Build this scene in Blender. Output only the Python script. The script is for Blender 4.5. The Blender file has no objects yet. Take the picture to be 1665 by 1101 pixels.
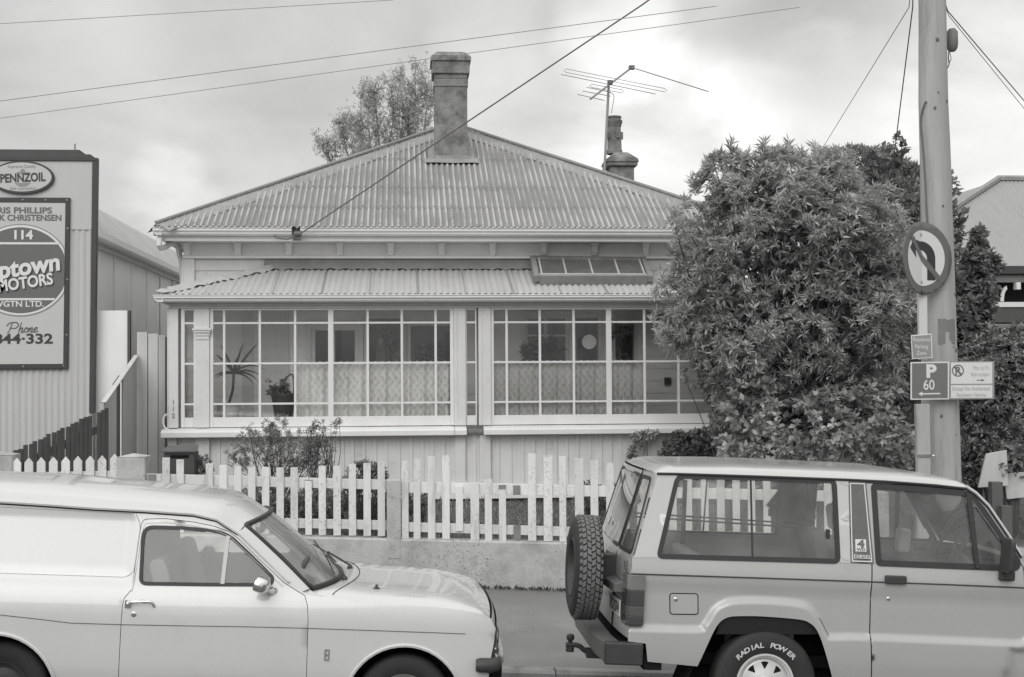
import bpy, bmesh, math, random
import numpy as np
from mathutils import Vector, Matrix
from mathutils.geometry import delaunay_2d_cdt
S = bpy.context.scene
COL = S.collection
RND = random.Random(7)
NPR = np.random.default_rng(11)
# ---------------- camera ----------------
FPX = 2285.0
EYE = Vector((0, 0, 2.35))
CAM_ROT = Matrix.Rotation(math.radians(-4.5), 3, 'Z') @ Matrix.Rotation(math.radians(91.504), 3, 'X') @ Matrix.Rotation(-0.006, 3, 'Z')
cam = bpy.data.cameras.new('camera'); camo = bpy.data.objects.new('camera', cam); COL.objects.link(camo)
cam.sensor_width = 36; cam.lens = FPX / 1665 * 36; cam.clip_end = 3000; cam.clip_start = .05
camo.matrix_world = Matrix.Translation(EYE) @ CAM_ROT.to_4x4()
S.camera = camo
def ray(px, py): return CAM_ROT @ Vector(((px - 832.5) / FPX, (550.5 - py) / FPX, -1))
def at(px, py, Y):
    d = ray(px, py); return EYE + d * (Y / d.y)
# ---------------- sky, sun, exposure ----------------
SUN_EL, SUN_AZ = math.radians(32), math.radians(200)      # behind and left of the camera, through thick cloud
W = bpy.data.worlds.new('World'); S.world = W; W.use_nodes = True
nt = W.node_tree; N = nt.nodes; L = nt.links; N.clear()
out = N.new('ShaderNodeOutputWorld'); bg = N.new('ShaderNodeBackground')
sky = N.new('ShaderNodeTexSky'); sky.sky_type = 'NISHITA'; sky.sun_disc = False
sky.sun_elevation = SUN_EL; sky.sun_rotation = SUN_AZ; sky.dust_density = 5; sky.air_density = 2
bw = N.new('ShaderNodeRGBToBW'); L.new(sky.outputs[0], bw.inputs[0])
def math_node(op, a, b=None, c=None, clamp=False):
    m = N.new('ShaderNodeMath'); m.operation = op; m.use_clamp = clamp
    for i, v in enumerate((a, b, c)):
        if v is None: continue
        if isinstance(v, (int, float)): m.inputs[i].default_value = v
        else: L.new(v, m.inputs[i])
    return m.outputs[0]
soft = math_node('MULTIPLY', math_node('POWER', bw.outputs[0], 0.22), 3.9)
tc = N.new('ShaderNodeTexCoord')
sep = N.new('ShaderNodeSeparateXYZ'); L.new(tc.outputs['Generated'], sep.inputs[0])
den = math_node('ADD', math_node('ABSOLUTE', sep.outputs[2]), 0.42)
cx = math_node('DIVIDE', sep.outputs[0], den); cy = math_node('DIVIDE', sep.outputs[1], den)
cmb = N.new('ShaderNodeCombineXYZ'); L.new(cx, cmb.inputs[0]); L.new(cy, cmb.inputs[1])
def wnoise(scale, detail, off, dist=0.3):
    mp = N.new('ShaderNodeMapping'); mp.inputs['Location'].default_value = off; L.new(cmb.outputs[0], mp.inputs[0])
    n = N.new('ShaderNodeTexNoise'); n.inputs['Scale'].default_value = scale; n.inputs['Detail'].default_value = detail
    n.inputs['Roughness'].default_value = .52; n.inputs['Distortion'].default_value = dist; L.new(mp.outputs[0], n.inputs['Vector']); return n.outputs[0]
def blob(px, py, rad_deg, amp, warp):
    d = ray(px, py).normalized()
    vm = N.new('ShaderNodeVectorMath'); vm.operation = 'DOT_PRODUCT'; L.new(tc.outputs['Generated'], vm.inputs[0]); vm.inputs[1].default_value = d
    v = math_node('ADD', vm.outputs['Value'], math_node('MULTIPLY', math_node('SUBTRACT', warp, .5), .0014 * rad_deg))
    mr = N.new('ShaderNodeMapRange'); mr.interpolation_type = 'SMOOTHSTEP'; L.new(v, mr.inputs[0])
    mr.inputs[1].default_value = math.cos(math.radians(rad_deg)); mr.inputs[2].default_value = 1.0; mr.inputs[3].default_value = 0; mr.inputs[4].default_value = amp
    return mr.outputs[0]
n1 = wnoise(.9, 4, (3.1, 7.7, 0), .1); n2 = wnoise(4.0, 7, (1.3, 2.2, 0), .3)
cl = math_node('ADD', math_node('MULTIPLY', math_node('SUBTRACT', n1, .5), .55), math_node('MULTIPLY', math_node('SUBTRACT', n2, .5), .78))
for b in ((268, 312, 2.2, .26), (1005, 64, 3.2, .34), (1120, 300, 6.5, .40), (1330, 200, 5.5, .30), (1640, 240, 6, .34), (860, 170, 5, .10), (500, 30, 8, -.16), (1330, 40, 4.5, -.26), (880, 25, 4, -.10), (560, 300, 5, .06), (60, 210, 5, -.10), (160, 90, 5, .06), (800, 95, 3, .10)):
    cl = math_node('ADD', cl, blob(*b, n2))
val = math_node('MULTIPLY', soft, math_node('ADD', cl, 1.0))
zen = N.new('ShaderNodeMapRange'); zen.interpolation_type = 'SMOOTHSTEP'; L.new(sep.outputs[2], zen.inputs[0])
for i_, v_ in enumerate((.22, .95, 1.20, 2.5)): zen.inputs[i_ + 1].default_value = v_      # an overcast sky is brightest overhead
val = math_node('MAXIMUM', math_node('MULTIPLY', val, zen.outputs[0]), 1.0)
tint = N.new('ShaderNodeCombineColor')
L.new(val, tint.inputs[0]); L.new(val, tint.inputs[1]); L.new(math_node('MULTIPLY', val, .99), tint.inputs[2])
L.new(tint.outputs[0], bg.inputs[0]); bg.inputs[1].default_value = 0.11
L.new(bg.outputs[0], out.inputs[0])
sl = bpy.data.lights.new('sun', 'SUN'); so = bpy.data.objects.new('sun', sl); COL.objects.link(so)
sl.energy = 1.05; sl.angle = math.radians(40); sl.color = (1, .995, .985)
_sd = Vector((math.sin(SUN_AZ) * math.cos(SUN_EL), math.cos(SUN_AZ) * math.cos(SUN_EL), math.sin(SUN_EL)))
so.rotation_euler = _sd.to_track_quat('Z', 'Y').to_euler()
S.view_settings.view_transform = 'Standard'; S.view_settings.look = 'None'
S.view_settings.exposure = 0.03; S.view_settings.gamma = 1
# ---------------- materials ----------------
def grey(v): return (v, v, v * .988, 1)
class NT:
    def __init__(s, name):
        s.m = bpy.data.materials.new(name); s.m.use_nodes = True; s.t = s.m.node_tree; s.t.nodes.clear()
        s.o = s.n('OutputMaterial')
    def n(s, k, **kw):
        x = s.t.nodes.new('ShaderNode' + k)
        for a, b in kw.items(): setattr(x, a, b)
        return x
    def l(s, a, b): s.t.links.new(a, b)
    def put(s, sock, v):
        if isinstance(v, (int, float, tuple, Vector)): sock.default_value = v
        else: s.l(v, sock)
    def math(s, op, a, b=None, clamp=False):
        x = s.n('Math', operation=op); x.use_clamp = clamp; s.put(x.inputs[0], a)
        if b is not None: s.put(x.inputs[1], b)
        return x.outputs[0]
    def noise(s, scale, detail=4, stretch=(1, 1, 1), loc=(0, 0, 0), rough=.55, coord='Object'):
        if not hasattr(s, 'tc'): s.tc = s.n('TexCoord')
        mp = s.n('Mapping'); mp.inputs['Scale'].default_value = stretch; mp.inputs['Location'].default_value = loc
        s.l(s.tc.outputs[coord], mp.inputs[0])
        x = s.n('TexNoise'); x.inputs['Scale'].default_value = scale; x.inputs['Detail'].default_value = detail; x.inputs['Roughness'].default_value = rough
        s.l(mp.outputs[0], x.inputs['Vector']); return x.outputs[0]
    def rng(s, v, a, b, c, d, smooth=False):
        x = s.n('MapRange'); 
        if smooth: x.interpolation_type = 'SMOOTHSTEP'
        s.put(x.inputs[0], v)
        for i, q in enumerate((a, b, c, d)): x.inputs[i + 1].default_value = q
        return x.outputs[0]
    def mixf(s, f, a, b):
        x = s.n('Mix', data_type='FLOAT'); s.put(x.inputs[0], f); s.put(x.inputs[2], a); s.put(x.inputs[3], b); return x.outputs[0]
    def col(s, v):
        x = s.n('CombineColor'); s.put(x.inputs[0], v); s.put(x.inputs[1], v); s.l(s.math('MULTIPLY', v, .988), x.inputs[2]); return x.outputs[0]
    def bsdf(s, v, rough=.6, spec=.4, metal=0, coat=0, bump=None, bdist=.01, bstr=1.0):
        b = s.n('BsdfPrincipled'); s.l(s.col(v) if not isinstance(v, (int, float)) else s.col(s.math('ADD', v, 0.)), b.inputs['Base Color'])
        s.put(b.inputs['Roughness'], rough); b.inputs['Specular IOR Level'].default_value = spec; s.put(b.inputs['Metallic'], metal)
        b.inputs['Coat Weight'].default_value = coat; b.inputs['Coat Roughness'].default_value = .06
        if bump is not None:
            q = s.n('Bump'); q.inputs['Distance'].default_value = bdist; q.inputs['Strength'].default_value = bstr; s.l(bump, q.inputs['Height']); s.l(q.outputs[0], b.inputs['Normal'])
        s.l(b.outputs[0], s.o.inputs[0]); return b
def simple(name, v, rough=.6, var=.12, scale=5., fine=60., spec=.4, metal=0, coat=0, bump=.002, streak=0., dirt=0., dirtv=.5, stretch=(1, 1, 1), speck=0., objvar=0.):
    m = NT(name)
    a = m.noise(scale, 5, stretch); b = m.noise(fine, 3, stretch, (3, 1, 2))
    f = m.math('ADD', m.math('MULTIPLY', m.math('SUBTRACT', a, .5), var * 3.2), m.math('MULTIPLY', m.math('SUBTRACT', b, .5), var * 1.6))
    if streak:
        c = m.noise(9, 4, (1, 1, .06), (7, 3, 0)); f = m.math('ADD', f, m.math('MULTIPLY', m.math('SUBTRACT', c, .5), streak * 3))
    v2 = m.math('MULTIPLY', m.math('ADD', f, 1.0), v)
    if dirt:
        d = m.noise(scale * 1.7, 7, stretch, (11, 5, 8), .68); k = m.rng(d, .56 - dirt * .25, .78 - dirt * .12, 0, 1, True)
        v2 = m.mixf(k, v2, m.math('MULTIPLY', v2, dirtv))
    if speck:
        d = m.noise(38, 3, (1, 1, 1), (4, 9, 2), .7); k2 = m.noise(1.6, 4, (1, 1, 1), (14, 2, 7)); k = m.math('MULTIPLY', m.rng(d, .54, .64, 0, 1, True), m.rng(k2, .42, .62, .12, 1, True)); v2 = m.mixf(k, v2, m.math('MULTIPLY', v2, 1 - speck))
    if objvar:
        oi = m.n('ObjectInfo'); v2 = m.math('MULTIPLY', v2, m.rng(oi.outputs['Random'], 0, 1, 1 - objvar, 1 + objvar * .4))
    m.bsdf(v2, m.math('ADD', rough, m.math('MULTIPLY', m.math('SUBTRACT', a, .5), .25)), spec, metal, coat, b if bump else None, bump)
    return m.m
def glass(name, tint=.9, refl=1.0, rough=.0, dirt=.0):
    m = NT(name); t = m.n('BsdfTransparent'); t.inputs[0].default_value = grey(tint); g = m.n('BsdfGlossy'); g.inputs['Roughness'].default_value = rough
    fr = m.n('Fresnel'); fr.inputs[0].default_value = 1.5; mx = m.n('MixShader')
    m.l(m.math('MULTIPLY', fr.outputs[0], refl, True), mx.inputs[0]); m.l(t.outputs[0], mx.inputs[1]); m.l(g.outputs[0], mx.inputs[2])
    sh = mx.outputs[0]
    if dirt:
        d = m.n('BsdfDiffuse'); d.inputs[0].default_value = grey(.7); m2 = m.n('MixShader')  # pale diffuse veil imitates haze and reflections on the glass, over some grime
        m.l(m.math('MULTIPLY', m.noise(4, 5), dirt * 2), m2.inputs[0]); m.l(sh, m2.inputs[1]); m.l(d.outputs[0], m2.inputs[2]); sh = m2.outputs[0]
    m.l(sh, m.o.inputs[0]); return m.m
# ---------------- mesh helpers ----------------
ROOTLOC = {}
def tag(o, label=None, cat=None, group=None, kind=None):
    if label: o['label'] = label
    if cat: o['category'] = cat
    if group: o['group'] = group
    if kind: o['kind'] = kind
    return o
def thing(name, loc, label, cat, group=None, rot=(0, 0, 0)):
    o = bpy.data.objects.new(name, None); COL.objects.link(o); o.location = loc; o.rotation_euler = rot; o.empty_display_size = .2
    ROOTLOC[o] = Vector(loc); tag(o, label, cat, group); return o
def copy_tree(o, parent=None):
    c = o.copy(); COL.objects.link(c)
    if parent is not None: c.parent = parent
    for ch in list(o.children): copy_tree(ch, c)
    return c
def inside(pt, poly):
    x, y = pt; r = False; j = len(poly) - 1
    for i in range(len(poly)):
        xi, yi = poly[i][0], poly[i][1]; xj, yj = poly[j][0], poly[j][1]
        if (yi > y) != (yj > y) and x < (xj - xi) * (y - yi) / (yj - yi) + xi: r = not r
        j = i
    return r
def rounded(poly, r, n=5):
    """round the corners of a 2D polygon; r a number or one per vertex"""
    o = []; m = len(poly)
    for i in range(m):
        p = Vector(poly[i][:2]); a = Vector(poly[i - 1][:2]); b = Vector(poly[(i + 1) % m][:2]); rr = r[i] if isinstance(r, (list, tuple)) else r
        da, db = (a - p), (b - p); la, lb = da.length, db.length
        if rr <= 0 or la < 1e-6 or lb < 1e-6: o.append((p.x, p.y)); continue
        q = min(rr, la * .49, lb * .49); s = p + da / la * q; e = p + db / lb * q
        for k in range(n + 1):
            t = k / n; v = s * (1 - t) ** 2 + p * 2 * t * (1 - t) + e * t * t; o.append((v.x, v.y))
    return o
def smoothpath(pts, n=6):
    """Catmull-Rom through points"""
    P = [Vector(p) for p in pts]; o = []
    for i in range(len(P) - 1):
        p0 = P[i - 1] if i else P[0] * 2 - P[1]; p1 = P[i]; p2 = P[i + 1]; p3 = P[i + 2] if i + 2 < len(P) else P[-1] * 2 - P[-2]
        for k in range(n):
            t = k / n
            o.append(.5 * ((2 * p1) + (p2 - p0) * t + (2 * p0 - 5 * p1 + 4 * p2 - p3) * t * t + (3 * p1 - p0 - 3 * p2 + p3) * t ** 3))
    o.append(P[-1]); return o
def offset_poly(poly, d):
    """inset a 2D polygon by d (positive = inwards)"""
    m = len(poly); area = sum(poly[i - 1][0] * poly[i][1] - poly[i][0] * poly[i - 1][1] for i in range(m)); sg = 1 if area > 0 else -1; o = []
    for i in range(m):
        p = Vector(poly[i][:2]); a = Vector(poly[i - 1][:2]); b = Vector(poly[(i + 1) % m][:2])
        e1 = (p - a); e2 = (b - p)
        if e1.length < 1e-9: e1 = e2
        if e2.length < 1e-9: e2 = e1
        n1 = Vector((-e1.y, e1.x)).normalized() * sg; n2 = Vector((-e2.y, e2.x)).normalized() * sg
        nn = n1 + n2; l = nn.length
        nn = nn / l if l > 1e-6 else n1; c = max(.35, nn.dot(n1)); q = p + nn * (d / c); o.append((q.x, q.y))
    return o
class MB:
    def __init__(s): s.v = []; s.f = []; s.mi = []; s.k = 0
    def add(s, v, f):
        b = len(s.v); s.v.extend(tuple(q) for q in v)
        for q in f: s.f.append(tuple(b + i for i in q)); s.mi.append(s.k)
        return s
    def box(s, x0, x1, y0, y1, z0, z1, M=None):
        v = [Vector((x, y, z)) for z in (z0, z1) for y in (y0, y1) for x in (x0, x1)]
        if M is not None: v = [M @ q for q in v]
        return s.add(v, [(0, 2, 3, 1), (4, 5, 7, 6), (0, 1, 5, 4), (2, 6, 7, 3), (0, 4, 6, 2), (1, 3, 7, 5)])
    def bar(s, a, b, w, h, up=(0, 0, 1)):
        """rectangular bar from a to b: w across, h along up"""
        a = Vector(a); b = Vector(b); d = (b - a).normalized(); u = Vector(up); r = d.cross(u).normalized(); u = r.cross(d)
        v = [p + r * (w / 2 * i) + u * (h / 2 * j) for p in (a, b) for (i, j) in ((-1, -1), (1, -1), (1, 1), (-1, 1))]
        return s.add(v, [(0, 1, 2, 3), (7, 6, 5, 4), (0, 4, 5, 1), (1, 5, 6, 2), (2, 6, 7, 3), (3, 7, 4, 0)])
    def tube(s, path, r, n=8, closed=False, cap=True):
        P = [Vector(p) for p in path]; m = len(P); rs = r if isinstance(r, (list, tuple)) else [r] * m
        rings = []; prev = None
        for i in range(m):
            a = P[i - 1] if (i or closed) else P[i]; b = P[(i + 1) % m] if (i < m - 1 or closed) else P[i]
            d = (b - a).normalized() if (b - a).length > 1e-9 else Vector((0, 0, 1))
            if prev is None: u = d.orthogonal().normalized()
            else:
                u = prev - d * prev.dot(d); u = u.normalized() if u.length > 1e-6 else d.orthogonal().normalized()
            prev = u; w = d.cross(u)
            rings.append([P[i] + (u * math.cos(2 * math.pi * k / n) + w * math.sin(2 * math.pi * k / n)) * rs[i] for k in range(n)])
        v = [q for g in rings for q in g]; f = []
        for i in range(m if closed else m - 1):
            j = (i + 1) % m
            for k in range(n): f.append((i * n + k, i * n + (k + 1) % n, j * n + (k + 1) % n, j * n + k))
        if cap and not closed: f.append(tuple(range(n))[::-1]); f.append(tuple((m - 1) * n + k for k in range(n)))
        return s.add(v, f)
    def lathe(s, prof, c=(0, 0, 0), axis='Z', n=24, sx=1., sy=1.):
        """prof: list of (radius, height)"""
        c = Vector(c); v = []; f = []; m = len(prof)
        for (r, h) in prof:
            for k in range(n):
                a = 2 * math.pi * k / n; x, y = r * math.cos(a) * sx, r * math.sin(a) * sy
                v.append(c + (Vector((x, y, h)) if axis == 'Z' else Vector((x, h, y)) if axis == 'Y' else Vector((h, x, y))))
        for i in range(m - 1):
            for k in range(n): f.append((i * n + k, i * n + (k + 1) % n, (i + 1) * n + (k + 1) % n, (i + 1) * n + k))
        return s.add(v, f)
    def grid(s, fn, nu, nv):
        v = [fn(i / nu, j / nv) for i in range(nu + 1) for j in range(nv + 1)]
        f = [(i * (nv + 1) + j, (i + 1) * (nv + 1) + j, (i + 1) * (nv + 1) + j + 1, i * (nv + 1) + j + 1) for i in range(nu) for j in range(nv)]
        return s.add(v, f)
    def prism(s, poly, fn0, fn1):
        """2D polygon between two mappings (u,v)->3D"""
        m = len(poly); v = [fn0(*p[:2]) for p in poly] + [fn1(*p[:2]) for p in poly]
        f = [tuple(range(m))[::-1], tuple(range(m, 2 * m))] + [(i, (i + 1) % m, m + (i + 1) % m, m + i) for i in range(m)]
        return s.add(v, f)
    def ring(s, outer, inner, fn):
        """band between two 2D loops with the same count"""
        m = len(outer); v = [fn(*p) for p in outer] + [fn(*p) for p in inner]
        return s.add(v, [(i, (i + 1) % m, m + (i + 1) % m, m + i) for i in range(m)])
    def extrude_profile(s, prof, a, b, right, up):
        """profile (r,u) swept from a to b"""
        a = Vector(a); b = Vector(b); right = Vector(right); up = Vector(up); m = len(prof)
        v = [p + right * q[0] + up * q[1] for p in (a, b) for q in prof]
        return s.add(v, [(i, (i + 1) % m, m + (i + 1) % m, m + i) for i in range(m)] + [tuple(range(m))[::-1], tuple(range(m, 2 * m))])
    def panel(s, outline, holes, fn, step=.06, extra=(), clear=0.):
        """flat region with holes, triangulated and mapped through fn(u,v)->3D"""
        pts = []; edges = []
        def loop(lp):
            b = len(pts); d = []
            for i in range(len(lp)):
                a = Vector(lp[i][:2]); c = Vector(lp[(i + 1) % len(lp)][:2]); k = max(1, int((c - a).length / step))
                for j in range(k): d.append(a.lerp(c, j / k))
            pts.extend(d); m = len(d); edges.extend((b + i, b + (i + 1) % m) for i in range(m))
        loop(outline)
        for h in holes: loop(h)
        xs = [p[0] for p in outline]; ys = [p[1] for p in outline]
        ea = np.array([q[:2] for q in extra]) if clear and len(extra) else None
        nx = int((max(xs) - min(xs)) / step); ny = int((max(ys) - min(ys)) / step)
        for i in range(1, nx):
            for j in range(1, ny):
                p = (min(xs) + i * step, min(ys) + j * step)
                if ea is not None and np.min(np.hypot(ea[:, 0] - p[0], ea[:, 1] - p[1])) < clear: continue
                if inside(p, outline) and not any(inside(p, h) for h in holes): pts.append(Vector(p))
        for p in extra: pts.append(Vector(p))
        V, E, Fc, _, _, _ = delaunay_2d_cdt([Vector(p[:2]) for p in pts], edges, [], 0, 1e-6)
        keep = []
        for t in Fc:
            c = (sum(V[i].x for i in t) / len(t), sum(V[i].y for i in t) / len(t))
            if inside(c, outline) and not any(inside(c, h) for h in holes): keep.append(tuple(t))
        return s.add([fn(p.x, p.y) for p in V], keep)
    def mirror_y(s, W):
        n = len(s.v); k = len(s.f)
        s.v += [(x, W - y, z) for (x, y, z) in s.v[:n]]; s.f += [tuple(n + i for i in q[::-1]) for q in s.f[:k]]; s.mi += s.mi[:k]; return s
    def build(s, name, mat, parent=None, smooth=False, bevel=0, solid=0, local=False, loc=None, label=None, merge=0, angle=40):
        me = bpy.data.meshes.new(name); off = Vector((0, 0, 0))
        if parent is not None and not local:
            r = parent
            while r.parent is not None: r = r.parent
            off = ROOTLOC[r]
        if parent is None and loc is not None: off = Vector(loc)
        v = [(a - off.x, b - off.y, c - off.z) for (a, b, c) in s.v]
        me.from_pydata(v, [], s.f)
        mats = mat if isinstance(mat, (list, tuple)) else [mat]
        for q in mats: me.materials.append(q)
        if len(mats) > 1: me.polygons.foreach_set('material_index', s.mi)
        bm = bmesh.new(); bm.from_mesh(me)
        if merge: bmesh.ops.remove_doubles(bm, verts=bm.verts, dist=merge)
        bmesh.ops.recalc_face_normals(bm, faces=bm.faces); bm.to_mesh(me); bm.free()
        if smooth:
            me.polygons.foreach_set('use_smooth', [True] * len(me.polygons))
            if smooth != 'all': me.set_sharp_from_angle(angle=math.radians(angle))
        me.update(); o = bpy.data.objects.new(name, me); COL.objects.link(o)
        if parent is not None: o.parent = parent
        else: o.location = off; ROOTLOC[o] = off
        if bevel:
            q = o.modifiers.new('bevel', 'BEVEL'); q.width = bevel; q.segments = 2; q.limit_method = 'ANGLE'; q.angle_limit = math.radians(40)
        if solid:
            q = o.modifiers.new('solid', 'SOLIDIFY'); q.thickness = solid; q.offset = -1
        if label: o['label'] = label
        return o
def text_mesh(txt, size, depth=.0, bold=0., shear=0., align='CENTER', sx=1.):
    """letters as a mesh in local XY (baseline at 0)"""
    c = bpy.data.curves.new('t', 'FONT'); c.body = txt; c.size = size; c.extrude = depth; c.offset = bold; c.shear = shear; c.align_x = align; c.resolution_u = 4
    o = bpy.data.objects.new('t', c); COL.objects.link(o)
    me = bpy.data.meshes.new_from_object(o.evaluated_get(bpy.context.evaluated_depsgraph_get()))
    v = [(q.co.x * sx, q.co.y, q.co.z) for q in me.vertices]; f = [tuple(p.vertices) for p in me.polygons]
    bpy.data.objects.remove(o); bpy.data.curves.remove(c); bpy.data.meshes.remove(me); return v, f
def lerp(a, b, t): return a + (b - a) * t
def interp(x, tab):
    return float(np.interp(x, [q[0] for q in tab], [q[1] for q in tab]))
# ---------------- materials ----------------
M = {}
M['asphalt'] = simple('asphalt', .12, .85, .25, 1.2, 140, .3, bump=.004, dirt=.35, dirtv=1.35)
M['foot'] = simple('footpath_asphalt', .21, .88, .2, .9, 160, .25, bump=.004, dirt=.35, dirtv=1.25, speck=.22)
M['kerb'] = simple('kerb_concrete', .27, .9, .2, 3, 60, .2, bump=.004, dirt=.4)
M['conc'] = simple('painted_concrete', .46, .8, .09, 2.4, 45, .25, bump=.004, dirt=.7, dirtv=.70, streak=.10, speck=.5)
M['soil'] = simple('soil', .13, .95, .3, 4, 40, .1, bump=.02)
M['white'] = simple('white_paint', .8, .5, .06, 4, 60, .35, bump=.001, streak=.03)
M['fencewhite'] = simple('fence_white_paint', .70, .6, .06, 6, 70, .3, bump=.002, stretch=(1, 1, .2), dirt=.3, dirtv=.72, streak=.06, speck=.3, objvar=.14)
M['cream'] = simple('house_paint', .64, .55, .06, 3, 50, .35, bump=.0015, streak=.05, dirt=.1, dirtv=.8)
M['trim'] = simple('trim_paint', .70, .5, .05, 3, 50, .35, bump=.001, streak=.04)
M['bare'] = simple('weathered_board', .22, .8, .2, 5, 50, .2, streak=.12)
M['dark'] = simple('dark_paint', .055, .55, .2, 5, 50, .4)
M['black'] = simple('black_void', .012, .9, .1, 5, 50, .1, bump=0)
M['rubber'] = simple('rubber', .03, .65, .25, 9, 60, .35)
M['chrome'] = simple('chrome', .75, .14, .05, 5, 50, .5, metal=1, bump=0)
M['steel'] = simple('dull_steel', .32, .45, .15, 5, 50, .5, metal=.7)
def road_z(X, Y): return .086 - .052 * X - .04 * (Y - 8.5)
def foot_z(X, Y): return .072 - .050 * X + (Y - 11.05) * .080
KY, WY = 11.05, 13.85
def sheet(name, x0, x1, y0, y1, fn, mat, nx=2, ny=2):
    b = MB(); b.grid(lambda u, v: (lerp(x0, x1, u), lerp(y0, y1, v), fn(lerp(x0, x1, u), lerp(y0, y1, v))), nx, ny)
    o = b.build(name, mat); tag(o, kind='structure'); return o
def far_ground(X, Y): return -.35 - .0 * X
sheet('ground', -900, 900, -900, 900, lambda X, Y: -3.2, M['soil'])
sheet('road', -40, 40, -14, KY, road_z, M['asphalt'], 40, 8)
sheet('pavement', -40, 40, KY + .15, WY + .02, foot_z, M['foot'], 40, 4)
b = MB()
for i in range(-16, 17):
    x0 = i * 1.2 + .004; x1 = x0 + 1.192
    v = []
    for x in (x0, x1):
        zt = foot_z(x, KY + .15) + .002; zb = road_z(x, KY) - .1
        v += [(x, KY, zb), (x, KY + .0, zt - .025), (x, KY + .025, zt), (x, KY + .152, zt), (x, KY + .152, zb)]
    b.add(v, [(0, 1, 6, 5), (1, 2, 7, 6), (2, 3, 8, 7), (3, 4, 9, 8), (0, 4, 3, 2, 1), (5, 6, 7, 8, 9)])
tag(b.build('kerb', M['kerb']), kind='structure')
def garden_z(X, Y): return .72 - .035 * X + (Y - 13.9) * .05 if Y < 17 else .84
sheet('garden_soil', -3.9, 9, WY + .1, 30, lambda X, Y: garden_z(min(max(X, -3), 4), min(Y, 17)), M['soil'], 24, 24)
# ---------------- the cottage ----------------
M['roofiron'] = simple('weathered_corrugated_iron', .26, .6, .34, 1.0, 70, .35, bump=.002, stretch=(24, .9, .9), dirt=.45, dirtv=1.6, speck=.25)
m = NT('rib_lit_worn_iron'); m.noise(1, 1); sx9 = m.n('SeparateXYZ'); m.l(m.tc.outputs['Object'], sx9.inputs[0])
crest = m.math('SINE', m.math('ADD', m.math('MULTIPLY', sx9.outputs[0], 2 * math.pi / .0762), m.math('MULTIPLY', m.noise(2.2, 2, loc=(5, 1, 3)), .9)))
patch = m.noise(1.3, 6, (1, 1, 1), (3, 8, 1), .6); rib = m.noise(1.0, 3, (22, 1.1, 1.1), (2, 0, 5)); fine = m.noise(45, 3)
crest_light_wear = m.math('MULTIPLY', m.rng(crest, .1, .95, 0, 1, True), m.rng(m.math('ADD', m.math('MULTIPLY', rib, .6), m.math('MULTIPLY', patch, .4)), .40, .56, .1, 1, True))  # paler crests paint the light on the ribs into the colour, with patchy wear
v9 = m.math('MULTIPLY', m.mixf(crest_light_wear, .225, .42), m.math('ADD', .72, m.math('ADD', m.math('MULTIPLY', patch, .34), m.math('MULTIPLY', fine, .24))))
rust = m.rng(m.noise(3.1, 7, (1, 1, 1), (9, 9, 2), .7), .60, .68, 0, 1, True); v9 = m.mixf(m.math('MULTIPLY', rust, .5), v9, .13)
m.bsdf(v9, .62, .35, 0, 0, fine, .002); M['rooflitworn'] = m.m
M['veriron'] = simple('pale_corrugated_iron', .42, .55, .10, 1.0, 70, .35, bump=.001, stretch=(9, .7, .7), dirt=.15, dirtv=.8)
M['lead'] = simple('lead_flashing', .27, .7, .15, 4, 60, .3, bump=.004, dirt=.3, dirtv=1.25)
M['brick'] = simple('rendered_chimney', .25, .9, .32, 3.5, 60, .15, bump=.006, dirt=.65, dirtv=.5, streak=.14, speck=.3)
M['glass'] = glass('window_glass', .95, 2.1)
M['innerwall'] = simple('inner_weatherboard', .86, .6, .06, 3, 40, .3)
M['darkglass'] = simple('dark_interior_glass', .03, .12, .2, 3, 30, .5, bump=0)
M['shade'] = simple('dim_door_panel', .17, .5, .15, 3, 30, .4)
VY, VG, HW, HG = 17.05, 16.85, 18.15, 17.6
PITCH = .0762
def corr(b, O, U, V, ul, vr, nwave=6, amp=.009, lap=0.):
    """corrugated sheet: O + U*u + V*v, v range per u given by vr(u); ripples along U"""
    O = Vector(O); U = Vector(U); V = Vector(V); Nn = U.cross(V).normalized()
    u0, u1 = ul; n = max(2, int((u1 - u0) / PITCH * nwave)); v = []; f = []; keep = []
    for i in range(n + 1):
        u = lerp(u0, u1, i / n); a, c = vr(u); h = amp * math.sin(2 * math.pi * u / PITCH)
        for j in range(4):
            t = j / 3; w = lerp(a, c, t); v.append(O + U * u + V * w + Nn * (h + lap * (1 - t)))
        keep.append(c - a > 1e-4)
    for i in range(n):
        if keep[i] or keep[i + 1]:
            for j in range(3): f.append((i * 4 + j, (i + 1) * 4 + j, (i + 1) * 4 + j + 1, i * 4 + j + 1))
    b.add(v, f)
HX0, HX1 = -3.02, 4.60; TANP = .51
ze = at(700, 368, HG).z; RC = (HX0 + HX1) / 2; HR = (HX1 - HX0) / 2; apex = Vector((RC, HG + HR, ze + TANP * HR))
house = thing('cottage', (RC, HG + HR, .84), 'pale weatherboard cottage with corrugated iron hip roof and glazed front veranda', 'house')
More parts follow.
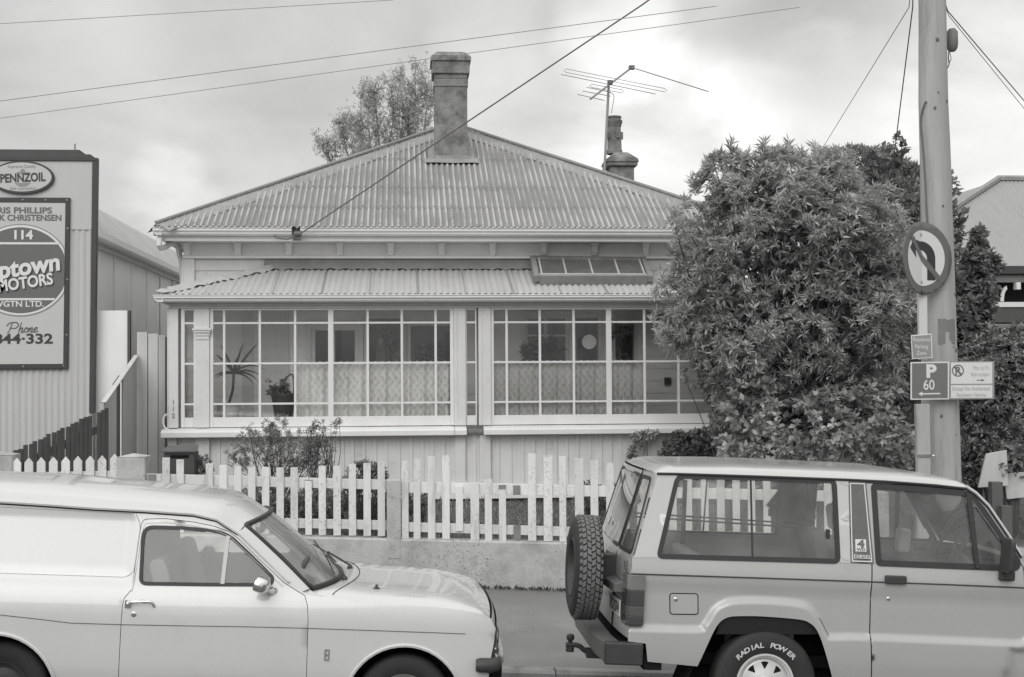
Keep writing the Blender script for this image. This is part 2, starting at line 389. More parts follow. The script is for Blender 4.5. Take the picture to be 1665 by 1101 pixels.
# walls: lapped weatherboards on four sides
def lapboards(b, x0, x1, y, z0, z1, step=.2, face=-1, axis='x'):
    z = z0
    while z < z1 - .01:
        t = min(z + step, z1)
        pr = [(0, z), (face * .022, z), (face * .006, t), (0, t)]
        if axis == 'x': b.add([(x, y + p[0], p[1]) for x in (x0, x1) for p in pr], [(0, 1, 5, 4), (1, 2, 6, 5), (2, 3, 7, 6), (0, 3, 2, 1), (4, 5, 6, 7)])
        else: b.add([(y + p[0], x, p[1]) for x in (x0, x1) for p in pr], [(0, 1, 5, 4), (1, 2, 6, 5), (2, 3, 7, 6), (0, 3, 2, 1), (4, 5, 6, 7)])
        z = t
wx0, wx1, wy1 = -2.74, 4.33, HG + 2 * HR - .45
zs = at(700, 391, HG + .1).z            # soffit height
b = MB(); lapboards(b, wx0, wx1, HW, 3.3, zs, .205); lapboards(b, HW, wy1, wx0, .8, zs, .205, -1, 'y'); lapboards(b, HW, wy1, wx1, .8, zs, .205, 1, 'y'); lapboards(b, wx0, wx1, wy1, .8, zs, .205, 1)
b.box(wx0 + .01, wx1 - .01, HW + .012, HW + .1, 3.3, zs); b.build('wall', M['cream'], house)
# inside wall of the veranda
b = MB(); lapboards(b, wx0, wx1, HW, 1.15, 3.298, .16); b.box(wx0 + .01, wx1 - .01, HW + .012, HW + .1, .9, 3.296); b.build('inner_wall', M['innerwall'], house)
# soffit, fascia, frieze, mouldings
zf = at(700, 382.5, HG).z
b = MB(); b.box(HX0 + .06, HX1 - .06, HG + .09, HG + .115, zs - .012, zf + .06); b.box(HX0 + .06, HX0 + .085, HG + .116, HG + 2 * HR, zs - .012, zf + .06); b.box(HX1 - .085, HX1 - .06, HG + .116, HG + 2 * HR, zs - .012, zf + .06)
b.box(HX0 + .087, HX1 - .087, HG + .117, HG + 2 * HR - .1, zs, zs + .015); b.build('fascia', M['white'], house, bevel=.004)
zfr = at(700, 420.5, HW).z
b = MB(); b.box(wx0 - .01, wx1 + .01, HW - .05, HW - .024, zfr + .03, zs - .002); b.box(wx0 - .03, wx1 + .03, HW - .075, HW - .024, zfr - .005, zfr + .032); b.box(wx0 - .02, wx1 + .02, HW - .06, HW - .0505, zfr + .033, zfr + .05)
b.build('frieze', M['white'], house, bevel=.004)
b = MB(); b.box(wx0 - .015, wx0 + .12, HW - .045, HW - .023, 3.3, zfr - .006); b.box(wx0 - .04, wx0 - .016, HW - .045, HW + .12, 3.3, zfr - .006); b.build('corner_board', M['trim'], house, bevel=.003)
def bracket(x):
    b = MB(); pr = [(0, 0), (-.10, 0), (-.10, -.03), (-.085, -.045), (-.075, -.11), (-.045, -.155), (0, -.165)]
    b.prism(pr, lambda u, w: (x - .038, HW - .051 + u, zs - .003 + w), lambda u, w: (x + .038, HW - .051 + u, zs - .003 + w))
    b.box(x - .048, x + .048, HW - .165, HW - .052, zs - .0275, zs - .002); return b.build('bracket', M['white'], house, bevel=.003)
for i in range(12):
    x = at(304 + 82.8 * i, 400, HW - .1).x
    if x < wx1: bracket(x)
# main gutter (ogee) in two lengths, with the wire bracket between them
def gutter(name, segs, Y, ztop, h, side=None):
    pr = [(0, 0), (-.012, 0), (-.012, -.012), (-.002, -.02), (-.004, -h * .45), (.02, -h * .62), (.022, -h * .8), (.045, -h), (.11, -h), (.11, 0), (.10, 0), (.10, -h + .01), (.05, -h + .01), (.02, -h * .5), (.008, -.01)]
    b = MB()
    for (x0, x1) in segs: b.extrude_profile(pr, (x0, Y, ztop), (x1, Y, ztop), (0, 1, 0), (0, 0, 1))
    if side:
        for (x, y0, y1, sg) in side: b.extrude_profile(pr, (x, y0, ztop), (x, y1, ztop), (sg, 0, 0), (0, 0, 1))
    return b.build(name, M['trim'], house, smooth=True, angle=25)
zg = at(700, 369.5, HG - .03).z; hg = .105
xa, xb = at(474.5, 375, HG - .03).x, at(488, 375, HG - .03).x
gutter('gutter', [(HX0 - .03, xa), (xb, HX1 + .03)], HG - .03, zg, hg, [(HX0 - .03, HG - .03, HG + 2 * HR, 1), (HX1 + .03, HG - .03, HG + 2 * HR, -1)])
b = MB(); b.box(xa + .003, xb - .003, HG + .03, HG + .085, zg - hg - .05, zg + .02); b.box(xa + .02, xb + .0, HG - .02, HG + .03, zg - hg - .045, zg - hg + .0); b.build('wire_bracket', M['bare'], house, bevel=.003)
# downpipe at the left corner
p = [(HX0 + .05, HG + .06, zg - hg + .01), (HX0 + .05, HG + .06, zg - .26), (wx0 - .06, HW + .1, zg - .42), (wx0 - .06, HW + .1, .9)]
b = MB(); b.tube(smoothpath(p, 4), .035, 8); b.build('downpipe', M['trim'], house, smooth=True)
# roof: four hipped faces in laid sheets
sl_ = math.hypot(1, TANP); cV = Vector((0, 1, TANP)).normalized()
roofb = MB(); LT = HR * sl_
for (O, U, V) in (((RC, HG - .05, ze - .05 * TANP), (1, 0, 0), (0, 1, TANP)), ((RC, HG + 2 * HR, ze), (-1, 0, 0), (0, -1, TANP)), ((HX0, HG + HR, ze), (0, -1, 0), (1, 0, TANP)), ((HX1, HG + HR, ze), (0, 1, 0), (-1, 0, TANP))):
    V = Vector(V).normalized(); ed = [0, .78, 1.55, 2.75, LT + .06]
    for k in range(4):
        def vr(u, k=k):
            top = max(0, (HR - abs(u)) * sl_ + .05); a = ed[k] - (.06 if k else 0); return (min(a, top), min(ed[k + 1], top))
        corr(roofb, O, U, V, (-HR, HR), vr, 6, .016, .005)
roof = roofb.build('roof', M['rooflitworn'], house, smooth='all')
b = MB()   # hip and ridge flashings
cs = [Vector((HX0, HG, ze)), Vector((HX1, HG, ze)), Vector((HX1, HG + 2 * HR, ze)), Vector((HX0, HG + 2 * HR, ze))]
for i, c in enumerate(cs):
    d = (apex - c); L_ = d.length; d.normalize(); w = .25
    for sd in (-1, 1):
        n2 = [Vector((0, -TANP, 1)), Vector((TANP, 0, 1)), Vector((0, TANP, 1)), Vector((-TANP, 0, 1))]
        nf = n2[i].normalized() if sd > 0 else n2[i - 1].normalized()
        sid = nf.cross(d).normalized(); 
        if sid.z > 0: sid = -sid
        v = []; ns = 24
        for k in range(ns + 1):
            q = c + d * (L_ * k / ns) + Vector((0, 0, .022 + RND.uniform(-.003, .003)))
            v += [q, q + sid * .08 - nf * .002, q + sid * (w + RND.uniform(-.012, .012)) - nf * (.016 + RND.uniform(0, .012))]
        b.add(v, [(k * 3 + j, k * 3 + j + 1, (k + 1) * 3 + j + 1, (k + 1) * 3 + j) for k in range(ns) for j in range(2)])
    b.tube([c + Vector((0, 0, .04)), apex + Vector((0, 0, .05))], .022, 6)
b.build('hip_flashing', M['lead'], roof, smooth=True, angle=30)
# rows of roof nails
b = MB()
for s in (.10, .74, 1.50, 2.68):
    x = -HR + PITCH * .25
    while x < HR:
        if abs(x) < HR - s / sl_ - .15 and RND.random() < .8:
            q = Vector((RC + x, HG - .05, ze - .05 * TANP)) + cV * s + Vector((0, -TANP, 1)).normalized() * .022
            b.lathe([(0, .006), (.008, .004), (.011, 0)], q, 'Z', 6)
        x += PITCH * 3
b.build('roof_nail', M['steel'], roof)
# chimney one: rendered stack with stepped corbel cap
def chim(px0, px1, Y): return at(px0, 200, Y).x, at(px1, 200, Y).x
cY = 19.92; cx0, cx1 = chim(707, 760, cY); cz = lambda py: at(733, py, cY).z
ch = thing('chimney_stack', (0, 0, 0), None, None); bpy.data.objects.remove(ch)
def stack(tiers, name, mat, parent, bev=.012):
    b = MB()
    for (x0, x1, y0, y1, z0, z1, ins) in tiers:
        v = [(x0, y0, z0), (x1, y0, z0), (x1, y1, z0), (x0, y1, z0), (x0 + ins, y0 + ins, z1), (x1 - ins, y0 + ins, z1), (x1 - ins, y1 - ins, z1), (x0 + ins, y1 - ins, z1)]
        b.add(v, [(3, 2, 1, 0), (4, 5, 6, 7), (0, 1, 5, 4), (1, 2, 6, 5), (2, 3, 7, 6), (3, 0, 4, 7)])
    return b.build(name, mat, parent, bevel=bev)
dY = .52; e = .03
chimney = stack([(cx0, cx1, cY, cY + dY, cz(268) - .35, cz(141), 0), (cx0 - .012, cx1 + .012, cY - .012, cY + dY + .012, cz(140.9), cz(128), 0), (cx0 - .002, cx1 + .002, cY - .002, cY + dY + .002, cz(127.9), cz(120), 0),
    (cx0 - .035, cx1 + .035, cY - .035, cY + dY + .035, cz(119.9), cz(100), 0), (cx0 - .055, cx1 + .055, cY - .055, cY + dY + .055, cz(99.9), cz(92), 0), (cx0 - .05, cx1 + .05, cY - .05, cY + dY + .05, cz(91.9), cz(83), .085)], 'chimney', M['brick'], roof)
b = MB(); nrm = Vector((0, -TANP, 1)).normalized()
def onroof(x, y, h=0): return Vector((x, y, ze + (y - HG) * TANP)) + nrm * h
for (x0, x1, y0, y1, h) in ((cx0 - .15, cx1 + .15, cY - .16, cY + .02, .030), (cx0 - .09, cx0 + .0, cY + .0, cY + dY, .022), (cx1 - .0, cx1 + .09, cY + .0, cY + dY, .022)):
    b.grid(lambda u, v: onroof(lerp(x0, x1, u), lerp(y0, y1, v), h + .004 * math.sin(u * 9 + v * 4)), 8, 4)
b.box(cx0 - .012, cx1 + .012, cY - .012, cY - .001, cz(268) - .04, cz(253)); b.build('chimney_flashing', M['lead'], roof, smooth=True, angle=30)
# chimney two, with a pot, behind the right hip
c2 = 22.6; X2 = lambda px: at(px, 250, c2).x; Z2 = lambda py: at(1010, py, c2).z
a0, a1 = X2(993), X2(1031); d2 = .5
ch2 = stack([(a0, a1, c2, c2 + d2, 4.6, Z2(270), 0), (a0 - .06, a1 + .05, c2 - .06, c2 + d2 + .06, Z2(269.9), Z2(264), 0), (a0 - .08, a1 + .07, c2 - .08, c2 + d2 + .08, Z2(263.9), Z2(257), .02), (a0 - .05, a1 + .04, c2 - .05, c2 + d2 + .05, Z2(256.9), Z2(246), .13)], 'chimney', M['brick'], roof)
pcx = X2(1003); r0 = .115
b = MB(); zz = lambda py: Z2(py)
b.lathe([(r0 * 1.15, zz(247)), (r0 * 1.15, zz(241)), (r0 * 1.05, zz(240)), (r0, zz(222)), (r0 * .92, zz(203)), (r0 * 1.0, zz(202)), (r0 * 1.05, zz(198)), (r0 * 1.16, zz(196)), (r0 * 1.16, zz(192)), (r0 * .95, zz(190)), (r0 * .95, zz(188)), (r0 * 1.05, zz(187)), (r0 * 1.0, zz(185)), (r0 * .75, zz(185)), (r0 * .7, zz(195))], (pcx, c2 + .25, 0), 'Z', 20)
for k in range(4):
    a = k * math.pi / 2 + .35; q = Vector((pcx + math.cos(a) * r0 * 1.02, c2 + .25 + math.sin(a) * r0 * 1.02, 0))
    b.box(-.028, .028, -.035, .035, zz(222), zz(210), Matrix.Translation(q) @ Matrix.Rotation(a, 4, 'Z'))
b.build('chimney_pot', M['brick'], roof, smooth=True)
# ---------------- veranda ----------------
vx = lambda px: at(px, 600, VY).x
vz = lambda py: at(700, py, VY).z
VX0, VX1 = vx(275), vx(1192)
zve = at(700, 478, VG - .02).z; zvt = at(600, 437, HW - .05).z; vs = (zvt - zve) / (HW - .05 - VG)
vV = Vector((0, 1, vs)).normalized(); vl = math.hypot(HW - .05 - VG, zvt - zve); EX0, EX1 = VX0 - .11, VX1 + .11; hw = HW - .05 - VG
b = MB()
for (u0, u1, k) in [(EX0, EX1, 0)]:
    def vr(u):
        e = min(u - EX0, EX1 - u); return (0, max(0, min(vl, e / hw * vl)))
    corr(b, (0, VG - .02, zve), (1, 0, 0), vV, (EX0, EX1), vr, 6, .009)
for (xe, sg) in ((EX0, 1), (EX1, -1)):
    Vs = Vector((sg, 0, vs)).normalized(); corr(b, (xe, HW - .05, zve), (0, -sg, 0), Vs, (0, hw) if sg > 0 else (-hw, 0), lambda u: (0, max(0, (hw - abs(u)) / hw * vl)), 4, .009)
vroof = b.build('veranda_roof', M['veriron'], house, smooth='all')
# raised sheet laps on the veranda roof
b = MB(); x = EX0 + 1.35
while x < EX1 - 1.2:
    b.extrude_profile([(-.012, .0), (.012, .0), (.008, .013), (-.008, .013)], Vector((x, VG - .01, zve)), Vector((x, VG - .01, zve)) + vV * (vl - .03), (1, 0, 0), Vector((0, -vs, 1)).normalized()); x += .575
b.build('sheet_lap', M['lead'], vroof)
# crumpled lead along the hip and below the frieze
b = MB(); ns = 40
v = []
for k in range(ns + 1):
    t = k / ns; q = Vector((EX0 + hw * t, VG - .02 + hw * t, zve + (zvt - zve) * t))
    for (dx, dz) in ((-.05, .02), (-.01, .022), (.06, .006), (.12, -.004)):
        j = RND.uniform(-.02, .02); v.append(q + Vector((dx + j, j * .3, dz + .02 + RND.uniform(-.014, .014))))
b.add(v, [(k * 4 + j, (k + 1) * 4 + j, (k + 1) * 4 + j + 1, k * 4 + j + 1) for k in range(ns) for j in range(3)])
b.build('hip_lead', M['veriron'], vroof, smooth=True, angle=50)
b = MB(); v = []; ns = 90
for k in range(ns + 1):
    x = lerp(EX0 + hw - .12, EX1 - hw + .12, k / ns)
    v += [(x, HW - .026, zfr - .012), (x, HW - .04, zfr - .05 + RND.uniform(-.006, .006)), (x, HW - .10, zvt + .018 + .008 * math.sin(2 * math.pi * x / PITCH / 1.0)), (x, HW - .16, zvt - .012 + .009 * math.sin(2 * math.pi * x / PITCH) + RND.uniform(-.004, .004))]
b.add(v, [(k * 4 + j, (k + 1) * 4 + j, (k + 1) * 4 + j + 1, k * 4 + j + 1) for k in range(ns) for j in range(3)])
b.build('wall_flashing', M['lead'], vroof, smooth=True)
zvg = at(700, 478.5, VG - .04).z
gutter('gutter', [(EX0 - .03, EX1 + .03)], VG - .04, zvg, .088, [(EX0 - .03, VG - .04, HW - .1, 1), (EX1 + .03, VG - .04, HW - .1, -1)])
# beam, posts, sashes
def pb(b, x0, x1, y0, y1, ya, yb): b.box(vx(x0), vx(x1), ya, yb, vz(y1), vz(y0)); return b
b = MB(); pb(b, 275, 1192, 488, 497, VY - .05, VY + .06); pb(b, 276, 1191, 497.2, 501, VY - .03, VY + .06); b.box(VX0 + .02, VX1 - .02, VG + .08, VY - .051, vz(488) - .01, vz(488) + .012); b.build('beam', M['cream'], house, bevel=.004)
def post(name, xs, y0, y1, ya, yb, lab=None):
    b = MB()
    for (x0, x1) in xs: pb(b, x0, x1, y0, y1, ya, yb)
    return b
b = post('p', [(275, 290.5)], 501.2, 692, VY - .045, VY + .08); b.box(VX0 - .02, VX0 - .003, VY - .02, VY + .1, vz(692), vz(501)); b.build('post', M['cream'], house, bevel=.004)
b = post('p', [(318, 341)], 501.2, 692, VY - .04, VY + .06)
pb(b, 316, 343, 536.5, 540, VY - .075, VY - .0405); pb(b, 317.2, 341.8, 540.1, 545, VY - .06, VY - .0405); pb(b, 318.2, 340.8, 545.1, 551, VY - .05, VY - .0405); pb(b, 314, 345, 533, 536.4, VY - .085, VY - .0405)
b.build('post', M['cream'], house, bevel=.004)
for (x0, x1) in ((738, 757), (778, 798)):
    b = post('p', [(x0, x1)], 501.2, 692, VY - .04, VY + .06); pb(b, x0 + 4, x0 + 6, 503, 690, VY - .046, VY - .0405); b.build('post', M['cream'], house, bevel=.004)
b = post('p', [(1180, 1192)], 501.2, 692, VY - .04, VY + .06); b.build('post', M['cream'], house, bevel=.004)
ROWS = [524.5, 589.5, 654.5]
def window(x0, x1, cols, thick, fr=6, top=504, bot=676):
    b = MB(); pb(b, x0 - fr, x0, 501.3, 691.8, VY - .015, VY + .035); pb(b, x1, x1 + fr, 501.3, 691.8, VY - .015, VY + .035); pb(b, x0 + .05, x1 - .05, 501.3, top, VY - .015, VY + .035); pb(b, x0 + .05, x1 - .05, bot, 691.8, VY - .015, VY + .035)
    w = b.build('window', M['trim'], house, bevel=.003)
    m = MB()
    for c in cols:
        h = 4.3 if c in thick else 1.9; pb(m, c - h, c + h, top + .05, bot - .05, VY - .012 if c in thick else VY - .006, VY + .022)
    for r in ROWS:
        pb(m, x0 + .05, x1 - .05, r - 1.5, r + 1.5, VY - .0085, VY + .02)
        if not cols: m.build('glazing_bar', M['trim'], w); m = MB()
    if cols: m.build('glazing_bar', M['trim'], w)
    g = MB(); g.add([(vx(q_), VY + .01, vz(r_)) for (q_, r_) in ((x0 + .06, bot - .06), (x1 - .06, bot - .06), (x1 - .06, top + .06), (x0 + .06, top + .06))], [(0, 1, 2, 3)]); g.build('pane', M['glass'], w)
    return w
window(300.5, 315, [], [], 9.8 if False else 6)
window(347, 732, [364.5, 422.5, 480, 538, 598, 653.5, 708.5], [538], 5.8)
window(759, 773, [], [], 1.9)
window(803, 1174, [824, 878, 933, 990, 1048, 1103, 1157], [990], 4.8)
# sill with a break at the double post
zsl = vz(693.5)
for (x0, x1) in ((265, 738), (738.4, 757.5), (785, 1200)):
    b = MB(); pr = [(0, 0), (-.13, -.02), (-.15, -.045), (-.15, -.10), (-.12, -.105), (0, -.06)]
    if x0 == 738.4: pr = [(p[0] * .97, p[1]) for p in pr]
    b.extrude_profile(pr, (vx(x0), VY - .02, zsl), (vx(x1), VY - .02, zsl), (0, 1, 0), (0, 0, 1)); b.box(vx(x0) + .02, vx(x1) - .02, VY - .019, VY + .06, zsl - .1, zsl + .003); b.build('sill', M['trim'], house, bevel=.004)
b = MB(); b.box(vx(757.7), vx(784.8), VY - .10, VY + .05, zsl - .075, zsl - .03); b.build('sill', M['bare'], house, bevel=.004)
# vertical boarding below the sill
zb0 = vz(800)
b = MB(); x = VX0 + .03; k = 0
while x < VX1 - .03:
    w = RND.choice((.135, .12, .15)); x1 = min(x + w, VX1 - .03)
    b.box(x, x1 - .004, VY + .012 + RND.uniform(0, .004), VY + .04, zb0, zsl - .101); b.box(x1 - .026, x1 + .018, VY + .0, VY + .0115, zb0, zsl - .101); x = x1 + .0; k += 1
b.box(VX0 + .04, VX1 - .04, VY + .041, VY + .06, zb0, zsl - .1); b.build('base_boarding', M['cream'], house, bevel=.002)
for (x0, x1) in ((274, 288), (319, 341), (739, 756), (779, 797)):
    b = MB(); pb(b, x0, x1, 708, 783, VY - .04, VY - .001)
    if x0 > 700: pb(b, x0 - 3, x1 + 3, 783.1, 787, VY - .06, VY - .001); pb(b, x0 - 5, x1 + 5, 787.1, 791, VY - .07, VY - .001)
    b.build('pilaster', M['cream'], house, bevel=.003)
b = MB(); b.box(VX0 - .05, VX1 + .02, VY - .11, VY + .03, vz(811), zb0 - .001); b.build('base_ledge', M['trim'], house, bevel=.005)
b = MB(); b.box(VX0, VX1, VY - .02, VY + .06, .6, vz(811) - .001); b.build('foundation', M['kerb'], house)
b = MB(); b.box(VX0 + .02, VX1 - .02, VY + .061, HW - .03, 1.12, 1.15); b.build('veranda_floor', M['innerwall'], house)
b = MB(); b.box(VX0 + .02, VX1 - .02, VY + .061, HW - .03, vz(498), vz(498) + .012); b.build('veranda_ceiling', M['innerwall'], house)
for (xe, sg) in ((VX0, -1), (VX1, 1)):
    b = MB(); ya, yb = VY + .101, HW - .03; lapboards(b, ya, yb, xe, .8, zsl - .02, .2, sg, 'y'); b.box(min(xe, xe - sg * .03) + .0005, max(xe, xe - sg * .03) - .0005, ya + .001, yb - .001, .8, zsl - .02); b.build('end_wall', M['cream'], house)
    b = MB(); x0, x1 = xe - .02, xe + .02; b.box(x0, x1, ya, ya + .05, zsl - .019, vz(489)); b.box(x0, x1, yb - .05, yb, zsl - .019, vz(489)); b.box(x0, x1, ya + .051, yb - .051, vz(504), vz(489)); b.box(x0, x1, ya + .051, yb - .051, zsl - .019, vz(676))
    ew = b.build('window', M['trim'], house); m = MB()
    for yy in np.linspace(ya + .05, yb - .05, 4)[1:-1]: m.box(xe - .014, xe + .014, yy - .012, yy + .012, vz(676) + .001, vz(504) - .001)
    for r in ROWS: m.box(xe - .0145, xe + .0145, ya + .0515, yb - .0515, vz(r + 1.5), vz(r - 1.5))
    m.build('glazing_bar', M['trim'], ew); g = MB(); g.add([(xe, y_, z_) for (y_, z_) in ((ya + .052, vz(676) + .001), (yb - .052, vz(676) + .001), (yb - .052, vz(504) - .001), (ya + .052, vz(504) - .001))], [(0, 1, 2, 3)]); g.build('pane', M['glass'], ew)
# openings in the inner wall
ix = lambda px: at(px, 600, HW).x
iz = lambda py: at(700, py, HW).z
def ib(b, x0, x1, y0, y1, ya, yb): b.box(ix(x0), ix(x1), HW - yb, HW - ya, iz(y1), iz(y0)); return b
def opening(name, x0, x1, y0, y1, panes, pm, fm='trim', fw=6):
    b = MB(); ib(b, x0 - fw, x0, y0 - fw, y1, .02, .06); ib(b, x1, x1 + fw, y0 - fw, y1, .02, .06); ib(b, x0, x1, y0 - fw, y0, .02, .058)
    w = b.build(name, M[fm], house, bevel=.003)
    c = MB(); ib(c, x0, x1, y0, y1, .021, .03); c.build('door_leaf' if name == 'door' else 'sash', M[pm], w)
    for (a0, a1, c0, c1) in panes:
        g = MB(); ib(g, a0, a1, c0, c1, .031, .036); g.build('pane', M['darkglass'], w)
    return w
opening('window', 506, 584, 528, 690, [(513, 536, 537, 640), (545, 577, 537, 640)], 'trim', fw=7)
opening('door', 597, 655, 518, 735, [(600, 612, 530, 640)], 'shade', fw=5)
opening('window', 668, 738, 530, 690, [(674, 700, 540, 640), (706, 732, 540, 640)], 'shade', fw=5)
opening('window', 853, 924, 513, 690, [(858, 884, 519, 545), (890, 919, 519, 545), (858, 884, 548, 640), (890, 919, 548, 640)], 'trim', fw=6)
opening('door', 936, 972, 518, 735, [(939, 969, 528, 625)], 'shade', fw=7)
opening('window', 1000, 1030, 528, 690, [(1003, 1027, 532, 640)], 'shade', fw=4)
b = MB(); ib(b, 1079, 1089, 616, 628, .03, .09); b.build('meter_box', M['dark'], house, bevel=.004)
b = MB(); ib(b, 425, 470, 500, 735, .02, .05); ib(b, 395, 412, 500, 735, .02, .045); b.build('architrave', M['cream'], house, bevel=.003)
# house number letters on the corner post and the hose hook
b = MB()
for i, ch_ in enumerate('112'):
    v, f = text_mesh(ch_, .075, .002, .002); z = vz(654 + 11 * i); b.add([(vx(283) + q[0], VY - .048 - q[2], z + q[1]) for q in v], f)
b.build('house_number', M['lead'], house)
b = MB(); c_ = Vector((vx(271.5), VY + .0, vz(682))); b.tube([c_ + Vector((.045 * math.cos(a), 0, .085 * math.sin(a))) for a in [math.radians(60 + 24 * k) for k in range(11)]], .012, 6); b.build('hose_hook', M['white'], house, smooth=True)
# old sash lying on the veranda roof
skl = Vector((at(955, 440, 17.6).x, 17.6, at(955, 440, 17.6).z))
sk = thing('window_sash', skl, 'old four pane glazed sash lying on the veranda roof below the eaves', 'window sash')
A = at(862, 419, 18.0); B = at(1050, 421, 18.0); C_ = at(1062, 452, 17.22); D = at(868, 452, 17.22)
A.z += .0; nn = (B - A).cross(D - A).normalized(); 
if nn.z < 0: nn = -nn
def sp(u, v, h): return A.lerp(B, u).lerp(D.lerp(C_, u), v) + nn * h
b = MB()
def sbar(b, u0, u1, v0, v1, h0, h1): b.add([sp(u, v, h) for h in (h0, h1) for v in (v0, v1) for u in (u0, u1)], [(0, 1, 3, 2), (4, 6, 7, 5), (0, 4, 5, 1), (2, 3, 7, 6), (0, 2, 6, 4), (1, 5, 7, 3)])
sbar(b, 0, .045, 0, 1, -.05, .03); sbar(b, .955, 1, 0, 1, -.05, .03); sbar(b, .046, .954, 0, .1, -.05, .028); sbar(b, .046, .954, .92, 1, -.09, .028); b.build('frame', M['bare'], sk, bevel=.004)
b = MB()
for u in (.07, .276, .5, .72, .935): sbar(b, u - .007, u + .007, .101, .919, -.01, .025)
sbar(b, .05, .95, .86, .915, -.01, .024); b.build('glazing_bar', simple('flaked_grey_paint', .4, .7, .2, 5, 50), sk)
b = MB(); b.add([sp(.047, .102, 0), sp(.953, .102, 0), sp(.953, .918, 0), sp(.047, .918, 0)], [(0, 1, 2, 3)]); b.build('pane', simple('dull_sash_glass', .12, .25, .2, 3, 30, .5), sk)
# ---------------- street wall and picket fence ----------------
def wtop(X): return .757 - .0375 * X
FX = lambda px: at(px, 820, WY + .03).x
def FZ(px, py): return at(px, py, WY + .03).z
wall = MB(); xs = [-9.0 + .5 * i for i in range(42)]
v = []
for x in xs:
    zt = wtop(x); zb = foot_z(x, WY) - .3
    v += [(x, WY, zb), (x, WY + RND.uniform(-.004, .004), lerp(zb, zt, .6)), (x, WY, zt - .02), (x, WY + .02, zt), (x, WY + .17, zt), (x, WY + .19, zt - .02), (x, WY + .19, zb)]
wall.add(v, [(i * 7 + j, (i + 1) * 7 + j, (i + 1) * 7 + j + 1, i * 7 + j + 1) for i in range(len(xs) - 1) for j in range(6)])
wallo = wall.build('retaining_wall', M['conc'], loc=(0, WY, .3), smooth=True, angle=30)
tag(wallo, 'low pale painted concrete wall with dirty stains carrying the picket fence', 'wall')
def cpost(px0, px1, pyt, cap=0., d=.22):
    x0, x1 = FX(px0), FX(px1); z1 = FZ((px0 + px1) / 2, pyt); z0 = wtop(x0) - .004; b = MB()
    b.box(x0, x1, WY - .004, WY + d, z0 - .2, z1 - cap)
    if cap:
        c = ((x0 + x1) / 2, WY + d / 2 - .002, z1 + .012); q = [(x0, WY - .004, z1 - cap + .001), (x1, WY - .004, z1 - cap + .001), (x1, WY + d, z1 - cap + .001), (x0, WY + d, z1 - cap + .001)]
        b.add(q + [c], [(0, 1, 4), (1, 2, 4), (2, 3, 4), (3, 0, 4)])
    return b.build('concrete_post', M['conc'], wallo, bevel=.012)
cpost(629, 652, 780); cpost(190, 237, 740, .02, .3); cpost(-30, 21, 737, .02, .3); cpost(1422, 1444, 800)
def picket(root, px, w, pyt, pyb, point=False, mat='fencewhite', lean=0):
    x = FX(px); zt = FZ(px, pyt); zb = FZ(px, pyb); h = w / 2 / 164.; b = MB(); sl = RND.uniform(-.006, .006)
    prof = [(x - h, zb), (x + h, zb), (x + h + lean, zt - (.05 if point else 0)), (x + lean, zt) if point else (x + h * .98 + lean, zt + sl), (x - h + lean, zt - (.05 if point else -sl))]
    y0 = WY + .022 + RND.uniform(-.004, .004); t = RND.uniform(-.006, .006)
    fn = lambda k: (lambda u, z: (u, y0 + k + t * (z - zb), z))
    b.prism(prof, fn(0), fn(.02)); return b.build('picket', M[mat], root, bevel=.0025)
def rail(root, px0, px1, y0a, y0b, hpx, mat='fencewhite', ya=.047):
    b = MB(); x0, x1 = FX(px0), FX(px1); za, zb = FZ(px0, y0a), FZ(px1, y0b); h = hpx / 164.
    b.add([(x, WY + y, z) for (x, zt) in ((x0, za), (x1, zb)) for (y, z) in ((ya, zt - h), (ya + .04, zt - h), (ya + .04, zt), (ya, zt))], [(0, 1, 2, 3), (7, 6, 5, 4), (0, 4, 5, 1), (1, 5, 6, 2), (2, 6, 7, 3), (3, 7, 4, 0)])
    return b.build('rail', M[mat], root, bevel=.003)
def fence(px, lab):
    x = FX(px); return thing('picket_fence', (x, WY + .04, wtop(x)), lab, 'fence', 'white picket fence panels on the street wall')
f0 = fence(106, 'white picket fence panel with pointed tops behind the parked van roof')
for px in (27, 47, 67, 86.5, 106.5, 126.3, 146.5, 166, 186): picket(f0, px, 13.2, 738 if px > 170 else 744 - (px - 47) * .03, 868, True)
rail(f0, 21.5, 189.5, 769, 766, 16); rail(f0, 21.5, 189.5, 842, 838, 15)
f1 = fence(430, 'white flat topped picket fence panel with dipping tops between two concrete posts, bush behind')
for px, t in ((270, 744), (293, 748), (317, 757), (340.5, 754.5), (363, 757), (386.5, 758), (409.5, 759), (432, 760), (455.5, 760), (478.5, 759.5), (501.7, 783), (524, 758), (548, 757), (573, 755), (597, 752.5), (620, 749.5)):
    if px == 317: continue
    picket(f1, px, 10.5 if px == 501.7 else 11.6, t, 866 + (px - 270) * .016, False)
rail(f1, 237.5, 628.5, 770.5, 780.6, 16); rail(f1, 237.5, 628.5, 838, 847, 15)
b = MB(); x = FX(501.7); b.box(x - .035, x + .035, WY + .038, WY + .0465, FZ(501, 800), FZ(501, 780.5)); b.build('bare_patch', M['bare'], f1)
b = MB(); x = FX(247); b.box(x - .036, x + .036, WY + .038, WY + .0465, FZ(247, 787), FZ(247, 771.5)); b.build('bare_patch', M['bare'], f1)
f2 = fence(800, 'white picket fence panel with broken and missing pickets in the middle, bare rail showing')
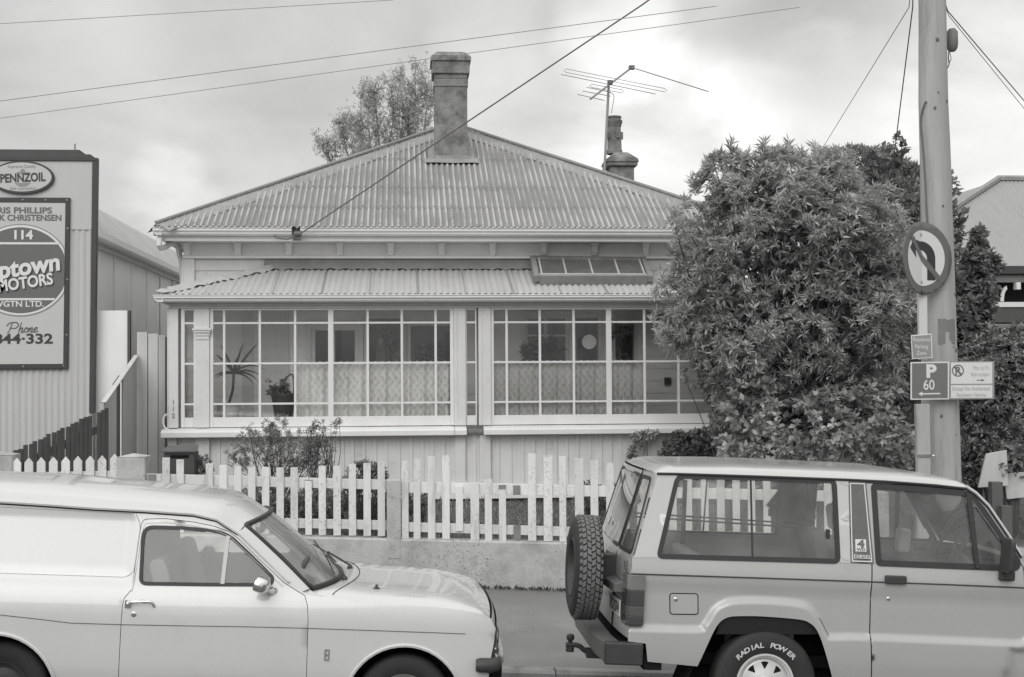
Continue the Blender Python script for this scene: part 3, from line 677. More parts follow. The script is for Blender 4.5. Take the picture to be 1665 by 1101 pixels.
for px, w, t, bt in ((658.7, 11, 750, 875.5), (678, 11, 746.5, 876), (701.7, 12, 743.5, 876.5), (725, 12, 741, 876.5), (747, 11.5, 790, 863.5), (772, 14, 785, 878), (794, 11.5, 779, 879), (817, 11.5, 797, 879.5), (865, 13, 738.5, 879.5), (891, 14, 740.5, 880), (915, 11, 742.5, 881), (942, 14.5, 746, 881), (966.5, 12.5, 750, 882), (992, 12.5, 753, 882), (1017, 12, 757, 882.5), (1042, 12, 760, 883), (1068, 12.5, 762, 884), (1094, 12, 764, 884), (1119, 12.5, 766, 885), (1146, 12, 767, 886), (1172, 12.5, 768, 887), (1197, 12, 769, 887), (1222, 12, 770, 888), (1247, 12, 771, 888), (1272, 12, 771, 889), (1297, 12, 771, 889), (1321, 12, 770, 890), (1346, 12, 769, 891), (1371, 12, 768, 891), (1396, 12, 767, 892)):
    picket(f2, px, w, t, bt, False)
rail(f2, 652.5, 1421.5, 783.5, 800, 17.5); rail(f2, 652.5, 1421.5, 849.5, 872, 15)
for px, y0, y1 in ((840.5, 789.5, 805), (817, 788.8, 797), (840.5, 854.5, 878)):
    b = MB(); x = FX(px); b.box(x - .036, x + .036, WY + .04, WY + .0468, FZ(px, y1), FZ(px, y0)); b.build('bare_patch', M['bare'], f2)
# dirt and weeds along the foot of the wall
b = MB()
for k in range(900):
    x = RND.uniform(-.9, 2.4); a = RND.uniform(0, 6.28); z = foot_z(x, WY) + .002; h = RND.uniform(.012, .045) * (1.3 if RND.random() < .2 else 1); y = WY - RND.uniform(.002, .05)
    dx, dy = math.cos(a) * h * .7, math.sin(a) * h * .5; b.add([(x, y, z), (x + dx * .4 - dy * .3, y + dy * .4 + dx * .1, z + h * .6), (x + dx, y + dy - .01, z + h), (x + dx * .6 + dy * .3, y + dy * .5, z + h * .35)], [(0, 1, 2, 3)])
tag(b.build('weeds', simple('weeds', .07, .8, .3, 6, 40, .2)), kind='stuff')
# grit and scraps of leaf on the pavement
b = MB()
for k in range(420):
    x = RND.uniform(-1.2, 3.0); y = WY - .03 - abs(RND.gauss(0, .9)); 
    if y < KY + .2: continue
    z = foot_z(x, y); r = RND.uniform(.003, .011); a = RND.uniform(0, 6.28); v = [(x + r * math.cos(a + i * 1.26) * RND.uniform(.6, 1.2), y + r * math.sin(a + i * 1.26) * RND.uniform(.6, 1.2), z + .001) for i in range(5)]; b.add(v + [(x, y, z + r * .7)], [(i, (i + 1) % 5, 5) for i in range(5)])
tag(b.build('grit', simple('grit', .3, .9, .5, 30, 60, .2)), kind='stuff')
# ---------------- letterbox ----------------
LB = 14.35; lx = lambda px: at(px, 750, LB).x; lz = lambda py: at(295, py, LB).z
lb = thing('letterbox', (lx(292), LB + .15, .76), 'dark letterbox with sloping lid and slot behind the white picket fence', 'letterbox')
b = MB(); b.box(lx(267), lx(316), LB, LB + .3, lz(778), lz(735)); b.build('box', M['dark'], lb, bevel=.004)
b = MB(); b.add([(lx(263), LB - .03, lz(735.5)), (lx(318), LB - .03, lz(735.5)), (lx(322), LB - .03, lz(733)), (lx(316), LB + .33, lz(726)), (lx(266), LB + .33, lz(726)), (lx(262), LB - .03, lz(733))], [(0, 1, 2, 5), (5, 2, 3, 4), (0, 4, 3, 1), (0, 5, 4), (1, 3, 2)]); b.build('lid', simple('dark_lid', .09, .6, .2), lb)
b = MB(); b.box(lx(277), lx(307), LB - .003, LB + .01, lz(745), lz(740)); b.build('slot', M['black'], lb)
b = MB(); b.box(lx(286), lx(298), LB + .1, LB + .2, .7, lz(778) - .001); b.build('post', M['dark'], lb)
# ---------------- workshop on the left ----------------
M['shopiron'] = simple('workshop_corrugated_iron', .50, .55, .05, 1, 60, .35, bump=.001, stretch=(6, 1, .4), dirt=.08, dirtv=.75, streak=.05)
M['shopflat'] = simple('workshop_flat_sheet', .50, .55, .04, 2, 60, .35, bump=.001, streak=.03)
M['signpale'] = simple('sign_pale', .50, .45, .03, 3, 60, .4, bump=.0005)
M['signgrey'] = simple('sign_grey', .13, .45, .05, 3, 60, .4, bump=.0005)
M['signdark'] = simple('sign_dark', .045, .45, .08, 3, 60, .4, bump=.0005)
M['signwhite'] = simple('sign_white', .68, .45, .03, 3, 60, .4, bump=.0005)
M['signmid'] = simple('sign_mid', .25, .45, .03, 3, 60, .4, bump=.0005)
M['fibro'] = simple('fibre_cement', .82, .8, .05, 2, 60, .2, bump=.001, streak=.06)
GY = 17.3
gx = lambda px: at(px, 450, GY).x
gz = lambda py: at(60, py, GY).z
shop = thing('workshop', (gx(158) - 3, GY, .9), 'pale corrugated iron workshop with dark trim and painted sign beside the cottage', 'workshop')
gl = gx(158) - 6.5; gb = .5
b = MB()
def ripple(b, x0, x1, y, z0, z1, amp=.009, per=6):
    n = int((x1 - x0) / PITCH * per); b.grid(lambda u, v: (lerp(x0, x1, u), y + amp * math.sin(2 * math.pi * lerp(x0, x1, u) / PITCH), lerp(z0, z1, v)), n, 1)
ripple(b, gl, gx(151), GY, gb, gz(372)); b.build('front_wall', M['shopiron'], shop, smooth='all')
b = MB(); b.box(gl, gx(151), GY - .012, GY + .05, gz(372) - .01, gz(262)); b.build('parapet', M['shopflat'], shop)
b = MB(); b.add([(gx(p), GY - .03 + k, gz(q)) for k in (0, .1) for (p, q) in ((150.5, 262), (159, 262), (154, 672), (146, 672))], [(0, 1, 2, 3), (7, 6, 5, 4), (0, 4, 5, 1), (1, 5, 6, 2), (2, 6, 7, 3), (3, 7, 4, 0)])
b.box(gl, gx(159), GY - .032, GY + .07, gz(261.8), gz(256.5)); b.build('barge_trim', M['dark'], shop, bevel=.003)
b = MB(); b.box(gl, gx(147), GY - .01, GY + .25, gz(256.2), gz(250.5)); b.box(gl, gx(128), GY + .03, GY + .4, gz(250.3), gz(242.5)); b.build('coping', simple('dark_coping', .07, .6, .2), shop, bevel=.003)
b = MB(); b.tube([(gx(115), GY + .2, gz(245)), (gx(115), GY + .2, gz(229))], .012, 6); b.build('vent_pipe', M['steel'], shop)
# side wall and arched roof running back
SX = -3.85; ezs = 4.19; BY = 36
b = MB(); n = 60
b.grid(lambda u, v: (SX + .006 * math.sin(u * 900), lerp(GY + .08, BY, u), lerp(.6, ezs, v)), 500, 1); b.build('side_wall', M['fibro'], shop, smooth='all')
b = MB()
for y in [GY + 1.2 * k + .7 for k in range(1, 15)]: b.box(SX + .004, SX + .022, y, y + .05, .7, ezs - .06)
b.build('cover_strip', M['fibro'], shop)
arc = smoothpath([(SX + .12, ezs - .03), (-4.1, 4.52), (-4.5, 4.86), (-5.2, 5.0), (-7.0, 5.02)], 6)
arc = [(p.x, p.y) for p in [Vector((q[0], q[1])) for q in arc]]
b = MB(); NY = 700
b.grid(lambda u, v: (lambda p, w: (p[0] + w * .3, lerp(GY + .09, BY, u), p[1] + w))(arc[min(len(arc) - 1, int(round(v * (len(arc) - 1))))], .009 * math.sin(2 * math.pi * u * (BY - GY) / PITCH / 2)), NY, len(arc) - 1)
b.build('roof', simple('pale_roof_iron', .42, .6, .22, 1, 60, .3, stretch=(1, 6, 1), dirt=.2, dirtv=.8), shop, smooth='all')
b = MB(); pr = [(0, 0), (.10, 0), (.12, .03), (.12, .11), (.105, .11), (.10, .02), (0, .02)]
b.extrude_profile(pr, (SX + .05, GY + .08, ezs - .14), (SX + .05, BY, ezs - .14), (1, 0, 0), (0, 0, 1)); b.box(SX + .005, SX + .045, GY + .08, BY, ezs - .2, ezs - .02); b.build('gutter', M['trim'], shop)
b = MB(); b.box(-4.75, -4.3, GY + .5, GY + 1.3, 4.92, 5.0); b.build('ridge_vent', M['dark'], shop, bevel=.01)
# --- painted sign board
sgn = thing('sign_board', (gx(38), GY - .02, gz(600)), 'large pale workshop sign with dark frame, grey oval and slanting white lettering', 'sign')
SY = GY - .045
def layer(b, poly, y, th=.003): b.prism(poly, lambda u, w: (gx(u), y, gz(w)), lambda u, w: (gx(u), y + th, gz(w))); return b
b = MB(); layer(b, [(-39, 322), (115, 322), (111.5, 600), (-39, 600)], SY, .03); b.build('frame', M['signdark'], sgn, bevel=.003)
b = MB(); layer(b, [(-31, 330.5), (107.5, 331), (104.5, 592), (-31, 592)], SY - .003); b.build('board', M['signpale'], sgn)
def ell(cx_, cy_, rx, ry, n=72, cut=None, a0=0):
    p = [(cx_ + rx * math.cos(2 * math.pi * k / n), cy_ + ry * math.sin(2 * math.pi * k / n)) for k in range(n)]
    return [(min(x, cut), y) for (x, y) in p] if cut else p
b = MB(); layer(b, ell(35, 440, 82, 75, cut=106), SY - .006); b.build('oval_outline', M['signmid'], sgn)
b = MB(); layer(b, ell(35, 440, 80, 73, cut=106), SY - .009); b.build('oval_band', M['signwhite'], sgn)
b = MB(); layer(b, ell(35, 440, 76.5, 69.5, cut=106), SY - .012); b.build('oval', M['signgrey'], sgn)
b = MB()
for (y, hw_) in ((396.5, 62), (487, 56)): layer(b, [(35 - hw_, y - 1.7), (min(35 + hw_, 105), y - 1.7), (min(35 + hw_, 105), y + 1.7), (35 - hw_, y + 1.7)], SY - .015)
b.build('dividing_line', M['signwhite'], sgn)
PXM = abs(gx(100) - gx(0)) / 100
def sign_text(parent, name, txt, cx_, base, capx, mat, y, bold=.02, rot=0., shear=0., sx=1., Yp=None, lay=None):
    """text centred on pixel cx_, baseline pixel, cap height in pixels, lying on plane y"""
    v, f = text_mesh(txt, 1.0, 0, bold, shear, 'CENTER', sx); H = max(q[1] for q in text_mesh('H', 1.0)[0]); s = capx / H * PXM; c_ = gx(cx_); zb = gz(base); cr, sr = math.cos(rot), math.sin(rot); b = MB()
    b.add([(c_ + (q[0] * cr - q[1] * sr) * s, y, zb + (q[0] * sr + q[1] * cr) * s) for q in v], f); return b.build(name, M[mat], parent)
sign_text(sgn, 'lettering', '114', 38.5, 389.5, 14, 'signwhite', SY - .016, .035, sx=1.1)
sign_text(sgn, 'lettering', 'CHRIS PHILLIPS', 29, 347.5, 9.5, 'signgrey', SY - .006, .03, sx=1.22)
sign_text(sgn, 'lettering', 'NICK CHRISTENSEN', 39, 359.5, 9.5, 'signgrey', SY - .006, .03, sx=1.0)
for (dx, dy, m_, yy) in ((2.2, 2.4, 'signdark', .0145), (0, 0, 'signwhite', .0175)):
    sign_text(sgn, 'lettering', 'Uptown', 37 + dx, 448 + dy, 27, m_, SY - yy, .035, .15, .12, .98)
    sign_text(sgn, 'lettering', 'MOTORS', 44 + dx, 468.5 + dy, 18, m_, SY - yy, .03, .15, .05, .84)
sign_text(sgn, 'lettering', 'WGTN LTD.', 33, 499, 9.2, 'signwhite', SY - .015, .02, sx=1.1)
sign_text(sgn, 'lettering', '844·332', 40, 558.5, 15.5, 'signdark', SY - .006, .03, sx=1.3)
# script word as brush strokes
def stroke(b, pts, w=.9):
    P = smoothpath([Vector((p[0], p[1], 0)) for p in pts], 6); b.tube([(gx(p.x), SY - .004, gz(p.y)) for p in P], w * PXM, 5)
b = MB()
stroke(b, [(22, 526), (17, 538), (14, 542)]); stroke(b, [(13, 530), (18, 525.5), (28, 524.5), (32, 528), (28, 533.5), (20, 534)])
stroke(b, [(37, 524.5), (32, 541)]); stroke(b, [(33.5, 537), (37.5, 533), (39, 534.5), (36.5, 540), (39, 540.5), (44, 533)])
stroke(b, [(44, 533), (41.5, 538.5), (44, 540.5), (47.5, 536.5), (46, 533), (44, 533.5), (47.5, 535), (51.5, 533.5), (48.5, 540.5)]); stroke(b, [(49.5, 537), (53.5, 533), (54.8, 534.5), (52.5, 540), (54.5, 540.3), (58, 537)])
stroke(b, [(57, 537.5), (61, 535.5), (62.5, 533), (60, 532.8), (57, 537), (58.5, 540.5), (64, 538)])
b.build('lettering', M['signgrey'], sgn, smooth=True)
b = MB()
for (x, y) in ((38, 326), (75, 326), (110, 326), (111, 372), (111, 455), (110, 545), (40, 596), (105, 595)): b.lathe([(0, -.006), (.009, -.004), (.011, 0)], (gx(x), SY - .0005, gz(y)), 'Y', 8)
b.build('bolt', M['steel'], sgn)
# --- oval oil sign
ov = thing('oval_sign', (gx(38), GY - .04, gz(315)), 'oval pale oil sign with dark rim above the big workshop sign', 'sign')
OY = GY - .05
b = MB(); layer(b, ell(37, 289.5, 52, 27), OY, .035); b.build('rim', M['signdark'], ov, bevel=.004)
b = MB(); layer(b, ell(36.5, 289, 48.5, 23.5), OY - .003); b.build('panel', M['signpale'], ov)
b = MB(); layer(b, [(29, 281), (34, 281), (36, 276), (41, 276), (43, 281), (48, 281), (48, 284), (29, 284)], OY - .005); layer(b, [(25, 299), (52, 298), (45, 304), (33, 304.5)], OY - .005); b.build('bell_emblem', M['signmid'], ov)
sign_text(ov, 'lettering', 'PENNZOIL', 38.5, 296.5, 13.5, 'signdark', OY - .007, .03, .045, .0, .78)
sign_text(ov, 'lettering', 'Supreme Quality', 37, 274, 4.6, 'signmid', OY - .005, .01, .02, .0, 1.0)
sign_text(ov, 'lettering', 'Safe Lubrication', 39, 309.5, 4.8, 'signmid', OY - .005, .01, .02, .0, .95)
# ---------------- side fences between the two buildings ----------------
M['board'] = simple('grey_boards', .42, .7, .10, 3, 50, .25, streak=.16)
M['boardl'] = simple('pale_boards', .52, .7, .08, 3, 50, .25, streak=.14)
M['darkwood'] = simple('dark_stained_wood', .10, .7, .2, 5, 50, .25, streak=.1)
o = MB(); y = 17.42; o.box(at(156, 550, y).x, at(207, 550, y).x, y, y + .03, .8, at(180, 505, y).z); o = o.build('sheet_fence', M['fibro'], loc=(-3.5, y, .8)); tag(o, 'flat pale fibre cement sheet standing beside the workshop corner', 'fence')
b = MB(); b.box(at(207.5, 550, y).x, at(212, 550, y).x, y - .02, y + .06, .8, at(210, 505, y).z); q = b.build('post', M['darkwood'], o); 
y = 17.2; bf = thing('board_fence', (at(245, 600, y).x, y, .8), 'tall fence of wide pale vertical boards beside the glazed veranda', 'fence')
edges = [222, 240, 257, 269]
for i in range(3):
    b = MB(); x0, x1 = at(edges[i] + .6, 600, y).x, at(edges[i + 1] - .6, 600, y).x; b.box(x0, x1, y + .01 * (i % 2), y + .03, .7, at(240, 540 + i * 2.5, y).z); b.build('board', M['boardl'] if i < 2 else M['board'], bf, bevel=.003)
for e_ in edges[1:]:
    b = MB(); x0 = at(e_, 600, y).x; b.box(x0 - .012, x0 + .012, y + .012, y + .04, .7, at(240, 548, y).z); b.build('gap_batten', M['darkwood'], bf)
# raked fence of sheets running towards the street
rf = thing('raked_fence', (-3.22, 16.3, .8), 'grey sheet fence with sloping pale top edge running back beside the cottage', 'fence')
Xa, Ya = at(169, 650, 15.35).x, 15.35; Xb, Yb = at(222.5, 600, 17.17).x, 17.17; za_, zb_ = at(169, 655, Ya).z, at(222, 578, Yb).z
def rk(t, z): return Vector((lerp(Xa, Xb, t), lerp(Ya, Yb, t), z))
for (t0, t1, m_) in ((0, .36, 'board'), (.37, .55, 'darkwood'), (.56, 1.0, 'board')):
    b = MB(); dp = .03 if m_ == 'darkwood' else 0
    b.add([rk(t, z) + Vector((-dp - k, 0, 0)) for k in (0, .02) for (t, z) in ((t0, .6), (t1, .6), (t1, lerp(za_, zb_, t1)), (t0, lerp(za_, zb_, t0)))], [(0, 1, 2, 3), (7, 6, 5, 4), (0, 4, 5, 1), (1, 5, 6, 2), (2, 6, 7, 3), (3, 7, 4, 0)]); b.build('sheet', M[m_], rf)
b = MB(); n = 40; v = []
for k in range(n + 1):
    t = k / n; q = rk(t, lerp(za_, zb_, t)); j = .012 if k % 2 else -.006; v += [q + Vector((.02, 0, -.012 + j * .8)), q + Vector((.02, 0, .004)), q + Vector((-.03, 0, .008)), q + Vector((-.03, 0, -.01))]
b.add(v, [(k * 4 + j, (k + 1) * 4 + j, (k + 1) * 4 + j + 1, k * 4 + j + 1) for k in range(n) for j in range(3)]); b.build('cap', M['boardl'], rf)
# dark stained picket fence
df = thing('dark_picket_fence', (-3.45, 14.6, .8), 'dark stained picket fence stepping up towards the workshop corner', 'fence')
Ya2, Yb2 = 13.98 + .25, 15.3; Xa2, Xb2 = at(26, 730, Ya2).x, at(173, 665, Yb2).x; z0_, z1_ = at(26, 733, Ya2).z, at(173, 662, Yb2).z; n = 21
dv = Vector((Xb2 - Xa2, Yb2 - Ya2, 0)).normalized()
for k in range(n):
    t = k / (n - 1)
    if k == 17: continue
    x, yy, zt = lerp(Xa2, Xb2, t), lerp(Ya2, Yb2, t), lerp(z0_, z1_, t) + RND.uniform(-.012, .012); b = MB(); w = .026; tl = RND.uniform(-.01, .01)
    p = Vector((x, yy, 0)); nn_ = Vector((dv.y, -dv.x, 0)) * .018
    b.add([p + dv * (s_ * w) + nn_ * q_ + Vector((tl * zq, 0, [.7, zt][zq])) for zq in (0, 1) for (s_, q_) in ((-1, -.5), (1, -.5), (1, .5), (-1, .5))], [(3, 2, 1, 0), (4, 5, 6, 7), (0, 1, 5, 4), (1, 2, 6, 5), (2, 3, 7, 6), (3, 0, 4, 7)]); b.build('picket', M['darkwood'], df, bevel=.003)
for d_ in (-.2, -.75):
    b = MB(); b.bar((Xa2 - dv.y * .03, Ya2, z0_ + d_ * .9), (Xb2 - dv.y * .03, Yb2, z1_ + d_), .035, .08); b.build('rail', M['darkwood'], df)
# ---------------- plants ----------------
def leafmat(name, v, gloss=.4, var=.45, clump=.35, thin=.22):
    m = NT(name); g = m.n('NewGeometry'); r = m.rng(g.outputs['Random Per Island'], 0, 1, 1 - var, 1 + var)
    c = m.rng(m.noise(3.0, 3), .3, .7, 1 - clump, 1 + clump)
    val = m.math('MULTIPLY', m.math('MULTIPLY', r, c), v)
    b = m.n('BsdfPrincipled'); m.l(m.col(val), b.inputs['Base Color']); b.inputs['Roughness'].default_value = gloss; b.inputs['Specular IOR Level'].default_value = .28
    t = m.n('BsdfTranslucent'); m.l(m.col(m.math('MULTIPLY', val, 1.3)), t.inputs[0]); mx = m.n('MixShader'); mx.inputs[0].default_value = thin
    m.l(b.outputs[0], mx.inputs[1]); m.l(t.outputs[0], mx.inputs[2]); m.l(mx.outputs[0], m.o.inputs[0]); return m.m
M['leafbig'] = leafmat('leathery_leaf', .38, .55, thin=.38)
M['leafbroad'] = leafmat('broad_leaf', .36, .5, thin=.35)
M['leafdark'] = leafmat('dark_leaf', .20, .5, thin=.3)
M['leafinner'] = leafmat('inner_leaf', .38, .6, thin=.45)
M['leafsoft'] = leafmat('soft_leaf', .20, .55)
M['leafpop'] = leafmat('thin_tree_leaf', .46, .6, thin=.5)
M['bark'] = simple('bark', .09, .85, .3, 8, 60, .2, stretch=(1, 1, .2), bump=.01)
M['palebark'] = simple('pale_bark', .24, .85, .3, 8, 60, .2)
def unit(a): return a / np.maximum(np.linalg.norm(a, axis=1, keepdims=True), 1e-9)
def leaf_object(name, P, D, L_, Wd, mat, parent, loc, droop=.12, fold=.12):
    n = len(P); D = unit(D); ref = unit(NPR.normal(size=(n, 3)) * .55 + np.array([0, -.25, 1.])); Sd = unit(np.cross(D, ref)); Nn = np.cross(Sd, D)
    L_ = np.asarray(L_).reshape(-1, 1) * np.ones((n, 1)); Wd = np.asarray(Wd).reshape(-1, 1) * np.ones((n, 1))
    mid = P + D * L_ * .48; V = np.empty((n, 4, 3)); V[:, 0] = P; V[:, 1] = mid + Sd * Wd * .5 + Nn * Wd * fold; V[:, 2] = P + D * L_ - Nn * L_ * droop; V[:, 3] = mid - Sd * Wd * .5 + Nn * Wd * fold
    V = V.reshape(-1, 3) - np.array(loc); F_ = (np.arange(n)[:, None] * 4 + np.array([[0, 1, 2, 0, 2, 3]])).reshape(-1)
    me = bpy.data.meshes.new(name); me.vertices.add(4 * n); me.vertices.foreach_set('co', V.ravel()); me.loops.add(6 * n); me.loops.foreach_set('vertex_index', F_.astype(np.int32))
    me.polygons.add(2 * n); me.polygons.foreach_set('loop_start', np.arange(0, 6 * n, 3, dtype=np.int32)); me.materials.append(mat); me.update(calc_edges=True); me.validate()
    o = bpy.data.objects.new(name, me); COL.objects.link(o)
    if parent: o.parent = parent
    else: o.location = loc
    return o
def shell(ells, n, Y, r0=.72, r1=1.03, ground=None):
    """points over the outer shell of a union of ellipsoids given in photo pixels at depth Y: (px,py,rx,ry,depth radius m,dy)"""
    E_ = []
    for e in ells:
        yc = Y + (e[5] if len(e) > 5 else 0); c = at(e[0], e[1], yc); k = yc / FPX * .997; E_.append((np.array(c), np.array([e[2] * k, e[4], e[3] * k])))
    vol = np.array([(r[0] * r[2]) ** 1.0 for _, r in E_]); vol /= vol.sum(); P = []; G = []
    for (c, r), f in zip(E_, vol):
        m = int(n * f * 1.6); d = unit(NPR.normal(size=(m, 3))); q = NPR.uniform(r0, r1, size=(m, 1)); p = c + d * r * q; keep = np.ones(m, bool)
        for (c2, r2) in E_:
            if c2 is c: continue
            keep &= np.linalg.norm((p - c2) / r2, axis=1) > .62
        P.append(p[keep]); G.append(unit(d / r)[keep])
    P = np.concatenate(P); G = np.concatenate(G); i = NPR.permutation(len(P))[:n]; return P[i], G[i]
def whorls(P, G, k, L0, L1, W0_, up=.5, spread=(35, 85)):
    n = len(P); A = unit(G + np.array([0, 0, up]) + NPR.normal(size=(n, 3)) * .35); U = unit(np.cross(A, NPR.normal(size=(n, 3)))); V = np.cross(A, U)
    PP = []; DD = []; LL = []; ph = NPR.uniform(0, 6.28, n)
    for j in range(k):
        a = ph + j * 2.399; t = np.radians(NPR.uniform(spread[0], spread[1], n)); d = A * np.cos(t)[:, None] + (U * np.cos(a)[:, None] + V * np.sin(a)[:, None]) * np.sin(t)[:, None]
        PP.append(P - A * (.012 * j / k)[..., None] if False else P - A * (.03 * j / k)); DD.append(d); LL.append(NPR.uniform(L0, L1, n))
    PP = np.concatenate(PP); DD = np.concatenate(DD); LL = np.concatenate(LL); return PP, DD, LL, LL * W0_ / L1
def stems(b, base, tips, r0, r1, sag=.15, n=6, wob=.05):
    base = Vector(base)
    for t in tips:
        t = Vector(t); mid = base.lerp(t, .5) + Vector((RND.uniform(-wob, wob), RND.uniform(-wob, wob), sag * (t - base).length * .3)); P = smoothpath([base, mid, t], 5); m = len(P)
        b.tube(P, [lerp(r0, r1, i / (m - 1)) for i in range(m)], n)
# --- big glossy shrub tree
TY = 15.35
base = at(1265, 850, TY); base.z = garden_z(min(base.x, 4), TY) - .02
tree = thing('shrub_tree', base, 'large round tree of glossy whorled leaves covering the right end of the veranda', 'tree')
cr = [(1290, 390, 165, 150, 1.05), (1232, 300, 105, 62, .7), (1318, 290, 92, 46, .65), (1165, 505, 100, 88, .75), (1405, 430, 92, 135, .9), (1325, 530, 165, 84, 1.0), (1178, 400, 84, 88, .75), (1425, 560, 78, 70, .75), (1240, 560, 110, 62, .9, -.1), (1150, 330, 42, 34, .45), (1380, 320, 72, 60, .6)]
def clumped(ells, Y, nc, cr_, per, r0=.78, r1=1.04):
    """whorl positions on many small overlapping clumps spread over the crown"""
    C, GC = shell(ells, nc, Y, r0, r1); PP = []; GG = []
    for c, g in zip(C, GC):
        r = NPR.uniform(*cr_); m = int(per * (r / cr_[1]) ** 2); d = unit(NPR.normal(size=(m, 3)) + g * .55 + np.array([0, -.15, .35])); PP.append(c + d * r * NPR.uniform(.75, 1.05, (m, 1)) * np.array([1, 1, .8])); GG.append(d)
    return np.concatenate(PP), np.concatenate(GG)
cr = [(1300, 395, 150, 140, 1.0), (1235, 312, 78, 56, .6), (1325, 296, 80, 44, .6), (1160, 500, 82, 72, .65), (1408, 435, 84, 125, .85), (1325, 530, 160, 80, .95), (1172, 405, 66, 76, .65), (1425, 560, 72, 68, .7), (1240, 565, 105, 60, .85, -.1), (1165, 335, 34, 30, .4), (1370, 345, 50, 42, .5), (1105, 515, 34, 36, .35), (1200, 268, 22, 24, .25), (1330, 640, 130, 40, .6, .1), (1210, 640, 60, 36, .5, .1)]
P, G = clumped(cr, TY, 270, (.11, .29), 44)
PP, DD, LL, WW = whorls(P, G, 9, .05, .108, .027, .6)
# upright shoots breaking the outline
SP = []; SG = []
for (x, y) in ((1190, 232), (1196, 246), (1240, 230), (1246, 244), (1283, 232), (1326, 238), (1330, 250), (1130, 288), (1136, 300), (1150, 262), (1105, 350), (1092, 400), (1078, 440), (1066, 505), (1070, 530), (1212, 250), (1305, 246), (1262, 246), (1168, 250), (1098, 452), (1118, 322), (1085, 478)):
    for k in range(4): q = np.array(at(x + RND.uniform(-5, 5), y + k * 5, TY + RND.uniform(-.2, .2))); SP.append(q); SG.append((RND.uniform(-.3, .3), -.1, 1))
p2, d2, l2, w2 = whorls(np.array(SP), unit(np.array(SG, float)), 9, .07, .14, .028, .6, (15, 70))
leaf_object('crown', np.concatenate([PP, p2]), np.concatenate([DD, d2]), np.concatenate([LL, l2]), np.concatenate([WW, w2]), M['leafbig'], tree, base)
b = MB(); tips = [P[i] for i in NPR.permutation(len(P))[:90]]
for k in range(5):
    st = base + Vector((RND.uniform(-.12, .12), RND.uniform(-.1, .1), 0)); fork = st + Vector((RND.uniform(-.45, .45), RND.uniform(-.3, .2), RND.uniform(.9, 1.4))); stems(b, st, [fork], .06, .035, 0, 8)
    stems(b, fork, tips[k * 18:(k + 1) * 18], .026, .006, .1, 5)
b.build('trunk', M['bark'], tree, smooth=True)
# dark inner mass of twigs and leaves
P3, G3 = shell([(e[0], e[1], e[2] * .72, e[3] * .72, e[4] * .7) for e in cr], 2300, TY, .3, 1.0); PP, DD, LL, WW = whorls(P3, G3, 9, .10, .16, .045, .2); leaf_object('inner_foliage', PP, DD, LL, WW, M['leafinner'], tree, base)
# --- lower broad leaved shrubs
def shrub(name, lab, cat, Y, ells, n, k, L0, L1, Wd, mat, bx, group=None, up=.4, r0=.6, r1=1.05, stemn=26, sr=.009, spread=(30, 80), bz=None):
    bs = at(bx, 800, Y); bs.z = garden_z(min(bs.x, 4), Y) - .01 if bz is None else bz; t = thing(name, bs, lab, cat, group); P, G = shell(ells, n, Y, r0, r1); PP, DD, LL, WW = whorls(P, G, k, L0, L1, Wd, up, spread)
    leaf_object('foliage', PP, DD, LL, WW, mat, t, bs); b = MB(); stems(b, bs, [P[i] for i in NPR.permutation(len(P))[:stemn]], sr, sr * .35, .2, 5, .12); b.build('stem', M['bark'], t, smooth=True); return t
shrub('broadleaf_shrub', 'broad leaved shrub spreading under the large round tree above the off road car roof', 'shrub', 14.85, [(1300, 705, 110, 62, .5), (1225, 660, 48, 50, .35), (1395, 690, 70, 62, .45), (1340, 650, 40, 22, .3), (1420, 640, 40, 26, .3), (1455, 715, 42, 40, .3), (1350, 740, 130, 60, .5), (1240, 740, 80, 60, .45)], 900, 6, .06, .10, .06, M['leafbroad'], 1320, up=.5)
shrub('rose_shrub', 'leafy arching shrub against the veranda corner left of the tree stems', 'shrub', 15.9, [(1180, 640, 40, 55, .3), (1160, 610, 50, 26, .3), (1200, 700, 45, 50, .3)], 330, 6, .045, .08, .045, M['leafbroad'], 1190)
shrub('climbing_plant', 'dark leafy climber under the veranda sill behind the off road car', 'climber', 16.82, [(1120, 728, 44, 30, .12), (1095, 745, 25, 26, .1), (1150, 715, 25, 20, .1)], 330, 6, .04, .075, .05, M['leafdark'], 1120)
shrub('climbing_plant', 'thin trailing strand of leaves hanging under the right window sill', 'climber', 16.85, [(1040, 715, 14, 12, .06), (1030, 735, 10, 16, .06), (1052, 706, 18, 8, .06), (1024, 752, 7, 12, .05)], 70, 6, .04, .07, .04, M['leafbroad'], 1030, stemn=8)
# --- feathery bush in front of the left window, and its neighbours
shrub('feathery_bush', 'feathery small leaved bush below the left veranda window', 'shrub', 15.7, [(430, 722, 42, 34, .35), (392, 742, 22, 22, .25), (470, 735, 38, 40, .35), (445, 695, 16, 16, .15), (463, 690, 5, 12, .08), (500, 742, 30, 30, .3)], 620, 7, .028, .055, .014, M['leafsoft'], 445, r0=.3, r1=1.15, stemn=60, sr=.006)
shrub('thin_bush', 'thin twiggy bush with few leaves beside the feathery bush', 'shrub', 15.6, [(525, 720, 26, 34, .2), (545, 690, 9, 8, .08), (513, 700, 14, 20, .12), (552, 684, 6, 5, .05)], 120, 6, .028, .055, .018, M['leafsoft'], 522, r0=.2, r1=1.2, stemn=46, sr=.006)
shrub('low_plant', 'small leafy plant climbing behind the concrete fence post', 'plant', 14.4, [(590, 765, 24, 18, .15), (612, 770, 18, 18, .12), (570, 785, 14, 16, .15)], 150, 6, .035, .065, .035, M['leafdark'], 595)
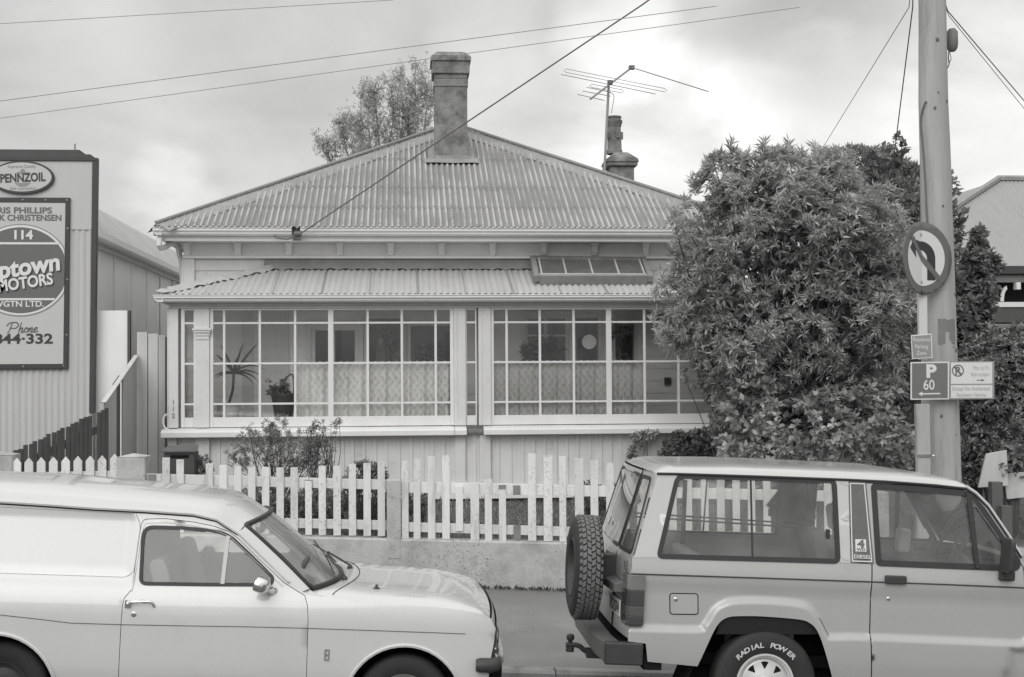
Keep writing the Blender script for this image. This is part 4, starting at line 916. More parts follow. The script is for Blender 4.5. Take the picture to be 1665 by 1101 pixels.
for (x, yy, rx, ry, n, lab) in ((430, 815, 46, 28, 330, 'dark low plants behind the left part of the flat topped fence'), (520, 815, 48, 32, 330, 'dark low plants behind the middle of the flat topped fence'), (600, 812, 38, 30, 260, 'dark low plants beside the concrete fence post'), (677, 812, 24, 28, 160, 'dark low plants just right of the concrete fence post'), (325, 760, 22, 20, 120, 'small leafy plant beside the dark letterbox'), (960, 808, 26, 26, 200, 'dark low plants behind the tall pickets beside the spare tyre'), (1010, 812, 32, 28, 220, 'dark low plants behind the off road car rear window')):
    shrub('garden_plant', lab, 'plant', 14.75, [(x, yy, rx, ry, .3), (x + rx * .4, yy + 8, rx * .6, ry * .8, .25), (x - rx * .4, yy + 6, rx * .6, ry * .8, .25)], n, 6, .03, .06, .026, M['leafdark'], x, 'low plants behind the fence', stemn=14, sr=.004)
# grass over the garden bed
n = 9000; gx_ = NPR.uniform(-2.8, 7, n); gy_ = NPR.uniform(WY + .25, 16.8, n); gz_ = np.array([garden_z(min(max(a, -3), 4), c) for a, c in zip(gx_, gy_)])
o = leaf_object('grass', np.stack([gx_, gy_, gz_], 1), NPR.normal(size=(n, 3)) * .5 + np.array([0, 0, 1.]), NPR.uniform(.04, .12, n), .012, M['leafsoft'], None, (2, 15, .7)); tag(o, kind='stuff')
# --- dark round conifer behind the tree
CY = 25; bs = at(1430, 700, CY); bs.z = .5; con = thing('conifer', bs, 'dark dense round topped conifer rising behind the large glossy tree', 'tree')
P, G = shell([(1395, 278, 62, 36, 1.0), (1445, 300, 55, 40, .9), (1360, 285, 30, 28, .6), (1420, 350, 100, 70, 1.4), (1480, 340, 36, 44, .7)], 2600, CY, .75, 1.05); PP, DD, LL, WW = whorls(P, G, 7, .10, .2, .04, .4, (10, 60)); leaf_object('crown', PP, DD, LL, WW, M['leafdark'], con, bs)
P, G = shell([(1420, 340, 70, 60, 1.0)], 700, CY, .2, 1); PP, DD, LL, WW = whorls(P, G, 6, .15, .3, .12, .3); leaf_object('inner_foliage', PP, DD, LL, WW, M['leafdark'], con, bs)
b = MB(); stems(b, bs, [at(1430, 340, CY)], .2, .08, 0, 8); b.build('trunk', M['bark'], con, smooth=True)
# --- leafy tree behind the pole with tall shoots
BY_ = 16.3; bs = at(1545, 800, BY_); bs.z = .6; bt = thing('leafy_tree', bs, 'dark leafy tree behind the power pole with tall loose shoots', 'tree')
shoots = [[(1470, 470), (1462, 380), (1455, 300), (1455, 235)], [(1520, 450), (1500, 360), (1490, 300)], [(1540, 440), (1545, 360), (1548, 290)], [(1550, 430), (1556, 390), (1562, 345)]]
PS = []; GS = []; b = MB(); fork = at(1530, 520, BY_); stems(b, bs, [fork], .07, .05, 0, 8)
for s in shoots:
    pts = [fork] + [at(x, y, BY_ + RND.uniform(-.15, .15)) for x, y in s]; Pm = smoothpath(pts, 8); b.tube(Pm, [lerp(.02, .005, i / (len(Pm) - 1)) for i in range(len(Pm))], 5)
    for q in Pm[len(Pm) // 4:]:
        for _ in range(3): PS.append(np.array(q) + NPR.normal(size=3) * .05); GS.append(NPR.normal(size=3))
for (x, y) in [(1455, 222), (1448, 235), (1440, 240), (1466, 240), (1470, 245), (1450, 265), (1462, 268), (1436, 252), (1458, 250)]:
    for _ in range(3): PS.append(np.array(at(x, y, BY_)) + NPR.normal(size=3) * .02); GS.append(NPR.normal(size=3))
PP, DD, LL, WW = whorls(np.array(PS), unit(np.array(GS)), 4, .05, .10, .075, .2); leaf_object('leaf_shoots', PP, DD, LL, WW, M['leafdark'], bt, bs)
P, G = shell([(1525, 430, 40, 60, .4), (1500, 500, 50, 90, .5), (1545, 560, 40, 120, .5), (1500, 650, 60, 110, .5), (1490, 740, 60, 60, .5)], 1000, BY_, .5, 1.05); PP, DD, LL, WW = whorls(P, G, 6, .06, .11, .06, .2); leaf_object('crown', PP, DD, LL, WW, M['leafdark'], bt, bs)
b.build('trunk', M['bark'], bt, smooth=True)
# --- hedge trees right of the pole
M['leafmid'] = leafmat('mid_leaf', .23, .45)
def hedge(lab, Y, ells, n, bx, mat, L0=.05, L1=.1, Wd=.035, k=7, up=.4):
    bs = at(bx, 800, Y); bs.z = .35; t = thing('hedge_tree', bs, lab, 'tree', 'shrubby trees right of the pole'); P, G = shell(ells, n, Y, .6, 1.06); PP, DD, LL, WW = whorls(P, G, k, L0, L1, Wd, up); leaf_object('crown', PP, DD, LL, WW, M[mat], t, bs)
    P, G = shell([(e[0], e[1], e[2] * .7, e[3] * .75, e[4] * .7) for e in ells], n // 3, Y, .2, 1); PP, DD, LL, WW = whorls(P, G, 6, .1, .16, .08, .2); leaf_object('inner_foliage', PP, DD, LL, WW, M['leafdark'], t, bs)
    b = MB(); stems(b, bs, [at(e[0], e[1], Y) for e in ells], .05, .015, .1, 6); b.build('trunk', M['bark'], t, smooth=True); return t
hedge('upright dark bush with pointed tip in front of the right hand house roof', 16.6, [(1592, 385, 12, 22, .15), (1588, 425, 26, 36, .3), (1585, 480, 38, 60, .4), (1575, 540, 40, 70, .4), (1612, 430, 18, 16, .15)], 700, 1585, 'leafdark', .05, .09, .055, 6, .2)
hedge('wide bush of small leaves filling the space between pole and right edge', 15.9, [(1620, 590, 55, 60, .5), (1600, 650, 60, 80, .5), (1655, 560, 30, 40, .3), (1640, 660, 60, 70, .5), (1595, 735, 60, 60, .5), (1575, 610, 40, 60, .4), (1680, 640, 50, 100, .5)], 1700, 1620, 'leafmid')
hedge('low pale leaved bush at the right edge beside grey fence posts', 14.5, [(1648, 740, 16, 22, .2), (1620, 757, 22, 16, .2), (1655, 770, 14, 14, .15), (1660, 705, 14, 30, .2)], 190, 1645, 'leafsoft', .03, .055, .03)
# --- loose plume trees far behind the house
PY = 36; bs = at(640, 300, PY); bs.z = 1.; pt = thing('plume_tree', bs, 'loose upright tree with feathery plumes behind the roof left of the chimney', 'tree')
PS = []; GS = []; b = MB()
fork = at(640, 330, PY); stems(b, bs, [fork], .25, .18, 0, 8); zc = at(0, 0, PY)
plumes = [((640, 300), (650, 240), (655, 170), (648, 122)), ((660, 300), (672, 230), (676, 170), (674, 118)), ((690, 300), (690, 220), (694, 170), (692, 128)), ((628, 300), (632, 240), (640, 190), (636, 140)), ((610, 300), (602, 240), (598, 190), (588, 150)), ((618, 300), (616, 230), (612, 180), (606, 145)), ((590, 310), (570, 265), (560, 230), (556, 208)), ((575, 320), (548, 280), (535, 255), (526, 240)), ((660, 310), (700, 250), (708, 190), (705, 150)), ((600, 310), (588, 250), (582, 215), (574, 196)), ((645, 310), (660, 260), (664, 200), (660, 150))]
for pl in plumes:
    yo = RND.uniform(-1, 1); main = smoothpath([at(x, y, PY + yo) for x, y in pl], 8); b.tube(main, [lerp(.035, .008, i / (len(main) - 1)) for i in range(len(main))], 5)
    for k in range(44):
        t = RND.uniform(.12, 1); q = main[int(t * (len(main) - 1))]; e_ = q + Vector((RND.uniform(-.5, .5), RND.uniform(-.4, .4), RND.uniform(.3, .9))) * lerp(1.15, .6, t); b.tube([q, q.lerp(e_, .5) + Vector((RND.uniform(-.06, .06), 0, 0)), e_], [.009, .006, .003], 4)
        for j in range(8):
            PS.append(np.array(q.lerp(e_, RND.uniform(.25, 1.05))) + NPR.normal(size=3) * .05); GS.append(NPR.normal(size=3) + np.array([0, 0, .4]))
PP, DD, LL, WW = whorls(np.array(PS), unit(np.array(GS)), 4, .05, .12, .04, .4); leaf_object('crown', PP, DD, LL, WW, M['leafpop'], pt, bs); b.build('trunk', M['palebark'], pt, smooth=True)
# ---------------- power pole, signs ----------------
M['polewood'] = simple('weathered_pole', .38, .85, .12, 3, 60, .2, stretch=(1, 1, .12), bump=.006, streak=.2, dirt=.25, dirtv=.6)
M['batten'] = simple('pale_batten', .55, .7, .06, 3, 60, .25, stretch=(1, 1, .15), streak=.06)
M['signred'] = simple('sign_rim', .13, .45, .05, 4, 50, .4, bump=0)
M['signface'] = simple('sign_face', .62, .4, .03, 4, 50, .4, bump=0)
M['signink'] = simple('sign_ink', .035, .45, .05, 4, 50, .4, bump=0)
M['signfaint'] = simple('faded_ink', .38, .5, .05, 4, 50, .4, bump=0)
M['wire'] = simple('wire', .14, .6, .1, 4, 50, .3, bump=0)
PYp = 12.6
pole = thing('power_pole', (at(1531, 770, PYp).x, PYp, .05), 'tall weathered timber power pole standing on the pavement by the car', 'pole')
b = MB(); pts = [((1496 + 1562) / 2 + 1, 790, 33.2), (1529, 700, 31.5), (1527, 560, 28.8), (1524, 400, 26.6), (1520.5, 250, 25), (1517.5, 165, 24), (1516, 10, 22.4), (1513, -120, 21.5)]
path = []; rr = []
b0 = at(1534, 900, PYp); path.append(Vector((b0.x + .0, PYp, .0))); rr.append(.19)
for (x, y, h) in pts: path.append(at(x, y, PYp)); rr.append(h * PYp / FPX)
top = path[-1] + Vector((-.06, 0, 2.2)); path.append(top); rr.append(.105)
sm = []; sr = []
for i in range(len(path) - 1):
    for k in range(6): sm.append(path[i].lerp(path[i + 1], k / 6)); sr.append(lerp(rr[i], rr[i + 1], k / 6) * (1 + RND.uniform(-.006, .006)))
sm.append(path[-1]); sr.append(rr[-1]); b.tube(sm, sr, 28); b.build('shaft', M['polewood'], pole, smooth=True)
def onpole(px, py, dr=0.):
    p = at(px, py, PYp); i = min(range(len(sm)), key=lambda k: abs(sm[k].z - p.z)); c = sm[i]; r = sr[i]; dx = max(-.97, min(.97, (p.x - c.x) / r)); return Vector((c.x + dx * (r + dr), c.y - math.sqrt(1 - dx * dx) * (r + dr), p.z))
b = MB()
for (x, y, s) in ((1516, 70, 3.4), (1512, 180, 2.6), (1532, 168, 2.6), (1524, 338, 2), (1545, 480, 2.4), (1520, 676, 2.6), (1545, 570, 3.2), (1541, 565, 1.6), (1545, 706, 1.4), (1517, 155, 1.6)):
    p = onpole(x, y, .001); b.lathe([(0, -.004), (s * .0042, -.003), (s * .0055, .002)], p, 'Y', 10, 1, 1.3)
b.build('knot', simple('knot', .12, .8, .2), pole, smooth=True)
b = MB(); P = [onpole(1501, 168, .012), onpole(1499, 175, .014), onpole(1496.5, 200, .014), onpole(1499, 250, .012), onpole(1501, 300, .012), onpole(1503, 365, .012)]; b.tube(smoothpath(P, 5), .0085, 6); b.build('cable', M['wire'], pole, smooth=True)
v = []; b = MB()   # dark worn tar patch where a notice was
for k in range(9):
    for j in range(7): v.append(onpole(lerp(1515.5, 1544, k / 8), lerp(520, 561, j / 6) + (RND.uniform(-1.5, 1.5) if j in (0, 6) else 0), .0025))
b.add(v, [(k * 7 + j, (k + 1) * 7 + j, (k + 1) * 7 + j + 1, k * 7 + j + 1) for k in range(8) for j in range(6) if not (j >= 3 and 3 <= k <= 4 + (j > 4))]); b.build('worn_patch', simple('worn_patch', .2, .9, .12, 6, 50, .1, streak=.1), pole, smooth=True)
# fitting on the right of the pole top
b = MB(); c = at(1548, 66, PYp + .05); b.lathe([(0, .11), (.03, .108), (.05, .08), (.052, -.03), (.046, -.075), (.03, -.1), (0, -.105)], c, 'Z', 14, 1, 1.3); b.bar(c + Vector((-.1, 0, .02)), c, .03, .03); b.build('bracket_fitting', simple('fitting', .16, .7, .2), pole, smooth=True)
b = MB(); b.tube(smoothpath([c + Vector((-.03, 0, -.09)), c + Vector((-.045, -.02, -.17)), c + Vector((-.03, 0, -.22)), c + Vector((-.055, 0, -.27))], 4), .006, 5); b.tube(smoothpath([c + Vector((-.03, 0, -.09)), c + Vector((-.02, -.02, -.18)), c + Vector((-.04, 0, -.21))], 4), .004, 5); b.build('loose_wire', M['wire'], pole)
# --- battens carrying the signs
SYY = 12.36
def sbx(x0, x1, y0, y1, ya, yb, lean=0):
    A = at(x0, y1, ya); B_ = at(x1, y0, ya); return A.x, B_.x, ya, yb, A.z, B_.z
spole = thing('sign_batten', (at(1503, 700, SYY).x, SYY, .05), 'pale timber battens strapped up the left side of the power pole', 'post')
b = MB(); b.add([(at(x, y, SYY).x, SYY + k, at(x, y, SYY).z) for k in (0, .05) for (x, y) in ((1493, 430), (1507, 430), (1509, 585), (1496, 585))], [(0, 1, 2, 3), (7, 6, 5, 4), (0, 4, 5, 1), (1, 5, 6, 2), (2, 6, 7, 3), (3, 7, 4, 0)]); b.build('upper_batten', M['batten'], spole, bevel=.003)
b = MB(); b.add([(at(x, y, SYY).x, SYY - .0 + k, at(x, y, SYY).z) for k in (0, .06) for (x, y) in ((1490, 657), (1512, 657), (1515, 900), (1495, 900))], [(0, 1, 2, 3), (7, 6, 5, 4), (0, 4, 5, 1), (1, 5, 6, 2), (2, 6, 7, 3), (3, 7, 4, 0)]); b.build('lower_batten', M['polewood'], spole, bevel=.004)
b = MB(); A = at(1491, 741, SYY); B_ = at(1517, 741, SYY); b.box(A.x, B_.x, SYY - .008, SYY - .001, A.z - .014, A.z + .012); b.lathe([(0, -.02), (.01, -.018), (.012, 0)], (B_.x + .005, SYY, B_.z), 'Y', 8); b.build('strap', M['chrome'], spole)
# --- folded no left turn disc
DC = at(1498, 420, SYY - .04); RD = 61 * SYY / FPX
ns = thing('round_sign', DC, 'round no left turn sign folded around the batten on the power pole', 'sign')
ca, cb = math.radians(16), math.radians(41)
def fold(u, w, h=0.):
    """flat disc coordinates to the bent plate"""
    a = ca if u >= 0 else cb
    return Vector((DC.x + u * math.cos(a) + h * math.sin(a), DC.y + u * math.sin(a) - h * math.cos(a), DC.z + w))
def disc(b, poly, h, holes=()):
    b.panel(poly, list(holes), lambda u, w: fold(u, w, h), .03, [(0, w / 40) for w in range(-12, 13) if inside((0, w / 40), poly)])
    return b
def circ(r, n=64, c=(0, 0)): return [(c[0] + r * math.cos(2 * math.pi * (k + .5) / n), c[1] + r * math.sin(2 * math.pi * (k + .5) / n)) for k in range(n)]
b = MB(); disc(b, circ(RD), 0); b.build('plate', M['signred'], ns, smooth=True, solid=.004)
b = MB(); disc(b, circ(RD * .76), .006); b.build('face', M['signface'], ns)
# arrow: stem, bend and head
arc_ = lambda r, a0, a1, c, n=14: [(c[0] + r * math.cos(math.radians(lerp(a0, a1, k / n))), c[1] + r * math.sin(math.radians(lerp(a0, a1, k / n)))) for k in range(n + 1)]
q = RD
ap = [(.44 * q, -.60 * q), (.44 * q, .05 * q)] + arc_(.46 * q, 0, 100, (-.02 * q, .0 * q))[1:] + [(-.38 * q, .50 * q), (-.36 * q, .60 * q), (-.85 * q * .76, .26 * q), (-.30 * q, .0 * q), (-.36 * q, .20 * q)] + arc_(.22 * q, 110, 0, (-.05 * q, .0 * q)) + [(.17 * q, -.60 * q)]
b = MB(); disc(b, ap, .0085); b.build('arrow', M['signink'], ns)
sw = .075 * q; d45 = math.sqrt(.5); L1_ = .80 * q
slash = [(-L1_ * d45 - sw * d45, L1_ * d45 - sw * d45), (L1_ * d45 - sw * d45, -L1_ * d45 - sw * d45), (L1_ * d45 + sw * d45, -L1_ * d45 + sw * d45), (-L1_ * d45 + sw * d45, L1_ * d45 + sw * d45)]
b = MB(); disc(b, slash, .0110); b.build('slash', M['signred'], ns)
b = MB()
for w in (.64, -.66): b.lathe([(0, -.004), (.011, -.003), (.013, .001)], fold(-.02, w * q, .008), 'Y', 10)
b.build('bolt', M['steel'], ns)
# --- flat parking signs
def plate(name, x0, x1, y0, y1, lab, Y=SYY - .012, skew=0):
    p = at((x0 + x1) / 2, (y0 + y1) / 2, Y); return thing(name, (p.x, Y, at(x0, y1, Y).z), lab, 'sign')
def flat(b, poly, Y, th=.003): b.prism([(at(x, y, Y).x, at(x, y, Y).z) for x, y in poly], lambda u, w: (u, Y, w), lambda u, w: (u, Y + th, w)); return b
def rect(x0, y0, x1, y1, s=0.): return [(x0, y0 + s), (x1, y0), (x1, y1), (x0, y1 + s)]
def stext(par, name, txt, cx_, base, capx, mat, Y, bold=.0, sx=1.):
    v, f = text_mesh(txt, 1.0, 0, bold, 0, 'CENTER', sx); H = max(q[1] for q in text_mesh('H', 1.0)[0]); s = capx / H * Y / FPX; c_ = at(cx_, base, Y); b = MB(); b.add([(c_.x + q[0] * s, Y, c_.z + q[1] * s) for q in v], f); return b.build(name, M[mat], par)
YS = SYY - .014
r1 = plate('parking_sign', 1481, 1516, 543, 584, 'small grey residents parking zone sign above the larger parking signs')
b = MB(); flat(b, [(1481, 545), (1515, 542.5), (1516.5, 582), (1483, 584)], YS); b.build('border', M['signface'], r1, bevel=.001)
b = MB(); flat(b, [(1482.6, 546.8), (1513.4, 544.4), (1514.8, 580.4), (1484.6, 582.3)], YS - .002); b.build('panel', simple('faded_sign', .26, .5, .05, 4, 50, .4, bump=0), r1)
for t, y in (('Residents', 555), ('Parking', 566.5), ('Zone', 577)): stext(r1, 'lettering', t, 1498.5, y, 6.4, 'signface', YS - .004, .005, .82)
r2 = plate('parking_sign', 1481, 1543, 589, 650, 'dark square P 60 sign with white arrow pointing left')
b = MB(); flat(b, rect(1480.5, 588, 1543.6, 649.5, .8), YS); b.build('border', M['signface'], r2, bevel=.001)
b = MB(); flat(b, rect(1483, 590.3, 1541, 647.3, .7), YS - .002); b.build('panel', simple('sign_panel_grey', .15, .45, .05, 4, 50, .4, bump=0), r2)
stext(r2, 'lettering', 'P', 1513.8, 613.2, 20.2, 'signface', YS - .004, .045, 1.15); stext(r2, 'lettering', '60', 1510.5, 633.5, 16, 'signface', YS - .004, .012, .85)
b = MB(); flat(b, [(1493, 640.6), (1500, 636.8), (1500, 639.4), (1529, 638.9), (1529, 641.1), (1500, 641.6), (1500, 644.2)], YS - .004, .002); b.build('arrow', M['signface'], r2)
r3 = plate('parking_sign', 1544, 1616, 587, 650, 'pale wide sign with struck R in a circle and residents vehicles text')
b = MB(); flat(b, rect(1544.4, 587.2, 1617, 649, .6), YS + .001); b.build('border', M['signmid'], r3, bevel=.001)
b = MB(); flat(b, rect(1546.2, 589.2, 1613.5, 624, .3), YS - .0015); flat(b, rect(1546.2, 626, 1613.5, 647, .3), YS - .0015); b.build('panel', M['signface'], r3)
b = MB(); Yq = YS - .0035; cc = [(1557.6 + 9.8 * math.cos(a), 602.7 + 9.8 * math.sin(a)) for a in [2 * math.pi * k / 40 for k in range(40)]]; ci = [(1557.6 + 8 * math.cos(a), 602.7 + 8 * math.sin(a)) for a in [2 * math.pi * k / 40 for k in range(40)]]
v = [at(x, y, Yq) for x, y in cc + ci]; b.add(v, [(k, (k + 1) % 40, 40 + (k + 1) % 40, 40 + k) for k in range(40)]); flat(b, [(1550.6, 597.2), (1552, 595.8), (1564.6, 608.4), (1563.2, 609.8)], Yq - .001, .0008); b.build('circle', M['signgrey'], r3)
stext(r3, 'lettering', 'R', 1557.8, 609, 12.5, 'signgrey', Yq, .03, .95)
stext(r3, 'lettering', 'Mon to Fri', 1595, 601.5, 7, 'signfaint', Yq, .0, .62); stext(r3, 'lettering', '8am to 6pm', 1594, 611.8, 7, 'signfaint', Yq, .0, .62)
stext(r3, 'lettering', 'Except For Authorised', 1579.5, 635, 6.4, 'signfaint', Yq, .004, .75); stext(r3, 'lettering', 'Residents Vehicles', 1579.5, 645, 6.2, 'signfaint', Yq, .004, .75)
b = MB(); flat(b, [(1588, 617.6), (1596, 617.6), (1596, 616.2), (1601, 618.2), (1596, 620.2), (1596, 618.9), (1588, 618.9)], Yq, .001); b.build('arrow', M['signgrey'], r3)
# ---------------- television aerial ----------------
AY = 22.3; ax = lambda x, y, d=0.: at(x, y, AY + d)
an = thing('television_aerial', ax(983, 285), 'television aerial on a leaning mast beside the pot chimney', 'aerial')
M['alu'] = simple('aluminium', .30, .5, .1, 5, 50, .4, metal=.3)
b = MB(); b.tube([ax(982, 292), ax(990, 134)], .021, 8); b.build('mast', M['alu'], an, smooth=True)
b = MB(); b.tube([ax(960, 161, -.45), ax(1027, 110, .55)], .018, 6); b.build('boom', M['alu'], an, smooth=True)
def loop(p, q, dz, r=.0055):
    b = MB(); P = [p, q, q + Vector((.03, 0, -dz / 2)), q + Vector((0, 0, -dz)), p + Vector((0, 0, -dz)), p + Vector((-.03, 0, -dz / 2))]; b.tube(P, r, 5, closed=True); b.build('element', M['alu'], an)
loop(ax(920, 112), ax(1081, 144), .055); loop(ax(962, 137, -.1), ax(1011, 146, -.1), .05)
for (p, q) in (((912, 121), (1066, 153)), ((954, 142), (993, 150)), ((947, 148), (993, 156.5)), ((939, 153.5), (983, 163.5)), ((1028, 110), (1152, 149))):
    b = MB(); b.tube([ax(*p), ax(*q)], .0065 if p[0] != 1028 else .009, 5); b.build('element', M['alu'], an)
b = MB(); b.box(-.045, .045, -.045, .045, -.03, .03, Matrix.Translation(ax(1027, 110, .5))); b.box(-.04, .04, -.04, .04, -.03, .03, Matrix.Translation(ax(992, 134, 0))); b.build('clamp', M['wire'], an)
b = MB(); b.tube(smoothpath([ax(991, 150), ax(998, 155), ax(997, 168), ax(994, 184)], 5), .006, 4); b.build('lead_wire', M['wire'], an)
# ---------------- overhead wires ----------------
def wire(lab, pts, r, sag=0., grp=None):
    b = MB(); P = []
    for i in range(len(pts) - 1):
        for k in range(24): t = k / 24; q = pts[i].lerp(pts[i + 1], t); q.z -= sag * 4 * t * (1 - t); P.append(q)
    P.append(pts[-1]); b.tube(P, r, 6); o = b.build('overhead_wire', M['wire'] if not grp else M['alu'], loc=tuple(pts[0]), smooth=True); tag(o, lab, 'wire', grp)
wend = at(487, 381, HG - .04)
wire('thick dark service cable sloping down across the roof to the cottage gutter', [wend, at(1044, 8, 15.4), Vector((top.x - .1, PYp, at(1515, -307, PYp).z))], .0085)
b = MB(); b.tube(smoothpath([wend, at(480, 384, HG - .05), at(468, 389, HG), at(452, 387, HG), at(445, 383, HG)], 4), .009, 6); b.lathe([(0, -.05), (.025, -.045), (.032, 0), (.025, .045), (0, .05)], at(484, 380, HG - .05), 'X', 10); o = b.build('cable_tail', M['wire'], house, smooth=True)
g = 'thin street wires crossing the sky'
def thru(a, b_, ya, yb):
    A = at(*a, ya); B_ = at(*b_, yb); return [A + (A - B_) * .6, A, B_]
wire('uppermost of the thin street wires near the top left corner', thru((10, 38), (640, 0), 13, 12.8), .0028, .0, g)
wire('upper of the two thin street wires passing above the chimney', thru((10, 163), (1165, 10), 13, 12.7), .0033, .0, g)
wire('lower of the two thin street wires passing behind the chimney top', thru((10, 191), (1300, 12), 21.5, 21), .005, .0, g)
tp = Vector((top.x, PYp, at(1510, -40, PYp).z))
wire('thin wire from the pole down left to behind the glossy tree', [tp + Vector((-.1, 0, .2)), at(1478, 12, 13), at(1338, 240, 20)], .004)
wire('dark cable hanging from the pole top down behind the tree', [tp + Vector((-.1, 0, .3)), at(1484, 12, 12.9), at(1444, 330, 17)], .006)
wire('outer thick cable running from the pole to the right edge', [tp + Vector((.1, 0, 0)), at(1541, 18, 12.8), at(1655, 152, 15), at(1780, 299, 17)], .0055)
wire('inner thin cable running from the pole to the right edge', [tp + Vector((.1, 0, -.05)), at(1543, 26, 12.8), at(1655, 164, 15), at(1780, 318, 17)], .0035)
# ---------------- house on the right ----------------
NY = 21.0; nx0 = at(1412, 432, NY).x; nze = at(1630, 433, NY).z; nx1 = nx0 + 9.5; rr_ = (nx1 - nx0) / 2; npk = at(1640, 293, NY)
nb = thing('neighbour_house', ((nx0 + nx1) / 2, NY + 4, .6), 'dark walled house with pale corrugated roof and white eaves brackets at the right edge', 'house')
# ridge height from the photo, hip at 45 degrees in plan
tn = .50; rise = 0
for _ in range(40):
    q = at(1637, 294, NY + rise / tn); rise = q.z - nze
run = rise / tn; sln = math.hypot(1, tn)
b = MB()
def vrn(u):
    e_ = min(u - nx0, nx1 - u); return (0, max(0, min(run, e_)) * sln)
M['nroof'] = simple('neighbour_roof_iron', .30, .6, .08, 1, 60, .35, stretch=(6, .6, .6), dirt=.1, dirtv=.8)
corr(b, (0, NY, nze), (1, 0, 0), Vector((0, 1, tn)).normalized(), (nx0, nx1), vrn, 5, .010)
corr(b, (nx0, NY + 12, nze), (0, -1, 0), Vector((1, 0, tn)).normalized(), (0, 12), lambda u: (0, max(0, min(run, 12 - u, u)) * sln), 4, .010)
b.add([(nx1, NY, nze), (nx1, NY + 12, nze), (nx1 - run, NY + 12 - run, nze + rise), (nx1 - run, NY + run, nze + rise)], [(0, 1, 2, 3)])
b.add([(nx0, NY + 12, nze), (nx1, NY + 12, nze), (nx1 - run, NY + 12 - run, nze + rise), (nx0 + run, NY + 12 - run, nze + rise)], [(0, 1, 2, 3)])
rf_ = b.build('roof', M['nroof'], nb, smooth='all')
b = MB(); b.tube([(nx0, NY, nze + .04), (nx0 + run, NY + run, nze + rise + .04), (nx1 - run, NY + run, nze + rise + .04)], .06, 6); b.build('ridge_cap', M['lead'], rf_, smooth=True); b = MB(); b.tube([(nx0, NY + 12, nze + .04), (nx0 + run, NY + 12 - run, nze + rise + .04)], .06, 6); b.build('ridge_cap', M['lead'], rf_, smooth=True)
ny = lambda y: at(1630, y, NY).z; nxp = lambda x: at(x, 450, NY).x
b = MB(); b.box(nx0 + .05, nx1, NY - .05, NY + .0, ny(446), ny(432.5)); b.build('gutter', M['dark'], nb, bevel=.01)
b = MB(); b.box(nxp(1604), nx1 - .1, NY + .02, NY + .09, ny(459), ny(446.5)); b.build('fascia', simple('grey_fascia', .17, .6, .15), nb)
b = MB(); b.box(nx0 + .5, nx1 - .5, NY + .75, NY + .8, .5, ny(440)); b.build('wall', simple('dark_wall', .05, .7, .12, 2, 30, .3), nb)
b = MB(); b.box(nxp(1606), nx1 - .1, NY + .04, NY + .12, ny(499), ny(491)); b.build('verandah_beam', M['trim'], nb)
b = MB(); b.box(nxp(1606), nx1 - .1, NY + .06, NY + .1, ny(524), ny(499.3)); b.build('valance', simple('dark_valance', .08, .6, .1), nb)
for x in (1605, 1651, 1697):
    b = MB(); b.box(nxp(x), nxp(x + 6.5), NY + .0, NY + .1, ny(491), ny(471)) if x == 1605 else None; b.box(nxp(x), nxp(x + 7), NY - .04, NY + .08, ny(471), ny(459.5)); b.build('eaves_bracket', M['trim'], nb, bevel=.004)
for x in (1637, 1683):
    b = MB(); A = [(x + 4 - 12 * math.cos(a), 490 - 26 * math.sin(a)) for a in [math.radians(10 * k) for k in range(9)]]; n9 = len(A)
    poly = A + [(x + 4 - 7 * math.cos(a), 490 - 20 * math.sin(a)) for a in [math.radians(80 - 10 * k) for k in range(9)]]
    b.prism([(nxp(u), ny(w)) for u, w in poly], lambda u, w: (u, NY + .05, w), lambda u, w: (u, NY + .09, w)); b.build('fretwork', M['trim'], nb)
b = MB(); b.box(nxp(1629), nxp(1700), NY + .72, NY + .748, ny(640), ny(524)); w_ = b.build('window', M['trim'], nb); b = MB(); b.box(nxp(1636), nxp(1690), NY + .71, NY + .719, ny(636), ny(531)); b.build('pane', M['darkglass'], w_)
# pale boards and dark posts beyond the car bonnet
GYb = 14.1; q_ = lambda x, y, Y=GYb: at(x, y, Y)
def slab(name, lab, cat, pts, Y, th, mat, grp=None):
    b = MB(); b.prism([(q_(x, y, Y).x, q_(x, y, Y).z) for x, y in pts], lambda u, w: (u, Y, w), lambda u, w: (u, Y + th, w)); o = b.build(name, M[mat], loc=(q_(pts[0][0], 900, Y).x, Y, .3), bevel=.004); tag(o, lab, cat, grp); return o
slab('leaning_board', 'pale leaning board left of the dark grey post under the bush', 'board', [(1604, 738), (1637, 732), (1640, 790), (1591, 793)], 14.35, .03, 'boardl')
slab('leaning_board', 'pale board right of the dark grey post at the picture edge', 'board', [(1632, 770), (1700, 765), (1700, 805), (1638, 812)], 14.42, .03, 'boardl')
M['postgrey'] = simple('grey_post', .12, .7, .12, 4, 50, .25, streak=.08)
slab('fence_post', 'taller dark grey fence post at the right edge behind the car windscreen', 'post', [(1613, 784), (1631, 784), (1633, 960), (1615, 960)], 14.1, .1, 'postgrey', 'dark posts right of the car')
slab('fence_post', 'shorter dark grey fence post at the right edge by the car windscreen pillar', 'post', [(1629, 823), (1646, 823), (1648, 960), (1631, 960)], 13.95, .1, 'postgrey', 'dark posts right of the car')
